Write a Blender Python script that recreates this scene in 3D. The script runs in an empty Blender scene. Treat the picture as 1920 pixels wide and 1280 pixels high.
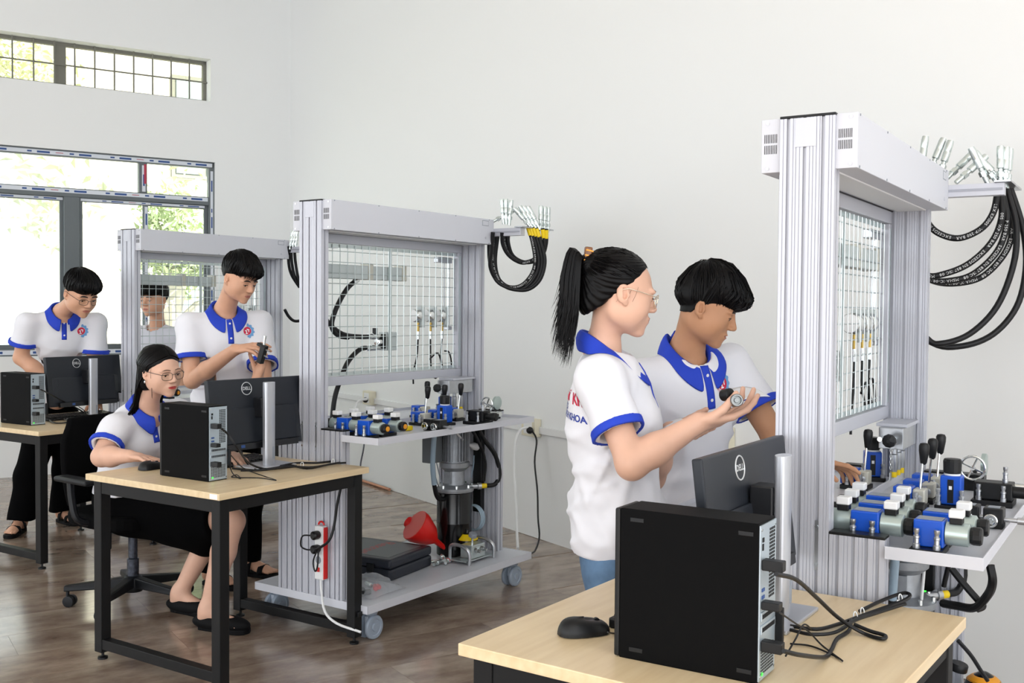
import bpy, bmesh, math, random
import numpy as np
from mathutils import Vector, Matrix, Euler
from mathutils.bvhtree import BVHTree

SC = bpy.context.scene
COL = SC.collection
random.seed(7)
PI = math.pi

# ------------------------------------------------------------------ camera, sky, sun, lights, exposure
FPX, PITCH, ROLL, CAMZ = 1970.9, math.radians(1.734), math.radians(-0.451), 1.4193
cam_d = bpy.data.cameras.new('camera')
cam_d.sensor_width = 36.0
cam_d.lens = FPX / 1920 * 36.0
cam_d.clip_start = 0.05
cam = bpy.data.objects.new('camera', cam_d)
COL.objects.link(cam)
cam.matrix_world = (Matrix.Translation((0, 0, CAMZ)) @ Matrix.Rotation(PI / 2 - PITCH, 4, 'X') @ Matrix.Rotation(-ROLL, 4, 'Z'))
SC.camera = cam

world = bpy.data.worlds.new('sky')
SC.world = world
world.use_nodes = True
bg = world.node_tree.nodes['Background']
bg.inputs[0].default_value = (0.92, 0.96, 1.0, 1)
bg.inputs[1].default_value = 2.5

def light(name, kind, loc, target, energy, color, size=None, size_y=None, angle=None):
    d = bpy.data.lights.new(name, kind)
    d.energy = energy
    d.color = color
    if kind == 'AREA':
        d.shape = 'RECTANGLE'; d.size = size; d.size_y = size_y
    if kind == 'SUN':
        d.angle = angle
    o = bpy.data.objects.new(name, d)
    COL.objects.link(o)
    o.location = loc
    o.rotation_euler = (Vector(target) - Vector(loc)).to_track_quat('-Z', 'Y').to_euler()
    return o
light('sun', 'SUN', (6, 2, 12), (-8, 9, 0), 13.0, (1.0, 0.95, 0.85), angle=0.02)

SC.view_settings.view_transform = 'Standard'
SC.view_settings.look = 'None'
SC.view_settings.gamma = 1
SC.view_settings.use_curve_mapping = False
SC.view_settings.exposure = 0.45
SC.cycles.adaptive_threshold = 0.03
SC.cycles.max_bounces = 5
SC.cycles.diffuse_bounces = 3
SC.cycles.glossy_bounces = 2
SC.cycles.caustics_reflective = False
SC.cycles.caustics_refractive = False

# ------------------------------------------------------------------ unprojection helpers (pixel of the photo + distance -> point in the room)
def at(px, py, d):
    X, Y = px - 960, py - 640
    cr, sr = math.cos(ROLL), math.sin(ROLL)
    x, u = (X * cr + Y * sr) / FPX * d, -(-X * sr + Y * cr) / FPX * d
    c, s = math.cos(PITCH), math.sin(PITCH)
    return Vector((x, d * c + u * s, CAMZ - d * s + u * c))
def at_z(px, py, z):
    r = at(px, py, 1.0) - Vector((0, 0, CAMZ))
    t = (z - CAMZ) / r.z
    return Vector((0, 0, CAMZ)) + r * t

# ------------------------------------------------------------------ materials
def lin(h):
    if isinstance(h, str):
        h = h.lstrip('#')
        h = tuple(int(h[i:i + 2], 16) / 255 for i in (0, 2, 4))
        return tuple((c / 12.92 if c <= 0.04045 else ((c + 0.055) / 1.055) ** 2.4) for c in h) + (1,)
    return tuple(h) + (1,)
MATS = {}
def mat(name, color, rough=0.5, metal=0.0, noise=0.0, nscale=20.0, bump=0.0, bscale=200.0, spec=0.5, emis=None, estr=0.0, sss=0.0, coat=0.0, stretch=(1, 1, 1), sheen=0.0):
    if name in MATS:
        return MATS[name]
    m = bpy.data.materials.new(name)
    m.use_nodes = True
    nt = m.node_tree
    b = nt.nodes['Principled BSDF']
    c = lin(color)
    b.inputs['Base Color'].default_value = c
    b.inputs['Roughness'].default_value = rough
    b.inputs['Metallic'].default_value = metal
    b.inputs['Specular IOR Level'].default_value = spec
    b.inputs['Coat Weight'].default_value = coat
    b.inputs['Sheen Weight'].default_value = sheen
    if sss:
        b.inputs['Subsurface Weight'].default_value = sss
        b.inputs['Subsurface Radius'].default_value = (0.012, 0.005, 0.003)
        b.inputs['Subsurface Scale'].default_value = 0.6
    if emis:
        b.inputs['Emission Color'].default_value = lin(emis)
        b.inputs['Emission Strength'].default_value = estr
    tc = nt.nodes.new('ShaderNodeTexCoord')
    mp = nt.nodes.new('ShaderNodeMapping')
    mp.inputs['Scale'].default_value = stretch
    nt.links.new(tc.outputs['Object'], mp.inputs[0])
    if noise:
        n = nt.nodes.new('ShaderNodeTexNoise'); n.inputs['Scale'].default_value = nscale; n.inputs['Detail'].default_value = 5
        nt.links.new(mp.outputs[0], n.inputs['Vector'])
        r = nt.nodes.new('ShaderNodeMapRange')
        r.inputs[1].default_value = 0.3; r.inputs[2].default_value = 0.7
        r.inputs[3].default_value = 1 - noise; r.inputs[4].default_value = 1 + noise
        nt.links.new(n.outputs[0], r.inputs[0])
        mx = nt.nodes.new('ShaderNodeMix'); mx.data_type = 'RGBA'; mx.blend_type = 'MULTIPLY'; mx.inputs[0].default_value = 1
        mx.inputs[6].default_value = c
        nt.links.new(r.outputs[0], mx.inputs[7])
        nt.links.new(mx.outputs[2], b.inputs['Base Color'])
    if bump:
        n2 = nt.nodes.new('ShaderNodeTexNoise'); n2.inputs['Scale'].default_value = bscale; n2.inputs['Detail'].default_value = 3
        nt.links.new(mp.outputs[0], n2.inputs['Vector'])
        bp = nt.nodes.new('ShaderNodeBump'); bp.inputs['Strength'].default_value = bump; bp.inputs['Distance'].default_value = 0.002
        nt.links.new(n2.outputs[0], bp.inputs['Height'])
        nt.links.new(bp.outputs[0], b.inputs['Normal'])
    MATS[name] = m
    return m

M_WALL = mat('white_wall_paint', '#eff0ef', 0.85)
M_CEIL = mat('white_ceiling_paint', '#efefec', 0.9)
M_BLK = mat('black_powder_coat', '#0c0c0d', 0.5, spec=0.3)
M_BLKP = mat('black_plastic', '#101113', 0.42, spec=0.35)
M_BLKM = mat('matt_black_metal', '#0f1012', 0.42, spec=0.35)
M_RUB = mat('black_rubber_hose', '#0f1013', 0.45, spec=0.35)
M_ALU = mat('anodised_aluminium', '#c6c8d1', 0.42, 0.25)
M_ALUD = mat('shadowed_slot_aluminium', '#a5a8b2', 0.5, 0.3)
M_WHT = mat('light_grey_powder_coat', '#d0d2da', 0.45)
M_SHEET = mat('grey_sheet_metal', '#cfd2da', 0.4, 0.15, noise=0.03, nscale=5)
M_GALV = mat('zinc_plated_steel', '#ccd6d6', 0.3, 0.75)
M_CHR = mat('chromed_steel', '#d9dddd', 0.16, 0.95)
M_STEEL = mat('brushed_steel', '#b9bcc0', 0.3, 0.85, noise=0.06, nscale=40)
M_CAST = mat('cast_aluminium', '#9fa3a8', 0.45, 0.6, noise=0.08, nscale=50, bump=0.1)
M_BLUE = mat('blue_valve_paint', '#0f52c4', 0.35, noise=0.04, nscale=30)
M_YEL = mat('yellow_plastic', '#f0cf12', 0.4)
M_RED = mat('red_plastic', '#e0201c', 0.35)
M_WPL = mat('white_plastic', '#eceded', 0.4)
M_CREAM = mat('cream_plastic', '#e9e3cc', 0.45)
M_GRYP = mat('grey_plastic', '#8f96a0', 0.45)
M_CLEARB = mat('blue_grey_tube', '#9db2c2', 0.25, spec=0.6)
M_ORG = mat('orange_plastic', '#e79a1f', 0.4)

# ------------------------------------------------------------------ mesh builder
class MB:
    def __init__(s):
        s.v = []; s.f = []; s.smooth = set()
    def add(s, vs, fs, smooth=False):
        b = len(s.v)
        s.v += [tuple(x) for x in vs]
        for f in fs:
            if smooth: s.smooth.add(len(s.f))
            s.f.append(tuple(b + i for i in f))
        return s
    def box(s, c, d, rot=None):
        hx, hy, hz = d[0] / 2, d[1] / 2, d[2] / 2
        vs = [Vector((x * hx, y * hy, z * hz)) for x in (-1, 1) for y in (-1, 1) for z in (-1, 1)]
        if rot is not None:
            vs = [rot @ v for v in vs]
        c = Vector(c)
        return s.add([v + c for v in vs], [(0, 1, 3, 2), (4, 6, 7, 5), (0, 4, 5, 1), (2, 3, 7, 6), (0, 2, 6, 4), (1, 5, 7, 3)])
    def bx(s, x0, x1, y0, y1, z0, z1):
        return s.box(((x0 + x1) / 2, (y0 + y1) / 2, (z0 + z1) / 2), (x1 - x0, y1 - y0, z1 - z0))
    def prism(s, poly, a, b, axis='z'):
        # poly: 2D loop CCW; extruded along axis from a to b
        n = len(poly)
        def P(q, t):
            return {'z': (q[0], q[1], t), 'x': (t, q[0], q[1]), 'y': (q[1], t, q[0])}[axis]
        vs = [P(q, a) for q in poly] + [P(q, b) for q in poly]
        fs = [tuple(range(n - 1, -1, -1)), tuple(range(n, 2 * n))] + [(i, (i + 1) % n, n + (i + 1) % n, n + i) for i in range(n)]
        return s.add(vs, fs)
    def cyl(s, p0, p1, r0, r1=None, n=16, smooth=True, caps=True):
        r1 = r0 if r1 is None else r1
        return s.tube([p0, p1], [r0, r1], n, smooth, caps)
    def tube(s, pts, r, n=8, smooth=True, caps=True, closed=False):
        pts = [Vector(q) for q in pts]
        m = len(pts)
        rs = r if isinstance(r, (list, tuple)) else [r] * m
        vs = []
        up = None
        for i, q in enumerate(pts):
            if closed:
                t = pts[(i + 1) % m] - pts[i - 1]
            else:
                t = pts[min(i + 1, m - 1)] - pts[max(i - 1, 0)]
            if t.length < 1e-9: t = Vector((0, 0, 1))
            t.normalize()
            if up is None:
                up = Vector((0, 0, 1)) if abs(t.z) < 0.9 else Vector((1, 0, 0))
            a = up - t * up.dot(t)
            if a.length < 1e-6: a = t.orthogonal()
            a.normalize(); up = a
            b = t.cross(a)
            for k in range(n):
                w = 2 * PI * k / n
                vs.append(q + (a * math.cos(w) + b * math.sin(w)) * rs[i])
        fs = []
        for i in range(m if closed else m - 1):
            j = (i + 1) % m
            for k in range(n):
                l = (k + 1) % n
                fs.append((i * n + k, i * n + l, j * n + l, j * n + k))
        b0 = len(s.f)
        s.add(vs, fs, smooth)
        if caps and not closed:
            base = len(s.v) - len(vs)
            s.f.append(tuple(base + k for k in range(n - 1, -1, -1)))
            s.f.append(tuple(base + (m - 1) * n + k for k in range(n)))
        return s
    def lathe(s, prof, o=(0, 0, 0), axis=(0, 0, 1), n=20, smooth=True):
        # prof: (radius, height along axis)
        ax = Vector(axis).normalized(); o = Vector(o)
        a = ax.orthogonal().normalized(); b = ax.cross(a)
        vs = []
        for r, h in prof:
            for k in range(n):
                w = 2 * PI * k / n
                vs.append(o + ax * h + (a * math.cos(w) + b * math.sin(w)) * max(r, 1e-5))
        fs = []
        for i in range(len(prof) - 1):
            for k in range(n):
                l = (k + 1) % n
                fs.append((i * n + k, i * n + l, (i + 1) * n + l, (i + 1) * n + k))
        s.add(vs, fs, smooth)
        base = len(s.v) - len(vs)
        s.f.append(tuple(base + k for k in range(n - 1, -1, -1)))
        s.f.append(tuple(base + (len(prof) - 1) * n + k for k in range(n)))
        return s
    def ball(s, c, r, n=12, m=8, rot=None):
        rr = r if isinstance(r, (tuple, list)) else (r, r, r)
        vs = []; c = Vector(c)
        for i in range(1, m):
            t = PI * i / m
            for k in range(n):
                w = 2 * PI * k / n
                q = Vector((rr[0] * math.sin(t) * math.cos(w), rr[1] * math.sin(t) * math.sin(w), rr[2] * math.cos(t)))
                vs.append(c + (rot @ q if rot is not None else q))
        e = [Vector((0, 0, rr[2])), Vector((0, 0, -rr[2]))]
        vs += [c + (rot @ q if rot is not None else q) for q in e]
        fs = []
        for i in range(m - 2):
            for k in range(n):
                l = (k + 1) % n
                fs.append((i * n + k, (i + 1) * n + k, (i + 1) * n + l, i * n + l))
        T, B = (m - 1) * n, (m - 1) * n + 1
        for k in range(n):
            l = (k + 1) % n
            fs.append((T, k, l)); fs.append((B, (m - 2) * n + l, (m - 2) * n + k))
        return s.add(vs, fs, True)
    def mesh(s, name):
        me = bpy.data.meshes.new(name)
        me.from_pydata(s.v, [], s.f)
        if s.smooth:
            sm = np.zeros(len(s.f), bool); sm[list(s.smooth)] = True
            me.polygons.foreach_set('use_smooth', sm)
            me.set_sharp_from_angle(angle=math.radians(38))
        return me
    def build(s, name, m, parent=None, bev=0.0, seg=2, mat4=None):
        return link(name, s.mesh(name), m, parent, bev, seg, mat4)

def link(name, me, m, parent=None, bev=0.0, seg=2, mat4=None):
    if m is not None and not me.materials:
        me.materials.append(m)
    o = bpy.data.objects.new(name, me)
    COL.objects.link(o)
    if parent is not None:
        o.parent = parent
    if mat4 is not None:
        o.matrix_basis = mat4
    if bev:
        b = o.modifiers.new('bevel', 'BEVEL'); b.width = bev; b.segments = seg; b.limit_method = 'ANGLE'; b.angle_limit = math.radians(40)
        b.harden_normals = False
    return o
def tag(o, label=None, cat=None, group=None, kind=None):
    if label: o['label'] = label
    if cat: o['category'] = cat
    if group: o['group'] = group
    if kind: o['kind'] = kind
    return o
def thing(name, label, cat, mat4=None, group=None):
    o = bpy.data.objects.new(name, None)
    COL.objects.link(o)
    o.empty_display_size = 0.05
    if mat4 is not None: o.matrix_basis = mat4
    return tag(o, label, cat, group)
def dup(o, parent=None, mat4=None, label=None):
    c = o.copy()
    COL.objects.link(c)
    c.parent = parent
    if mat4 is not None: c.matrix_basis = mat4
    if label: c['label'] = label
    for ch in o.children:
        dup(ch, c)
    return c
def frame(x, y, z=0.0, yaw=0.0):
    return Matrix.Translation((x, y, z)) @ Matrix.Rotation(yaw, 4, 'Z')
def T(x, y, z, yaw=0.0): return frame(x, y, z, yaw)
def bez(pts, n=24):
    # Catmull-Rom through points
    P = [Vector(q) for q in pts]
    P = [P[0] * 2 - P[1]] + P + [P[-1] * 2 - P[-2]]
    out = []
    segs = len(P) - 3
    per = max(2, n // segs)
    for i in range(segs):
        a, b, c, d = P[i:i + 4]
        for k in range(per):
            t = k / per
            out.append(0.5 * ((2 * b) + (c - a) * t + (2 * a - 5 * b + 4 * c - d) * t * t + (3 * b - a - 3 * c + d) * t ** 3))
    out.append(P[-2])
    return out
PRE = {}
def _pre(body, bold):
    cu = bpy.data.curves.new('lettering', 'FONT')
    cu.body = body; cu.size = 1.0; cu.align_x = 'CENTER'; cu.align_y = 'CENTER'; cu.offset = bold
    cu.resolution_u = 3
    o = bpy.data.objects.new('lettering', cu)
    COL.objects.link(o)
    me = bpy.data.meshes.new_from_object(o.evaluated_get(bpy.context.evaluated_depsgraph_get()))
    PRE[(body, bold)] = ([tuple(v.co) for v in me.vertices], [tuple(p.vertices) for p in me.polygons])
    bpy.data.meshes.remove(me); bpy.data.objects.remove(o); bpy.data.curves.remove(cu)
HOSE_TEXT = 'HANSA-FLEX KP100S   WP 250 BAR   EXCEEDS EN 857 1SC 08   MSHA IC-08/24   3Q22   '
BADGE_TEXT = 'KHOA C\u01a0 KH\u00cd'
for _b, _o in [('DELL', .035), (BADGE_TEXT, .018), ('TR\u01af\u1edcNG', .015), ('\u0110\u1ea0I H\u1eccC B\u00c1CH KHOA', .022), ('Rexroth', .014)] + [(c, 0.0) for c in sorted(set(HOSE_TEXT)) if c != ' '] + [(c, .02) for c in sorted(set(BADGE_TEXT)) if c != ' ']:
    _pre(_b, _o)
def text_mesh(name, body, size, bold=0.0):
    vs, fs = PRE[(body, bold)]
    me = bpy.data.meshes.new(name)
    me.from_pydata([(x * size, y * size, 0.0) for x, y, z in vs], [], fs)
    return me

# ------------------------------------------------------------------ the room
CORNER = Vector((-2.111, 9.986, 0))
WA = math.radians(-56.85)
DR = Vector((math.cos(WA), math.sin(WA), 0))           # along the right wall, towards the camera's right
DL = Vector((math.sin(WA), -math.cos(WA), 0))          # along the window wall, towards the camera's left
HC = 4.6
# window wall: t along DL from the corner, o outwards, z up
LWx = lambda t, out, z: CORNER + DL * t - DR * out + Vector((0, 0, z))
def wbox(mb, t0, t1, o0, o1, z0, z1):
    vs = [LWx(t, o, z) for t in (t0, t1) for o in (o0, o1) for z in (z0, z1)]
    fs = [(0, 1, 3, 2), (4, 6, 7, 5), (0, 4, 5, 1), (2, 3, 7, 6), (0, 2, 6, 4), (1, 5, 7, 3)]
    n = (vs[4] - vs[0]).cross(vs[2] - vs[0]).dot(vs[1] - vs[0])
    if n < 0: fs = [tuple(reversed(f)) for f in fs]
    mb.add(vs, fs)
    return mb
def struct(o):
    o['kind'] = 'structure'
    return o
U_T0, U_T1, U_Z0, U_Z1 = 0.755, 6.6, 3.28, 3.66     # upper window opening
L_T0, L_T1, L_Z0, L_Z1 = 0.715, 6.4, 1.0, 2.735      # lower window opening
TH = 0.22
wl = MB()
LEN_L = 13.0
wbox(wl, -TH, LEN_L, 0, TH, 0, L_Z0)
wbox(wl, -TH, L_T0, 0, TH, L_Z0, L_Z1); wbox(wl, L_T1, LEN_L, 0, TH, L_Z0, L_Z1)
wbox(wl, -TH, LEN_L, 0, TH, L_Z1, U_Z0)
wbox(wl, -TH, U_T0, 0, TH, U_Z0, U_Z1); wbox(wl, U_T1, LEN_L, 0, TH, U_Z0, U_Z1)
wbox(wl, -TH, LEN_L, 0, TH, U_Z1, HC)
struct(wl.build('wall_left', M_WALL))
def rbox(mb, t0, t1, o0, o1, z0, z1):
    R = lambda t, o, z: CORNER + DR * t - DL * o + Vector((0, 0, z))
    vs = [R(t, o, z) for t in (t0, t1) for o in (o0, o1) for z in (z0, z1)]
    fs = [(0, 1, 3, 2), (4, 6, 7, 5), (0, 4, 5, 1), (2, 3, 7, 6), (0, 2, 6, 4), (1, 5, 7, 3)]
    n = (vs[4] - vs[0]).cross(vs[2] - vs[0]).dot(vs[1] - vs[0])
    if n < 0: fs = [tuple(reversed(f)) for f in fs]
    mb.add(vs, fs)
    return mb
RWx = lambda t, o, z: CORNER + DR * t - DL * o + Vector((0, 0, z))
LEN_R = 14.0
struct(rbox(MB(), 0, LEN_R, 0, TH, 0, HC).build('wall_right', M_WALL))
# far ends of the hall behind the photographer: ceiling over the whole room
ce = MB()
vs = [CORNER - DL * TH - DR * TH, CORNER + DR * LEN_R - DL * TH, CORNER + DR * LEN_R + DL * LEN_L, CORNER + DL * LEN_L - DR * TH]
ce.add([v + Vector((0, 0, HC)) for v in vs] + [v + Vector((0, 0, HC + 0.15)) for v in vs], [(0, 1, 2, 3), (7, 6, 5, 4), (0, 4, 5, 1), (1, 5, 6, 2), (2, 6, 7, 3), (3, 7, 4, 0)])
struct(ce.build('ceiling', M_CEIL))

# floor: vinyl wood-look planks over a screed
def floor_mat(name, seed_obj=True):
    m = bpy.data.materials.new(name); m.use_nodes = True
    nt = m.node_tree; b = nt.nodes['Principled BSDF']
    tc = nt.nodes.new('ShaderNodeTexCoord'); mp = nt.nodes.new('ShaderNodeMapping')
    mp.inputs['Rotation'].default_value = (0, 0, -math.atan2(DL.y, DL.x))
    geo = nt.nodes.new('ShaderNodeNewGeometry')
    nt.links.new(geo.outputs['Position'], mp.inputs[0])
    oi = nt.nodes.new('ShaderNodeObjectInfo')
    ad = nt.nodes.new('ShaderNodeVectorMath'); ad.operation = 'ADD'
    sc_ = nt.nodes.new('ShaderNodeVectorMath'); sc_.operation = 'MULTIPLY'; sc_.inputs[1].default_value = (1.4, 2.8, 1.0)
    cx = nt.nodes.new('ShaderNodeCombineXYZ')
    ml = nt.nodes.new('ShaderNodeMath'); ml.operation = 'MULTIPLY'; ml.inputs[1].default_value = 7.0
    nt.links.new(oi.outputs['Random'], ml.inputs[0]); nt.links.new(ml.outputs[0], cx.inputs[0]); nt.links.new(ml.outputs[0], cx.inputs[2])
    nt.links.new(mp.outputs[0], sc_.inputs[0]); nt.links.new(sc_.outputs[0], ad.inputs[0]); nt.links.new(cx.outputs[0], ad.inputs[1])
    n1 = nt.nodes.new('ShaderNodeTexNoise'); n1.inputs['Scale'].default_value = 2.2; n1.inputs['Detail'].default_value = 5; n1.inputs['Roughness'].default_value = 0.65
    nt.links.new(ad.outputs[0], n1.inputs['Vector'])
    r = nt.nodes.new('ShaderNodeValToRGB')
    e = r.color_ramp.elements
    e[0].position = 0.30; e[0].color = lin('#705c51')
    e[1].position = 0.72; e[1].color = lin('#b3a494')
    e2 = r.color_ramp.elements.new(0.5); e2.color = lin('#948273')
    nt.links.new(n1.outputs[0], r.inputs[0])
    hv = nt.nodes.new('ShaderNodeMapRange'); hv.inputs[3].default_value = 0.88; hv.inputs[4].default_value = 1.1
    nt.links.new(oi.outputs['Random'], hv.inputs[0])
    mx = nt.nodes.new('ShaderNodeMix'); mx.data_type = 'RGBA'; mx.blend_type = 'MULTIPLY'; mx.inputs[0].default_value = 1
    nt.links.new(r.outputs[0], mx.inputs[6]); nt.links.new(hv.outputs[0], mx.inputs[7])
    nt.links.new(mx.outputs[2], b.inputs['Base Color'])
    b.inputs['Roughness'].default_value = 0.17
    b.inputs['Specular IOR Level'].default_value = 0.8
    return m
M_FLOOR = floor_mat('wood_look_vinyl')
fl = MB()
fl.add([v + Vector((0, 0, -0.0022)) for v in vs] + [v + Vector((0, 0, -0.12)) for v in vs], [(3, 2, 1, 0), (4, 5, 6, 7), (0, 1, 5, 4), (1, 2, 6, 5), (2, 3, 7, 6), (3, 0, 4, 7)])
floor = struct(fl.build('floor', M_FLOOR))
PW, PL = 0.305, 1.22
pm = MB().box((0, 0, -0.0015), (PL - 0.0012, PW - 0.0012, 0.003)).mesh('plank')
pm.materials.append(M_FLOOR)
yawp = math.atan2(DL.y, DL.x)
cand = []
for r in range(0, 44):
    for c in range(-1, 11):
        t = (c + 0.5 + (0.5 if r % 2 else 0.0) * 1.0) * PL
        s_ = (r + 0.5) * PW
        q = CORNER + DL * t + DR * s_
        if t - PL / 2 < 0: 
            continue
        d = q.y
        if d < 0.8: continue
        px = 960 + q.x / d * FPX
        py = 580 + CAMZ / d * FPX
        if -420 < px < 2050 and py < 1500 and not (px > 1180 and py > 1050):
            cand.append((d, q))
cand.sort(key=lambda a: a[0])
for d, q in cand[:290]:
    link('plank', pm, None, floor, mat4=frame(q.x, q.y, 0, yawp))

# trunking along the right wall, skirting remnants
tr = rbox(MB(), 0.3, 4.05, -0.02, 0.0, 0.655, 0.70)
struct(tr.build('trim_1', M_WPL, bev=0.003))
tr = rbox(MB(), 4.2, 13.0, -0.02, 0.0, 0.655, 0.70)
struct(tr.build('trim_2', M_WPL, bev=0.003))
M_COPPER = mat('copper_pipe', '#c98f72', 0.4, 0.5)
cp = MB().cyl(RWx(0.75, -0.03, 0.012), RWx(2.18, -0.03, 0.012), 0.012, n=10).build('copper_pipe', M_COPPER)
tag(cp, 'thin pinkish pipe lying on the floor along the wall', 'pipe')

# ---- windows
M_WFR = mat('dark_grey_window_frame', '#62696c', 0.45)
M_WFRL = mat('grey_upper_frame', '#77766c', 0.55)
M_TAPE = mat('white_protective_tape', '#d9dee6', 0.5)
M_TAPEB = mat('blue_print', '#2c4f8c', 0.5)
M_TAPER = mat('red_print', '#b4324a', 0.5)
def glass_mat(name, tint, alpha):
    m = bpy.data.materials.new(name); m.use_nodes = True
    nt = m.node_tree; nt.nodes.clear()
    o = nt.nodes.new('ShaderNodeOutputMaterial'); mx = nt.nodes.new('ShaderNodeMixShader')
    tr = nt.nodes.new('ShaderNodeBsdfTransparent'); tr.inputs[0].default_value = lin(tint)
    gl = nt.nodes.new('ShaderNodeBsdfGlossy'); gl.inputs['Roughness'].default_value = 0.02
    mx.inputs[0].default_value = alpha
    nt.links.new(tr.outputs[0], mx.inputs[1]); nt.links.new(gl.outputs[0], mx.inputs[2]); nt.links.new(mx.outputs[0], o.inputs[0])
    return m
M_GLASS = glass_mat('window_glass', '#f4f8f6', 0.05)
w1 = struct(thing('window_1', None, None))
# lower window
o0, o1 = 0.025, 0.085
def fr(name, t0, t1, z0, z1, a=o0, b=o1, m=M_WFR, par=w1, bev=0.003):
    return wbox(MB(), t0, t1, a, b, z0, z1).build(name, m, par, bev=bev)
fr('frame_rail', L_T0, L_T1, L_Z1 - 0.055, L_Z1)
fr('frame_rail', L_T0, L_T1, L_Z0, L_Z0 + 0.06)
fr('frame_jamb', L_T0, L_T0 + 0.05, L_Z0, L_Z1)
fr('frame_jamb', L_T1 - 0.05, L_T1, L_Z0, L_Z1)
fr('transom', L_T0 + 0.05, L_T1 - 0.05, 2.345, 2.42)
for t in (1.345, 2.62, 3.9, 5.1):
    fr('mullion', t - 0.035, t + 0.035, 2.42, L_Z1 - 0.055)
for t, w in ((1.935, 0.062), (3.2, 0.062), (4.5, 0.062)):
    fr('mullion', t - w, t + w, L_Z0 + 0.06, 2.345, 0.02, 0.08)
for k, (a, b) in enumerate(((0.765, 1.34), (1.3, 1.88), (1.99, 3.14), (3.26, 4.44), (4.56, 6.35))):
    oo = 0.04 if k % 2 else 0.06
    sm = MB()
    for (x0, x1, z0, z1) in ((a, a + 0.035, 1.06, 2.345), (b - 0.035, b, 1.06, 2.345), (a + 0.035, b - 0.035, 1.06, 1.095), (a + 0.035, b - 0.035, 2.31, 2.345)):
        wbox(sm, x0, x1, oo, oo + 0.022, z0, z1)
    sash = sm.build('sash', M_WFR, w1, bev=0.002)
    wbox(MB(), a + 0.035, b - 0.035, oo + 0.008, oo + 0.014, 1.095, 2.31).build('pane', M_GLASS, sash)
for a, b in ((0.765, 1.31), (1.38, 2.585), (2.655, 3.865), (3.935, 5.065), (5.135, 6.35)):
    wbox(MB(), a, b, 0.05, 0.056, 2.42, L_Z1 - 0.055).build('pane', M_GLASS, w1)
# protective tape with printed blocks on the frame
def tape(t0, t1, z0, z1, par, a=0.0, seed=0):
    tp = wbox(MB(), t0, t1, a - 0.0008, a, z0, z1).build('protective_tape', M_TAPE, w1)
    rnd = random.Random(seed)
    horiz = (t1 - t0) > (z1 - z0)
    L = (t1 - t0) if horiz else (z1 - z0)
    s_ = 0.05
    k = 0
    mbb, mbr = MB(), MB()
    while s_ < L - 0.14:
        if k % 2 == 0:
            seg = (s_, s_ + 0.1, 0.22, 0.72)
        else:
            seg = (s_, s_ + 0.035, 0.3, 0.7)
        if horiz:
            H_ = z1 - z0
            wbox(mbb, t0 + seg[0], t0 + seg[1], a - 0.0014, a - 0.0008, z0 + H_ * seg[2], z0 + H_ * seg[3])
        else:
            H_ = t1 - t0
            wbox(mbb, t0 + H_ * seg[2], t0 + H_ * seg[3], a - 0.0014, a - 0.0008, z0 + seg[0], z0 + seg[1])
        if k % 4 == 3:
            if horiz: wbox(mbr, t0 + seg[1] + 0.05, t0 + seg[1] + 0.11, a - 0.0014, a - 0.0008, z0 + H_ * .45, z0 + H_ * .6)
        s_ += 0.14 if k % 2 == 0 else 0.19
        k += 1
    if mbb.f: mbb.build('blue_print', M_TAPEB, tp)
    if mbr.f: mbr.build('red_print', M_TAPER, tp)
tape(L_T0 + 0.02, L_T1 - 0.1, L_Z1 - 0.045, L_Z1 - 0.012, w1, o0, 1)
tape(L_T0 + 0.06, L_T1 - 0.1, 2.378, 2.412, w1, o0, 2)
tape(L_T0 + 0.06, L_T1 - 0.1, L_Z0 + 0.012, L_Z0 + 0.05, w1, o0, 3)
tape(0.80, 1.86, 2.318, 2.338, w1, 0.04, 4)
tape(2.0, 3.1, 2.318, 2.340, w1, 0.06, 4)
tape(L_T0 + 0.012, L_T0 + 0.036, L_Z0 + .1, L_Z1 - 0.08, w1, o0, 5)
tape(1.325, 1.355, 2.43, 2.66, w1, o0, 6)
tape(1.303, 1.33, 1.1, 2.3, w1, 0.04, 7)
wbox(MB(), 1.318, 1.338, o0 - 0.002, o0, 2.5, 2.67).build('red_tape', M_TAPER, w1)
# upper window with welded bars
w2 = struct(thing('window_2', None, None))
uo = 0.13
def fu(name, t0, t1, z0, z1, a=uo, b=uo + 0.05):
    return wbox(MB(), t0, t1, a, b, z0, z1).build(name, M_WFRL, w2, bev=0.002)
fu('frame_rail', U_T0, U_T1, U_Z1 - 0.03, U_Z1); fu('frame_rail', U_T0, U_T1, U_Z0, U_Z0 + 0.03)
fu('frame_jamb', U_T0, U_T0 + 0.03, U_Z0, U_Z1); fu('frame_jamb', U_T1 - 0.03, U_T1, U_Z0, U_Z1)
for t in (2.0, 3.25, 4.5):
    fu('mullion', t - 0.045, t + 0.045, U_Z0 + 0.03, U_Z1 - 0.03)
M_GLASS2 = glass_mat('dusty_window_glass', '#e6e8e2', 0.06)
for a, b in ((0.785, 1.955), (2.045, 3.205), (3.295, 4.455), (4.545, 6.57)):
    wbox(MB(), a, b, uo + 0.02, uo + 0.026, U_Z0 + 0.03, U_Z1 - 0.03).build('pane', M_GLASS2, w2)
bar = 0.006
t = U_T0 + 0.165
while t < U_T1 - 0.05:
    wbox(MB(), t - bar, t + bar, 0.09, 0.102, U_Z0 + 0.005, U_Z1 - 0.005).build('security_bar', M_WFRL, w2)
    t += 0.162
for z in (U_Z0 + 0.185,):
    wbox(MB(), U_T0, U_T1, 0.102, 0.112, z - bar, z + bar).build('security_bar', M_WFRL, w2)

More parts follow.
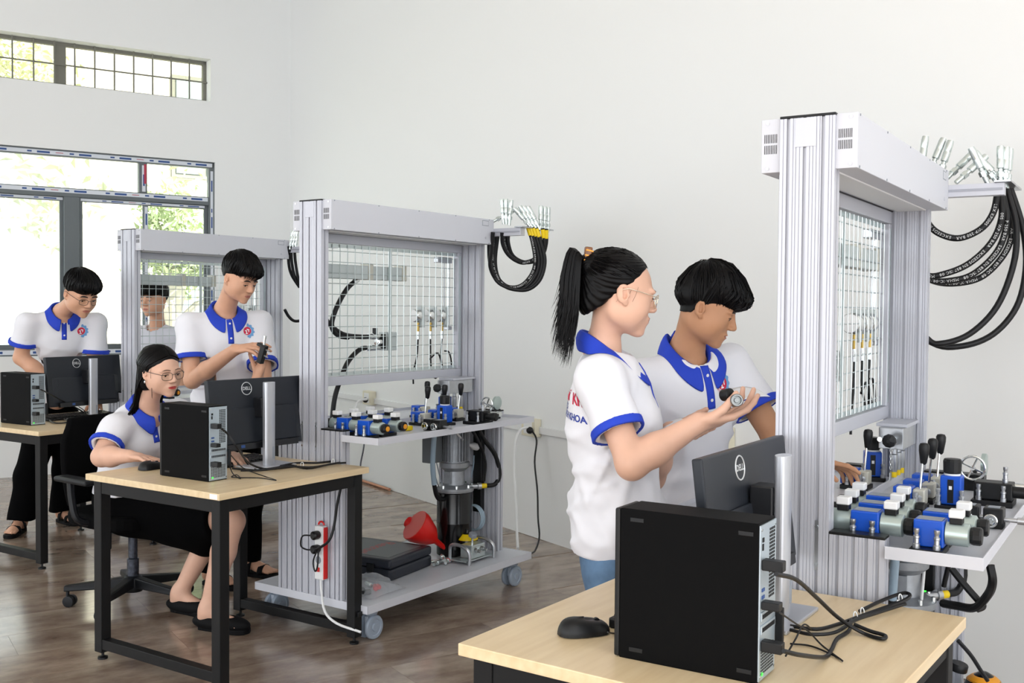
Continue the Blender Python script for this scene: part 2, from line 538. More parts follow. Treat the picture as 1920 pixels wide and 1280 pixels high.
# ---- outside: ground, pale building, trees
M_GRD = mat('pale_concrete_yard', '#cfcdc4', 0.9, noise=0.06, nscale=1.0)
g = MB()
wbox(g, -6, 22, TH, 26, -0.5, -0.35)
struct(g.build('trim_9', M_GRD))['label'] = 'pale yard outside the windows'
M_BLD = mat('cream_building_wall', '#e4ddd0', 0.9, noise=0.03, nscale=2)
M_BLDW = mat('building_window_glass', '#9fb0b4', 0.2)
bld = thing('building', 'pale cream building beyond the windows behind the trees', 'building')
wbox(MB(), -3.5, 1.1, 5.2, 9.0, -0.35, 6.5).build('wall', M_BLD, bld)
wbox(MB(), 0.86, 1.14, 5.05, 5.2, -0.35, 6.5).build('corner_pilaster', M_BLD, bld)
for t in (-2.6, -1.2):
    for z in (0.6, 3.2):
        wn = wbox(MB(), t, t + 0.9, 5.16, 5.2, z, z + 1.4).build('window', M_WFRL, bld)
        wbox(MB(), t + 0.06, t + 0.42, 5.14, 5.16, z + 0.06, z + 1.34).build('pane', M_BLDW, wn)
        wbox(MB(), t + 0.48, t + 0.84, 5.14, 5.16, z + 0.06, z + 1.34).build('pane', M_BLDW, wn)
M_LEAF = mat('sunlit_leaf', '#c3d0a2', 0.6, noise=0.25, nscale=3)
M_LEAF2 = mat('yellow_green_leaf', '#d8dbb4', 0.6, noise=0.2, nscale=3)
M_BARK = mat('pale_bark', '#c4bcb0', 0.9, noise=0.15, nscale=8)
def tree(t, o, h, cr, label, seed, lm, zc, n=2600, flat=0.7):
    rnd = random.Random(seed)
    tr = thing('tree', label, 'tree', None, 'trees in the yard')
    base = LWx(t, o, -0.35)
    pts = [base + Vector((rnd.uniform(-.05, .05), rnd.uniform(-.05, .05), k * h / 5)) for k in range(6)]
    tk = MB().tube(bez(pts, 12), [0.17 - 0.10 * i / 12 for i in range(len(bez(pts, 12)))], 9)
    for k in range(6):
        a = rnd.uniform(0, 6.28); z0 = h * rnd.uniform(.55, .9)
        s0 = base + Vector((0, 0, z0)); e0 = s0 + Vector((math.cos(a) * cr * .7, math.sin(a) * cr * .7, cr * .5))
        tk.tube([s0, (s0 + e0) / 2 + Vector((0, 0, .1)), e0], [0.06, 0.04, 0.015], 6)
    tk.build('trunk', M_BARK, tr)
    lf = MB()
    c0 = base + Vector((0, 0, zc))
    cl = [(c0 + Vector((rnd.gauss(0, .45) * cr, rnd.gauss(0, .45) * cr, rnd.gauss(0, .4) * cr * flat)), rnd.uniform(.25, .5) * cr) for _ in range(16)]
    for k in range(n):
        c, r = rnd.choice(cl)
        q = c + Vector((rnd.gauss(0, .5) * r, rnd.gauss(0, .5) * r, rnd.gauss(0, .45) * r))
        R = Euler((rnd.uniform(-1, 1), rnd.uniform(-1, 1), rnd.uniform(0, 6.28))).to_matrix()
        L = rnd.uniform(.045, .09)
        lf.add([q + R @ Vector(p) for p in ((-L, 0, 0), (0, -L * .4, .02), (L, 0, -.02), (0, L * .4, .02))], [(0, 1, 2, 3)])
    o_ = lf.build('foliage', lm, tr); o_['kind'] = 'stuff'
tree(2.35, 3.4, 3.2, 1.5, 'pale-barked leafy tree nearest the left window edge', 3, M_LEAF2, 4.3)
tree(0.2, 3.3, 2.4, 0.8, 'low bushy tree in front of the cream building', 5, M_LEAF, 2.4)
tree(5.2, 4.8, 2.8, 1.5, 'leafy tree at the far left of the yard', 9, M_LEAF, 3.6)
tree(4.2, 11.0, 4.0, 2.2, 'tall tree farthest back in the yard', 11, M_LEAF2, 4.6, 3200)
for k, (t, o, r) in enumerate(((3.0, 2.4, .4), (4.9, 2.8, .55), (1.6, 4.2, .45))):
    rnd = random.Random(40 + k)
    lf = MB()
    for j in range(500):
        q = LWx(t, o, r * 0.7) + Vector((rnd.gauss(0, .45) * r, rnd.gauss(0, .45) * r, rnd.gauss(0, .4) * r))
        R = Euler((rnd.uniform(-1, 1), rnd.uniform(-1, 1), rnd.uniform(0, 6.28))).to_matrix()
        L = rnd.uniform(.05, .1)
        lf.add([q + R @ Vector(p) for p in ((-L, 0, 0), (0, -L * .4, .02), (L, 0, -.02), (0, L * .4, .02))], [(0, 1, 2, 3)])
    sh = lf.build('shrub', M_LEAF if k else M_LEAF2)
    tag(sh, ['yellow-green shrub under the left window', 'larger green shrub left of the yellow-green one', 'green shrub by the cream building'][k], 'shrub', 'shrubs in the yard')

# ------------------------------------------------------------------ desks
def wood_mat():
    m = bpy.data.materials.new('maple_laminate'); m.use_nodes = True
    nt = m.node_tree; b = nt.nodes['Principled BSDF']
    tc = nt.nodes.new('ShaderNodeTexCoord'); mp = nt.nodes.new('ShaderNodeMapping'); mp.inputs['Scale'].default_value = (1.2, 14, 14)
    nt.links.new(tc.outputs['Object'], mp.inputs[0])
    n = nt.nodes.new('ShaderNodeTexNoise'); n.inputs['Scale'].default_value = 3; n.inputs['Detail'].default_value = 6
    nt.links.new(mp.outputs[0], n.inputs['Vector'])
    r = nt.nodes.new('ShaderNodeValToRGB'); e = r.color_ramp.elements
    e[0].position = 0.3; e[0].color = lin('#dcc39a'); e[1].position = 0.7; e[1].color = lin('#ead4ae')
    nt.links.new(n.outputs[0], r.inputs[0]); nt.links.new(r.outputs[0], b.inputs['Base Color'])
    b.inputs['Roughness'].default_value = 0.35
    return m
M_WOOD = wood_mat()
M_PAPER = mat('white_paper', '#f2f3f6', 0.7)
DW_, DL_ = 0.79, 0.807
def desk(x, y, a, label, sticker=False):
    o = thing('computer_desk', label, 'desk', frame(x, y, 0, PI / 2 - math.radians(a)), 'computer desks')
    MB().bx(0, DL_, 0, DW_, 0.725, 0.75).build('tabletop', M_WOOD, o, bev=0.002)
    s = 0.046
    for (cx, cy) in ((0.045, 0.045), (DL_ - 0.04, 0.045), (0.045, DW_ - 0.045), (DL_ - 0.04, DW_ - 0.045)):
        l = MB().bx(cx - s / 2, cx + s / 2, cy - s / 2, cy + s / 2, 0.03, 0.7249).build('leg', M_BLK, o, bev=0.003)
        MB().lathe([(0.006, 0.0305), (0.006, 0.012), (0.02, 0.008), (0.02, 0.0)][::-1], (cx, cy, 0), n=14).build('levelling_foot', M_BLKP, l)
    z0, z1 = 0.672, 0.7249
    a0, a1, b0, b1 = 0.045, DL_ - 0.04, 0.045, DW_ - 0.045
    h = 0.02
    MB().bx(a0 + .023, a1 - .023, b0 - h, b0 + h, z0, z1).build('top_rail', M_BLK, o, bev=0.002)
    MB().bx(a0 + .023, a1 - .023, b1 - h, b1 + h, z0, z1).build('top_rail', M_BLK, o, bev=0.002)
    for c in (a0, a1):
        MB().bx(c - h, c + h, b0 + .023, b1 - .023, z0, z1).build('top_rail', M_BLK, o, bev=0.002)
        MB().bx(c - h, c + h, b0 + .023, b1 - .023, 0.045, 0.085).build('foot_rail', M_BLK, o, bev=0.002)
    if sticker:
        MB().bx(-0.0006, 0, 0.01, 0.05, 0.728, 0.746).build('label_sticker', M_PAPER, o)
    return o
dM = desk(-1.0466, 3.7523, 33.66, 'maple-topped desk with black legs at the seated woman', True)
dN = desk(0.5433, 1.6367, 35.0, 'maple-topped desk with black frame nearest the camera')
pL = at_z(75, 823, 0.75)
dL = desk(pL.x, pL.y, 33.0, 'maple-topped desk with black legs at the left edge')

# ------------------------------------------------------------------ computers
M_PCS = mat('black_pc_steel', '#040405', 0.6, spec=0.1)
M_PCR = mat('pc_rear_steel', '#b9c6cf', 0.35, 0.5)
M_HOLE = mat('vent_hole_black', '#101114', 0.8)
M_LED = mat('green_led', '#37e03c', 0.4, emis='#37e03c', estr=2.0)
PCW, PCD, PCH = 0.093, 0.293, 0.29
def pc(x, y, a, label):
    o = thing('desktop_computer', label, 'computer', frame(x, y, 0.75, PI / 2 - math.radians(a)), 'desktop computers')
    MB().bx(0, PCW, 0.006, PCD - 0.012, 0.0, PCH).build('case', M_PCS, o, bev=0.0025)
    MB().bx(0.001, PCW - 0.001, PCD - 0.012, PCD, 0.001, PCH - 0.001).build('front_bezel', M_BLKP, o, bev=0.004)
    for yy in (0.03, 0.245):
        for zz in (0.02, PCH - 0.02):
            MB().bx(-0.0012, 0.0003, yy - 0.014, yy + 0.014, zz - 0.004, zz + 0.004).build('foot_pad', M_BLKP, o, bev=0.0006)
    # rear panel (faces -y)
    r = MB().bx(0.003, PCW - 0.003, 0.0035, 0.006, 0.004, PCH - 0.004).build('rear_panel', M_PCR, o)
    g = MB()
    for k in range(20):
        for j in range(4):
            g.bx(0.052 + j * 0.008, 0.0575 + j * 0.008, 0.003, 0.0036, PCH - 0.02 - k * 0.0065, PCH - 0.0155 - k * 0.0065)
    g.build('vent_grid', M_HOLE, r)
    g = MB()
    for k in range(9):
        for j in range(9):
            g.bx(0.012 + j * 0.008, 0.017 + j * 0.008, 0.003, 0.0036, 0.014 + k * 0.0055, 0.0175 + k * 0.0055)
    g.build('power_supply_grid', M_HOLE, r)
    for k in range(2):
        z = 0.088 + k * 0.024
        MB().bx(0.008, 0.086, 0.0012, 0.0036, z, z + 0.016).build('slot_cover', M_PCR, r, bev=0.0008)
        g = MB()
        for j in range(14):
            g.bx(0.012 + j * 0.005, 0.0152 + j * 0.005, 0.0006, 0.0012, z + 0.004, z + 0.012)
        g.build('slot_holes', M_HOLE, r)
    for z, w, h in ((0.255, 0.008, 0.008), (0.24, 0.006, 0.012), (0.165, 0.014, 0.006), (0.152, 0.014, 0.006)):
        MB().bx(0.012, 0.012 + w, 0.0022, 0.0036, z, z + h).build('port', M_HOLE if z > .2 else M_TAPEB, r)
    for z, h, d in ((0.205, 0.026, 0.035), (0.134, 0.02, 0.03), (0.058, 0.026, 0.035)):
        p = MB().bx(0.008, 0.03, -d, 0.0032, z, z + h * 0.75).build('cable_plug', M_BLKP, o, bev=0.002)
    MB().bx(0.015, 0.021, 0.0018, 0.003, 0.012, 0.017).build('power_led', M_LED, r)
    MB().bx(0.09, 0.098, -0.012, 0.004, 0.055, 0.12).build('cable_guard', M_BLKP, o, bev=0.002)
    for z in (0.012, PCH - 0.012):
        for xx in (0.008, PCW - 0.008):
            MB().cyl((xx, 0.0036, z), (xx, 0.0018, z), 0.003, n=8).build('screw', M_CHR, r)
    return o
pcN = pc(0.4491, 1.8639, 32.06, 'black desktop computer standing on the nearest desk')
pcM = pc(-1.1536, 4.0043, 33.06, 'black desktop computer beside the seated woman')
pcL = pc(-2.6811, 5.8522, 31.8, 'black desktop computer at the left edge of the photo')

# ------------------------------------------------------------------ monitors
M_MON = mat('slate_monitor_plastic', '#20242b', 0.42, spec=0.4)
M_MONB = mat('dark_monitor_plastic', '#15161a', 0.4)
M_SILV = mat('silver_stand', '#c3c6cd', 0.32, 0.6)
M_LOGO = mat('silver_logo', '#d5d8da', 0.3, 0.3)
M_SCR = mat('black_screen', '#050507', 0.12)
def monitor(l, r, label, tilt=7, colrot=0):
    # l, r: top corners of the panel as seen from behind (left, right)
    L, R = Vector(l), Vector(r)
    W = (R - L).to_2d().length
    H = 0.29
    ax = (R - L); ax.z = 0; ax.normalize()
    yaw = math.atan2(ax.y, ax.x)
    c = (L + R) / 2
    ztop = c.z
    root = Matrix.Translation((c.x, c.y, 0.75)) @ Matrix.Rotation(yaw, 4, 'Z')
    o = thing('monitor', label, 'monitor', root, 'monitors')
    zt = ztop - 0.75                # panel top above desk; local -y is the back side (towards the camera)
    tm = Matrix.Translation((0, 0, zt)) @ Matrix.Rotation(-math.radians(tilt), 4, 'X')
    p = MB().bx(-W / 2, W / 2, -0.012, 0.012, -H, 0).build('panel', M_MON, o, bev=0.004, mat4=tm)
    MB().bx(-W / 2 + 0.008, W / 2 - 0.008, 0.0122, 0.0128, -H + 0.015, -0.008).build('screen', M_SCR, p)
    b = MB()
    b.prism([(-W / 2 + 0.03, -0.0119), (-W / 2 + 0.06, -0.022), (W / 2 - 0.06, -0.022), (W / 2 - 0.03, -0.0119)][::-1], -H + 0.02, -H * 0.42)
    b.build('rear_housing', M_MON, p, bev=0.004)
    MB().bx(-W / 2 + 0.06, W / 2 - 0.06, -0.030, -0.012, -H - 0.006, -H + 0.02).build('port_recess', M_MONB, p, bev=0.002)
    MB().bx(-0.12, -0.10, -0.031, -0.0301, -H + 0.002, -H + 0.014).build('port_label', M_TAPEB, p)
    ring = MB().tube([(-0.055 + 0.026 * math.cos(k * PI / 16), -0.0125, -0.042 + 0.026 * math.sin(k * PI / 16)) for k in range(32)], 0.0018, 6, closed=True)
    lg = ring.build('round_logo', M_LOGO, p)
    tx = text_mesh('logo_letters', 'DELL', 0.019, .035)
    link('logo_letters', tx, M_LOGO, lg, mat4=Matrix.Translation((-0.055, -0.0129, -0.042)) @ Matrix.Rotation(PI / 2, 4, 'X'))
    # stand
    sy = -0.095
    cm = MB()
    prof = [(math.cos(t) * 0.030, math.sin(t) * 0.017) for t in [k * 2 * PI / 28 for k in range(28)]]
    prof = [(max(-0.028, min(0.028, q[0])), q[1] + sy) for q in prof]
    cm.prism(prof, 0.008, zt - 0.012)
    col_ = cm.build('stand_column', M_SILV, o, bev=0.0015)
    MB().box((0.012, sy - 0.0165, 0.06), (0.014, 0.002, 0.05)).build('cable_slot', M_GRYP, col_, bev=0.003)
    MB().bx(-0.03, 0.03, sy + 0.012, -0.03, zt - 0.16, zt - 0.08).build('mount_bracket', M_MONB, o, bev=0.004)
    MB().bx(-0.11, 0.11, sy - 0.05, sy + 0.13, 0.0, 0.009).build('stand_base', M_SILV, o, bev=0.003)
    return o
mN = monitor(at(1309, 856, 2.12), at(1464, 806.6, 2.545), 'dark monitor seen from behind on the nearest desk')
mM = monitor(at(386, 722, 4.28), at(562, 711, 4.68), 'dark monitor seen from behind in front of the seated woman')
mL = monitor(at(83, 686, 6.05), at(222, 674, 6.5), 'dark monitor seen from behind on the left desk')

# ------------------------------------------------------------------ keyboards, mice
def keyboard(m4, label):
    o = thing('keyboard', label, 'keyboard', m4, 'keyboards')
    MB().prism([(-0.065, 0.0), (0.065, 0.0), (0.065, 0.022), (-0.065, 0.012)], -0.22, 0.22, 'x').build('keyboard_body', M_BLKP, o, bev=0.003)
    k = MB()
    for r in range(6):
        for c in range(19):
            x = -0.208 + c * 0.0228; y = -0.05 + r * 0.02
            z = 0.0145 + (y + 0.05) * 0.077
            k.bx(x, x + 0.017, y - 0.008, y + 0.008, z - 0.002, z + 0.005)
    k.build('keys', M_BLKM, o)
    return o
def mouse(m4, label):
    o = thing('computer_mouse', label, 'mouse', m4, 'computer mice')
    b = MB()
    N_, R_ = 18, 9
    for i in range(R_ + 1):
        t = i / R_
        for k in range(N_):
            w = 2 * PI * k / N_
            cx, cy = math.cos(w), math.sin(w)
            sx = (abs(cx) ** 0.75) * (1 if cx > 0 else -1); sy_ = (abs(cy) ** 0.75) * (1 if cy > 0 else -1)
            f = math.cos(t * PI / 2) ** 0.45 if i < R_ else 0.0
            zz = 0.035 * math.sin(t * PI / 2) * (0.88 + 0.12 * -sy_) + 0.002
            b.v.append((0.030 * sx * f * (1.05 if t < .3 else 1), 0.056 * sy_ * f, zz))
    for i in range(R_):
        for k in range(N_):
            l = (k + 1) % N_
            b.smooth.add(len(b.f)); b.f.append((i * N_ + k, i * N_ + l, (i + 1) * N_ + l, (i + 1) * N_ + k))
    b.f.append(tuple(range(N_ - 1, -1, -1)))
    b.build('shell', M_BLKP, o)
    MB().cyl((-0.0035, 0.028, 0.0255), (0.0035, 0.028, 0.0255), 0.0065, n=14).build('scroll_wheel', M_RUB, o)
    return o
def d_at(px, py, yaw): 
    q = at_z(px, py, 0.75)
    return frame(q.x, q.y, 0.7502, yaw)
mouseN = mouse(d_at(1103, 1186, -1.25), 'black wired mouse on the nearest desk')
mouseM = mouse(d_at(287, 890, -0.55), 'black wired mouse under the seated woman\'s hand')
kq = Vector((0.15, 2.38, 0)); 
keyN = keyboard(frame(0.385, 2.345, 0.7502, PI / 2 - math.radians(34)), 'black keyboard mostly hidden behind the nearest computer')
keyM = keyboard(frame(-1.22, 4.42, 0.7502, PI / 2 - math.radians(36)), 'black keyboard under the monitor of the seated woman')
keyL = keyboard(frame(-2.62, 6.30, 0.7502, PI / 2 - math.radians(33)), 'black keyboard behind the left computer')

# ------------------------------------------------------------------ swivel chair of the seated woman
M_MESHF = mat('black_chair_fabric', '#070708', 0.9, spec=0.08)
M_CHB = mat('black_chair_plastic', '#0e1014', 0.45, spec=0.3)
M_FILM = mat('wrapped_gas_lift', '#3a3e48', 0.25, 0.4, noise=0.5, nscale=60)
cc_ = at_z(262, 1108, 0.0)
CHX, CHY = -1.80, 4.98
chair = thing('swivel_chair', 'black swivel office chair under the seated woman', 'chair', frame(CHX, CHY, 0, math.radians(-36)))
# local +x = direction the sitter faces
s_ = MB(); N_ = 28
loop = [(0.245 * (abs(math.cos(t)) ** 0.5) * (1 if math.cos(t) > 0 else -1), 0.245 * (abs(math.sin(t)) ** 0.5) * (1 if math.sin(t) > 0 else -1)) for t in [2 * PI * k / N_ for k in range(N_)]]
s_.prism(loop, 0.40, 0.465)
s_.build('seat', M_MESHF, chair, bev=0.02, seg=3)
bk = MB(); vs = []; fs = []
R_, C_ = 12, 9
for i in range(R_ + 1):
    t = i / R_
    z = 0.48 + 0.41 * t
    hw = 0.215 + 0.03 * math.sin(PI * min(1, t * 1.05)) - 0.035 * max(0, t - 0.75) / 0.25
    for k in range(C_ + 1):
        y = -hw + 2 * hw * k / C_
        x = -0.24 - 0.06 * t + 0.045 * math.sin(PI * (t * 0.9)) * 0.5 + 0.06 * (y / hw) ** 2
        vs.append((x, y, z))
fs = [(i * (C_ + 1) + k, i * (C_ + 1) + k + 1, (i + 1) * (C_ + 1) + k + 1, (i + 1) * (C_ + 1) + k) for i in range(R_) for k in range(C_)]
bk.add(vs, fs, True)
b_ = bk.build('backrest', M_MESHF, chair)
m_ = b_.modifiers.new('thickness', 'SOLIDIFY'); m_.thickness = 0.03; m_.offset = 0
m_ = b_.modifiers.new('bevel', 'BEVEL'); m_.width = 0.008; m_.segments = 2
MB().tube(bez([(-0.02, 0, 0.39), (-0.22, 0, 0.385), (-0.30, 0, 0.45), (-0.305, 0, 0.60), (-0.29, 0, 0.72)], 14), 0.022, 8).build('back_support', M_CHB, chair)
MB().box((0, 0, 0.385), (0.22, 0.16, 0.035)).build('tilt_mechanism', M_CHB, chair, bev=0.008)
MB().box((-0.05, -0.12, 0.33), (0.06, 0.05, 0.11)).build('lever_housing', M_CHB, chair, bev=0.01)
for sy in (-1, 1):
    ar = MB().tube(bez([(0.02, sy * 0.20, 0.42), (0.0, sy * 0.285, 0.45), (-0.03, sy * 0.295, 0.54), (-0.05, sy * 0.29, 0.62)], 12), 0.016, 8).build('armrest', M_CHB, chair)
    MB().box((0.0, sy * 0.29, 0.63), (0.26, 0.075, 0.025)).build('arm_pad', M_CHB, ar, bev=0.01)
MB().lathe([(0.028, 0.10), (0.028, 0.22), (0.022, 0.225), (0.022, 0.37)], n=16).build('gas_lift', M_FILM, chair)
MB().lathe([(0.045, 0.065), (0.05, 0.08), (0.045, 0.13), (0.034, 0.14)], n=18).build('base_hub', M_CHB, chair)
for k in range(5):
    a = math.radians(10 + 72 * k)
    ca, sa = math.cos(a), math.sin(a)
    Rz = Matrix.Rotation(a, 4, 'Z')
    lg = MB()
    lg.add([(0.03, -0.026, 0.085), (0.03, 0.026, 0.085), (0.03, 0.024, 0.135), (0.03, -0.024, 0.135), (0.31, -0.019, 0.075), (0.31, 0.019, 0.075), (0.31, 0.016, 0.10), (0.31, -0.016, 0.10)],
           [(0, 1, 2, 3)[::-1], (4, 5, 6, 7), (0, 4, 7, 3), (1, 2, 6, 5), (3, 7, 6, 2), (0, 1, 5, 4)])
    lo = lg.build('base_leg', M_CHB, chair, bev=0.005, mat4=Rz)
    w = MB().cyl((0.295, 0, 0.05), (0.295, 0, 0.078), 0.008, n=10)
    w.lathe([(0.010, -0.024), (0.026, -0.022), (0.027, -0.006), (0.014, -0.004), (0.014, 0.004), (0.027, 0.006), (0.026, 0.022), (0.010, 0.024)], (0.285, 0, 0.028), (0.3, 1, 0), 18)
    w.build('caster', M_CHB, lo, bev=0.0)

# ------------------------------------------------------------------ hydraulic training benches
ST = {'N': (0.7026, 2.5289, 31.91), 'M': (-0.8837, 4.5952, 34.60), 'L': (-2.3381, 6.3919, 34.56)}
def SM(s):
    x, y, a = ST[s]
    return frame(x, y, 0, PI / 2 - math.radians(a))
def uv(mb, u0, u1, v0, v1, z0, z1):
    return mb.bx(u0, u1, -v1, -v0, z0, z1)
def profile_poly(u0, u1, v0, v1, slots, ribs, d=0.007, w=0.008):
    # closed loop in (x=u, y=-v) with T-slot grooves in the two wide faces
    def side(seq_v, u, inward):
        pts = []
        cuts = sorted([(s, w, d) for s in slots] + [(r, 0.0022, 0.0016) for r in ribs])
        for c, ww, dd in cuts:
            if ww > 0.004:
                pts += [(u, c - ww / 2), (u + inward * dd * .35, c - ww / 2), (u + inward * dd * .35, c - ww * .8), (u + inward * dd, c - ww * .8), (u + inward * dd, c + ww * .8), (u + inward * dd * .35, c + ww * .8), (u + inward * dd * .35, c + ww / 2), (u, c + ww / 2)]
            else:
                pts += [(u, c - ww / 2), (u + inward * dd, c), (u, c + ww / 2)]
        return pts
    A = [(u0, v0)] + side(None, u0, 1) + [(u0, v1)]
    vm = (u0 + u1) / 2
    g = [(vm - w / 2, v1), (vm - w / 2, v1 - d), (vm + w / 2, v1 - d), (vm + w / 2, v1)]
    B = [(u1, v1)] + [(p[0], p[1]) for p in reversed(side(None, u1, -1))] + [(u1, v0)]
    g2 = [(vm + w / 2, v0), (vm + w / 2, v0 + d), (vm - w / 2, v0 + d), (vm - w / 2, v0)]
    loop = A + g + B + g2          # runs +v on u0 side, then back : in (u,v)
    return [(p[0], -p[1]) for p in loop]
def poly_ccw(P):
    a = sum(P[i][0] * P[(i + 1) % len(P)][1] - P[(i + 1) % len(P)][0] * P[i][1] for i in range(len(P)))
    return P if a > 0 else P[::-1]
PT = 0.045
HL = 1.2
def make_station():
    o = thing('hydraulic_bench', 'x', 'workbench', SM('N'), 'hydraulic training benches')
    sl = (-0.046, -0.006, 0.038)
    rb = (-0.058, -0.034, -0.027, -0.018, 0.006, 0.014, 0.022, 0.030, 0.052, 0.059)
    for u0 in (0.0, HL - PT):
        p = MB().prism(poly_ccw(profile_poly(u0, u0 + PT, -0.066, 0.066, sl, rb)), 0.162, 1.885).build('post', M_ALU, o)
        MB().bx(u0 - 0.001, u0 + PT + 0.001, -0.067, 0.067, 1.885, 1.8915).build('post_cap', M_BLKP, p, bev=0.0015)
        # flat plate near the top and joint plates low down
        fu0 = u0 - 0.0012 if u0 == 0 else u0 + PT
        MB().bx(fu0, fu0 + 0.0012, -0.022, 0.030, 1.815, 1.884).build('cover_plate', M_ALU, p, bev=0.008, seg=4)
        for sg, v0, v1 in ((1, 0.068, 0.196), (-1, -0.196, -0.068)):
            ss = tuple(v0 + k * (v1 - v0) / 4 for k in (0.6, 1.75, 2.7, 3.5))
            rr = tuple(v0 + k * (v1 - v0) / 15 for k in range(1, 15) if all(abs(v0 + k * (v1 - v0) / 15 - q) > 0.008 for q in ss))
            q = MB().prism(poly_ccw(profile_poly(u0, u0 + PT, v0, v1, ss, rr)), 0.162, 0.8905).build('lower_panel', M_ALU, o)
            uv(MB(), u0 - 0.001, u0 + PT + 0.001, v0 - 0.0005, v1 + 0.0005, 0.8905, 0.8975).build('panel_cap', M_BLKP, q, bev=0.002)
        for vv in (-0.046, 0.038):
            jp = uv(MB(), u0 - 0.0005 if u0 == 0 else u0 + PT - 0.0003, u0 + 0.0003 if u0 == 0 else u0 + PT + 0.0005, vv - 0.0045, vv + 0.0045, 0.80, 0.92).build('joint_plate', M_STEEL, p)
            for zz in (0.815, 0.905):
                x0 = -0.0025 if u0 == 0 else u0 + PT
                MB().cyl((x0, -vv, zz), (x0 + 0.0025, -vv, zz), 0.004, n=10).build('screw', M_CHR, jp)
    # header box with vent slits
    hu0, hu1, hv, hz0, hz1 = 0.010, HL + 0.012, 0.116, 1.759, 1.889
    h = uv(MB(), hu0, hu1, -hv, hv, hz0, hz1).build('header_box', M_WHT, o, bev=0.0015)
    for hu, sg in ((hu0, -1), (hu1, 1)):
        g = MB()
        for a, b in ((-0.108, -0.072), (0.072, 0.108)):
            n = int((b - a) / 0.0042)
            for k in range(n):
                vv = a + k * 0.0042
                for z in (1.8045, 1.831):
                    x = (hu - 0.0006, hu + 0.0002) if sg < 0 else (hu - 0.0002, hu + 0.0006)
                    uv(g, x[0], x[1], vv, vv + 0.0016, z, z + 0.021)
        g.build('vent_slits', M_HOLE, h)['kind'] = 'stuff'
        for vv in (-0.1, 0.1):
            for zz in (hz0 + 0.01, hz1 - 0.01):
                MB().cyl((hu + sg * 0.002, -vv, zz), (hu, -vv, zz), 0.0035, n=10).build('screw', M_CHR, h)
    for k in range(5):
        uu = 0.03 + k * 0.285
        for zz in (hz0 + 0.004, hz1 - 0.004):
            MB().cyl((uu, -hv - 0.0015, zz), (uu, -hv, zz), 0.003, n=8).build('screw', M_GRYP, h)
    MB().bx(1.11, 1.165, -hv - 0.0006, -hv, 1.852, 1.88).build('rating_plate', M_GRYP, h)
    MB().bx(1.113, 1.162, -hv - 0.001, -hv - 0.0006, 1.855, 1.877).build('rating_plate_face', M_WHT, h)
    MB().cyl((1.14, -hv - 0.002, 1.79), (1.14, -hv, 1.79), 0.006, n=12).build('push_button', M_ALU, h)
    uv(MB(), 0.06, 1.14, -0.03, 0.06, 1.755, 1.7588).build('lamp_diffuser', M_WPL, h)
    uv(MB(), 0.046, 1.154, -0.0495, -0.046, 1.7555, 1.759).build('gap_shade_strip', M_BLKP, h)  # black strip in place of the header gap, its shade put into the colour
    # mesh frame
    mv0, mv1 = -0.082, -0.050
    for z0, z1 in ((1.716, 1.7588), (1.066, 1.106)):
        uv(MB(), 0.046, 1.154, mv0, mv1, z0, z1).build('grid_rail', M_ALU, o, bev=0.002)
    for u0 in (0.046, 1.124):
        uv(MB(), u0, u0 + 0.03, mv0, mv1, 1.1065, 1.7155).build('grid_stile', M_ALU, o, bev=0.002)
        uv(MB(), u0 + 0.006, u0 + 0.024, mv1, mv1 + 0.0015, 1.12, 1.70).build('screw_strip', M_GALV, o)
    for z in (1.697, 1.108):
        uv(MB(), 0.077, 1.123, -0.0675, -0.0645, z, z + 0.017).build('grid_flat_bar', M_GALV, o)
    uv(MB(), 0.59, 0.613, -0.0675, -0.0645, 1.1255, 1.6965).build('grid_flat_bar', M_GALV, o)
    wv = MB().cyl((0, 0.066, 1.112), (0, 0.066, 1.712), 0.0019, n=6, caps=False).mesh('grid_wire'); wv.materials.append(M_GALV)
    wh = MB().cyl((0.077, 0.0697, 0), (1.123, 0.0697, 0), 0.0019, n=6, caps=False).mesh('grid_wire'); wh.materials.append(M_GALV)
    # (thin steel wires, one object each)
    for k in range(21):
        u = 0.1 + k * 0.05
        link('grid_wire', wv, None, o, mat4=T(u, -0.0045, 0))
    for k in range(12):
        link('grid_wire', wh, None, o, mat4=T(0, 0, 1.137 + k * 0.0495))
    # work trays : front and back
    for sg in (1, -1):
        va, vb = (0.0, 0.408)
        t = MB()
        P = [(0.047, 0.002), (1.153, 0.002), (1.153, 0.198), (1.165, 0.198), (1.165, vb), (-0.009, vb), (-0.009, 0.198), (0.047, 0.198)]
        P = poly_ccw([(q[0], -sg * q[1]) for q in P])
        t.prism(P, 0.858, 0.866)
        tray = t.build('work_tray', M_SHEET, o, bev=0.0)
        for (u0, u1, v0, v1) in ((-0.010, 1.166, vb - 0.002, vb + 0.001), (-0.0105, -0.0085, 0.198, vb + 0.001), (1.164, 1.1665, 0.198, vb + 0.001), (0.047, 1.153, 0.0, 0.003)):
            uv(MB(), u0, u1, *sorted((sg * v0, sg * v1)), 0.850, 0.8795 if v0 > 0.01 else 0.886).build('tray_lip', M_WHT, tray, bev=0.0008)
    # base shelf
    b = uv(MB(), 0.0, 1.243, -0.345, 0.345, 0.138, 0.1615).build('base_shelf', M_SHEET, o, bev=0.002)
    for (u0, u1, v0, v1) in ((-0.004, 1.247, 0.345, 0.348), (-0.004, 1.247, -0.348, -0.345), (-0.004, -0.0, -0.348, 0.348), (1.243, 1.247, -0.348, 0.348)):
        uv(MB(), u0, u1, v0, v1, 0.128, 0.163).build('shelf_edge', M_WHT, b, bev=0.001)
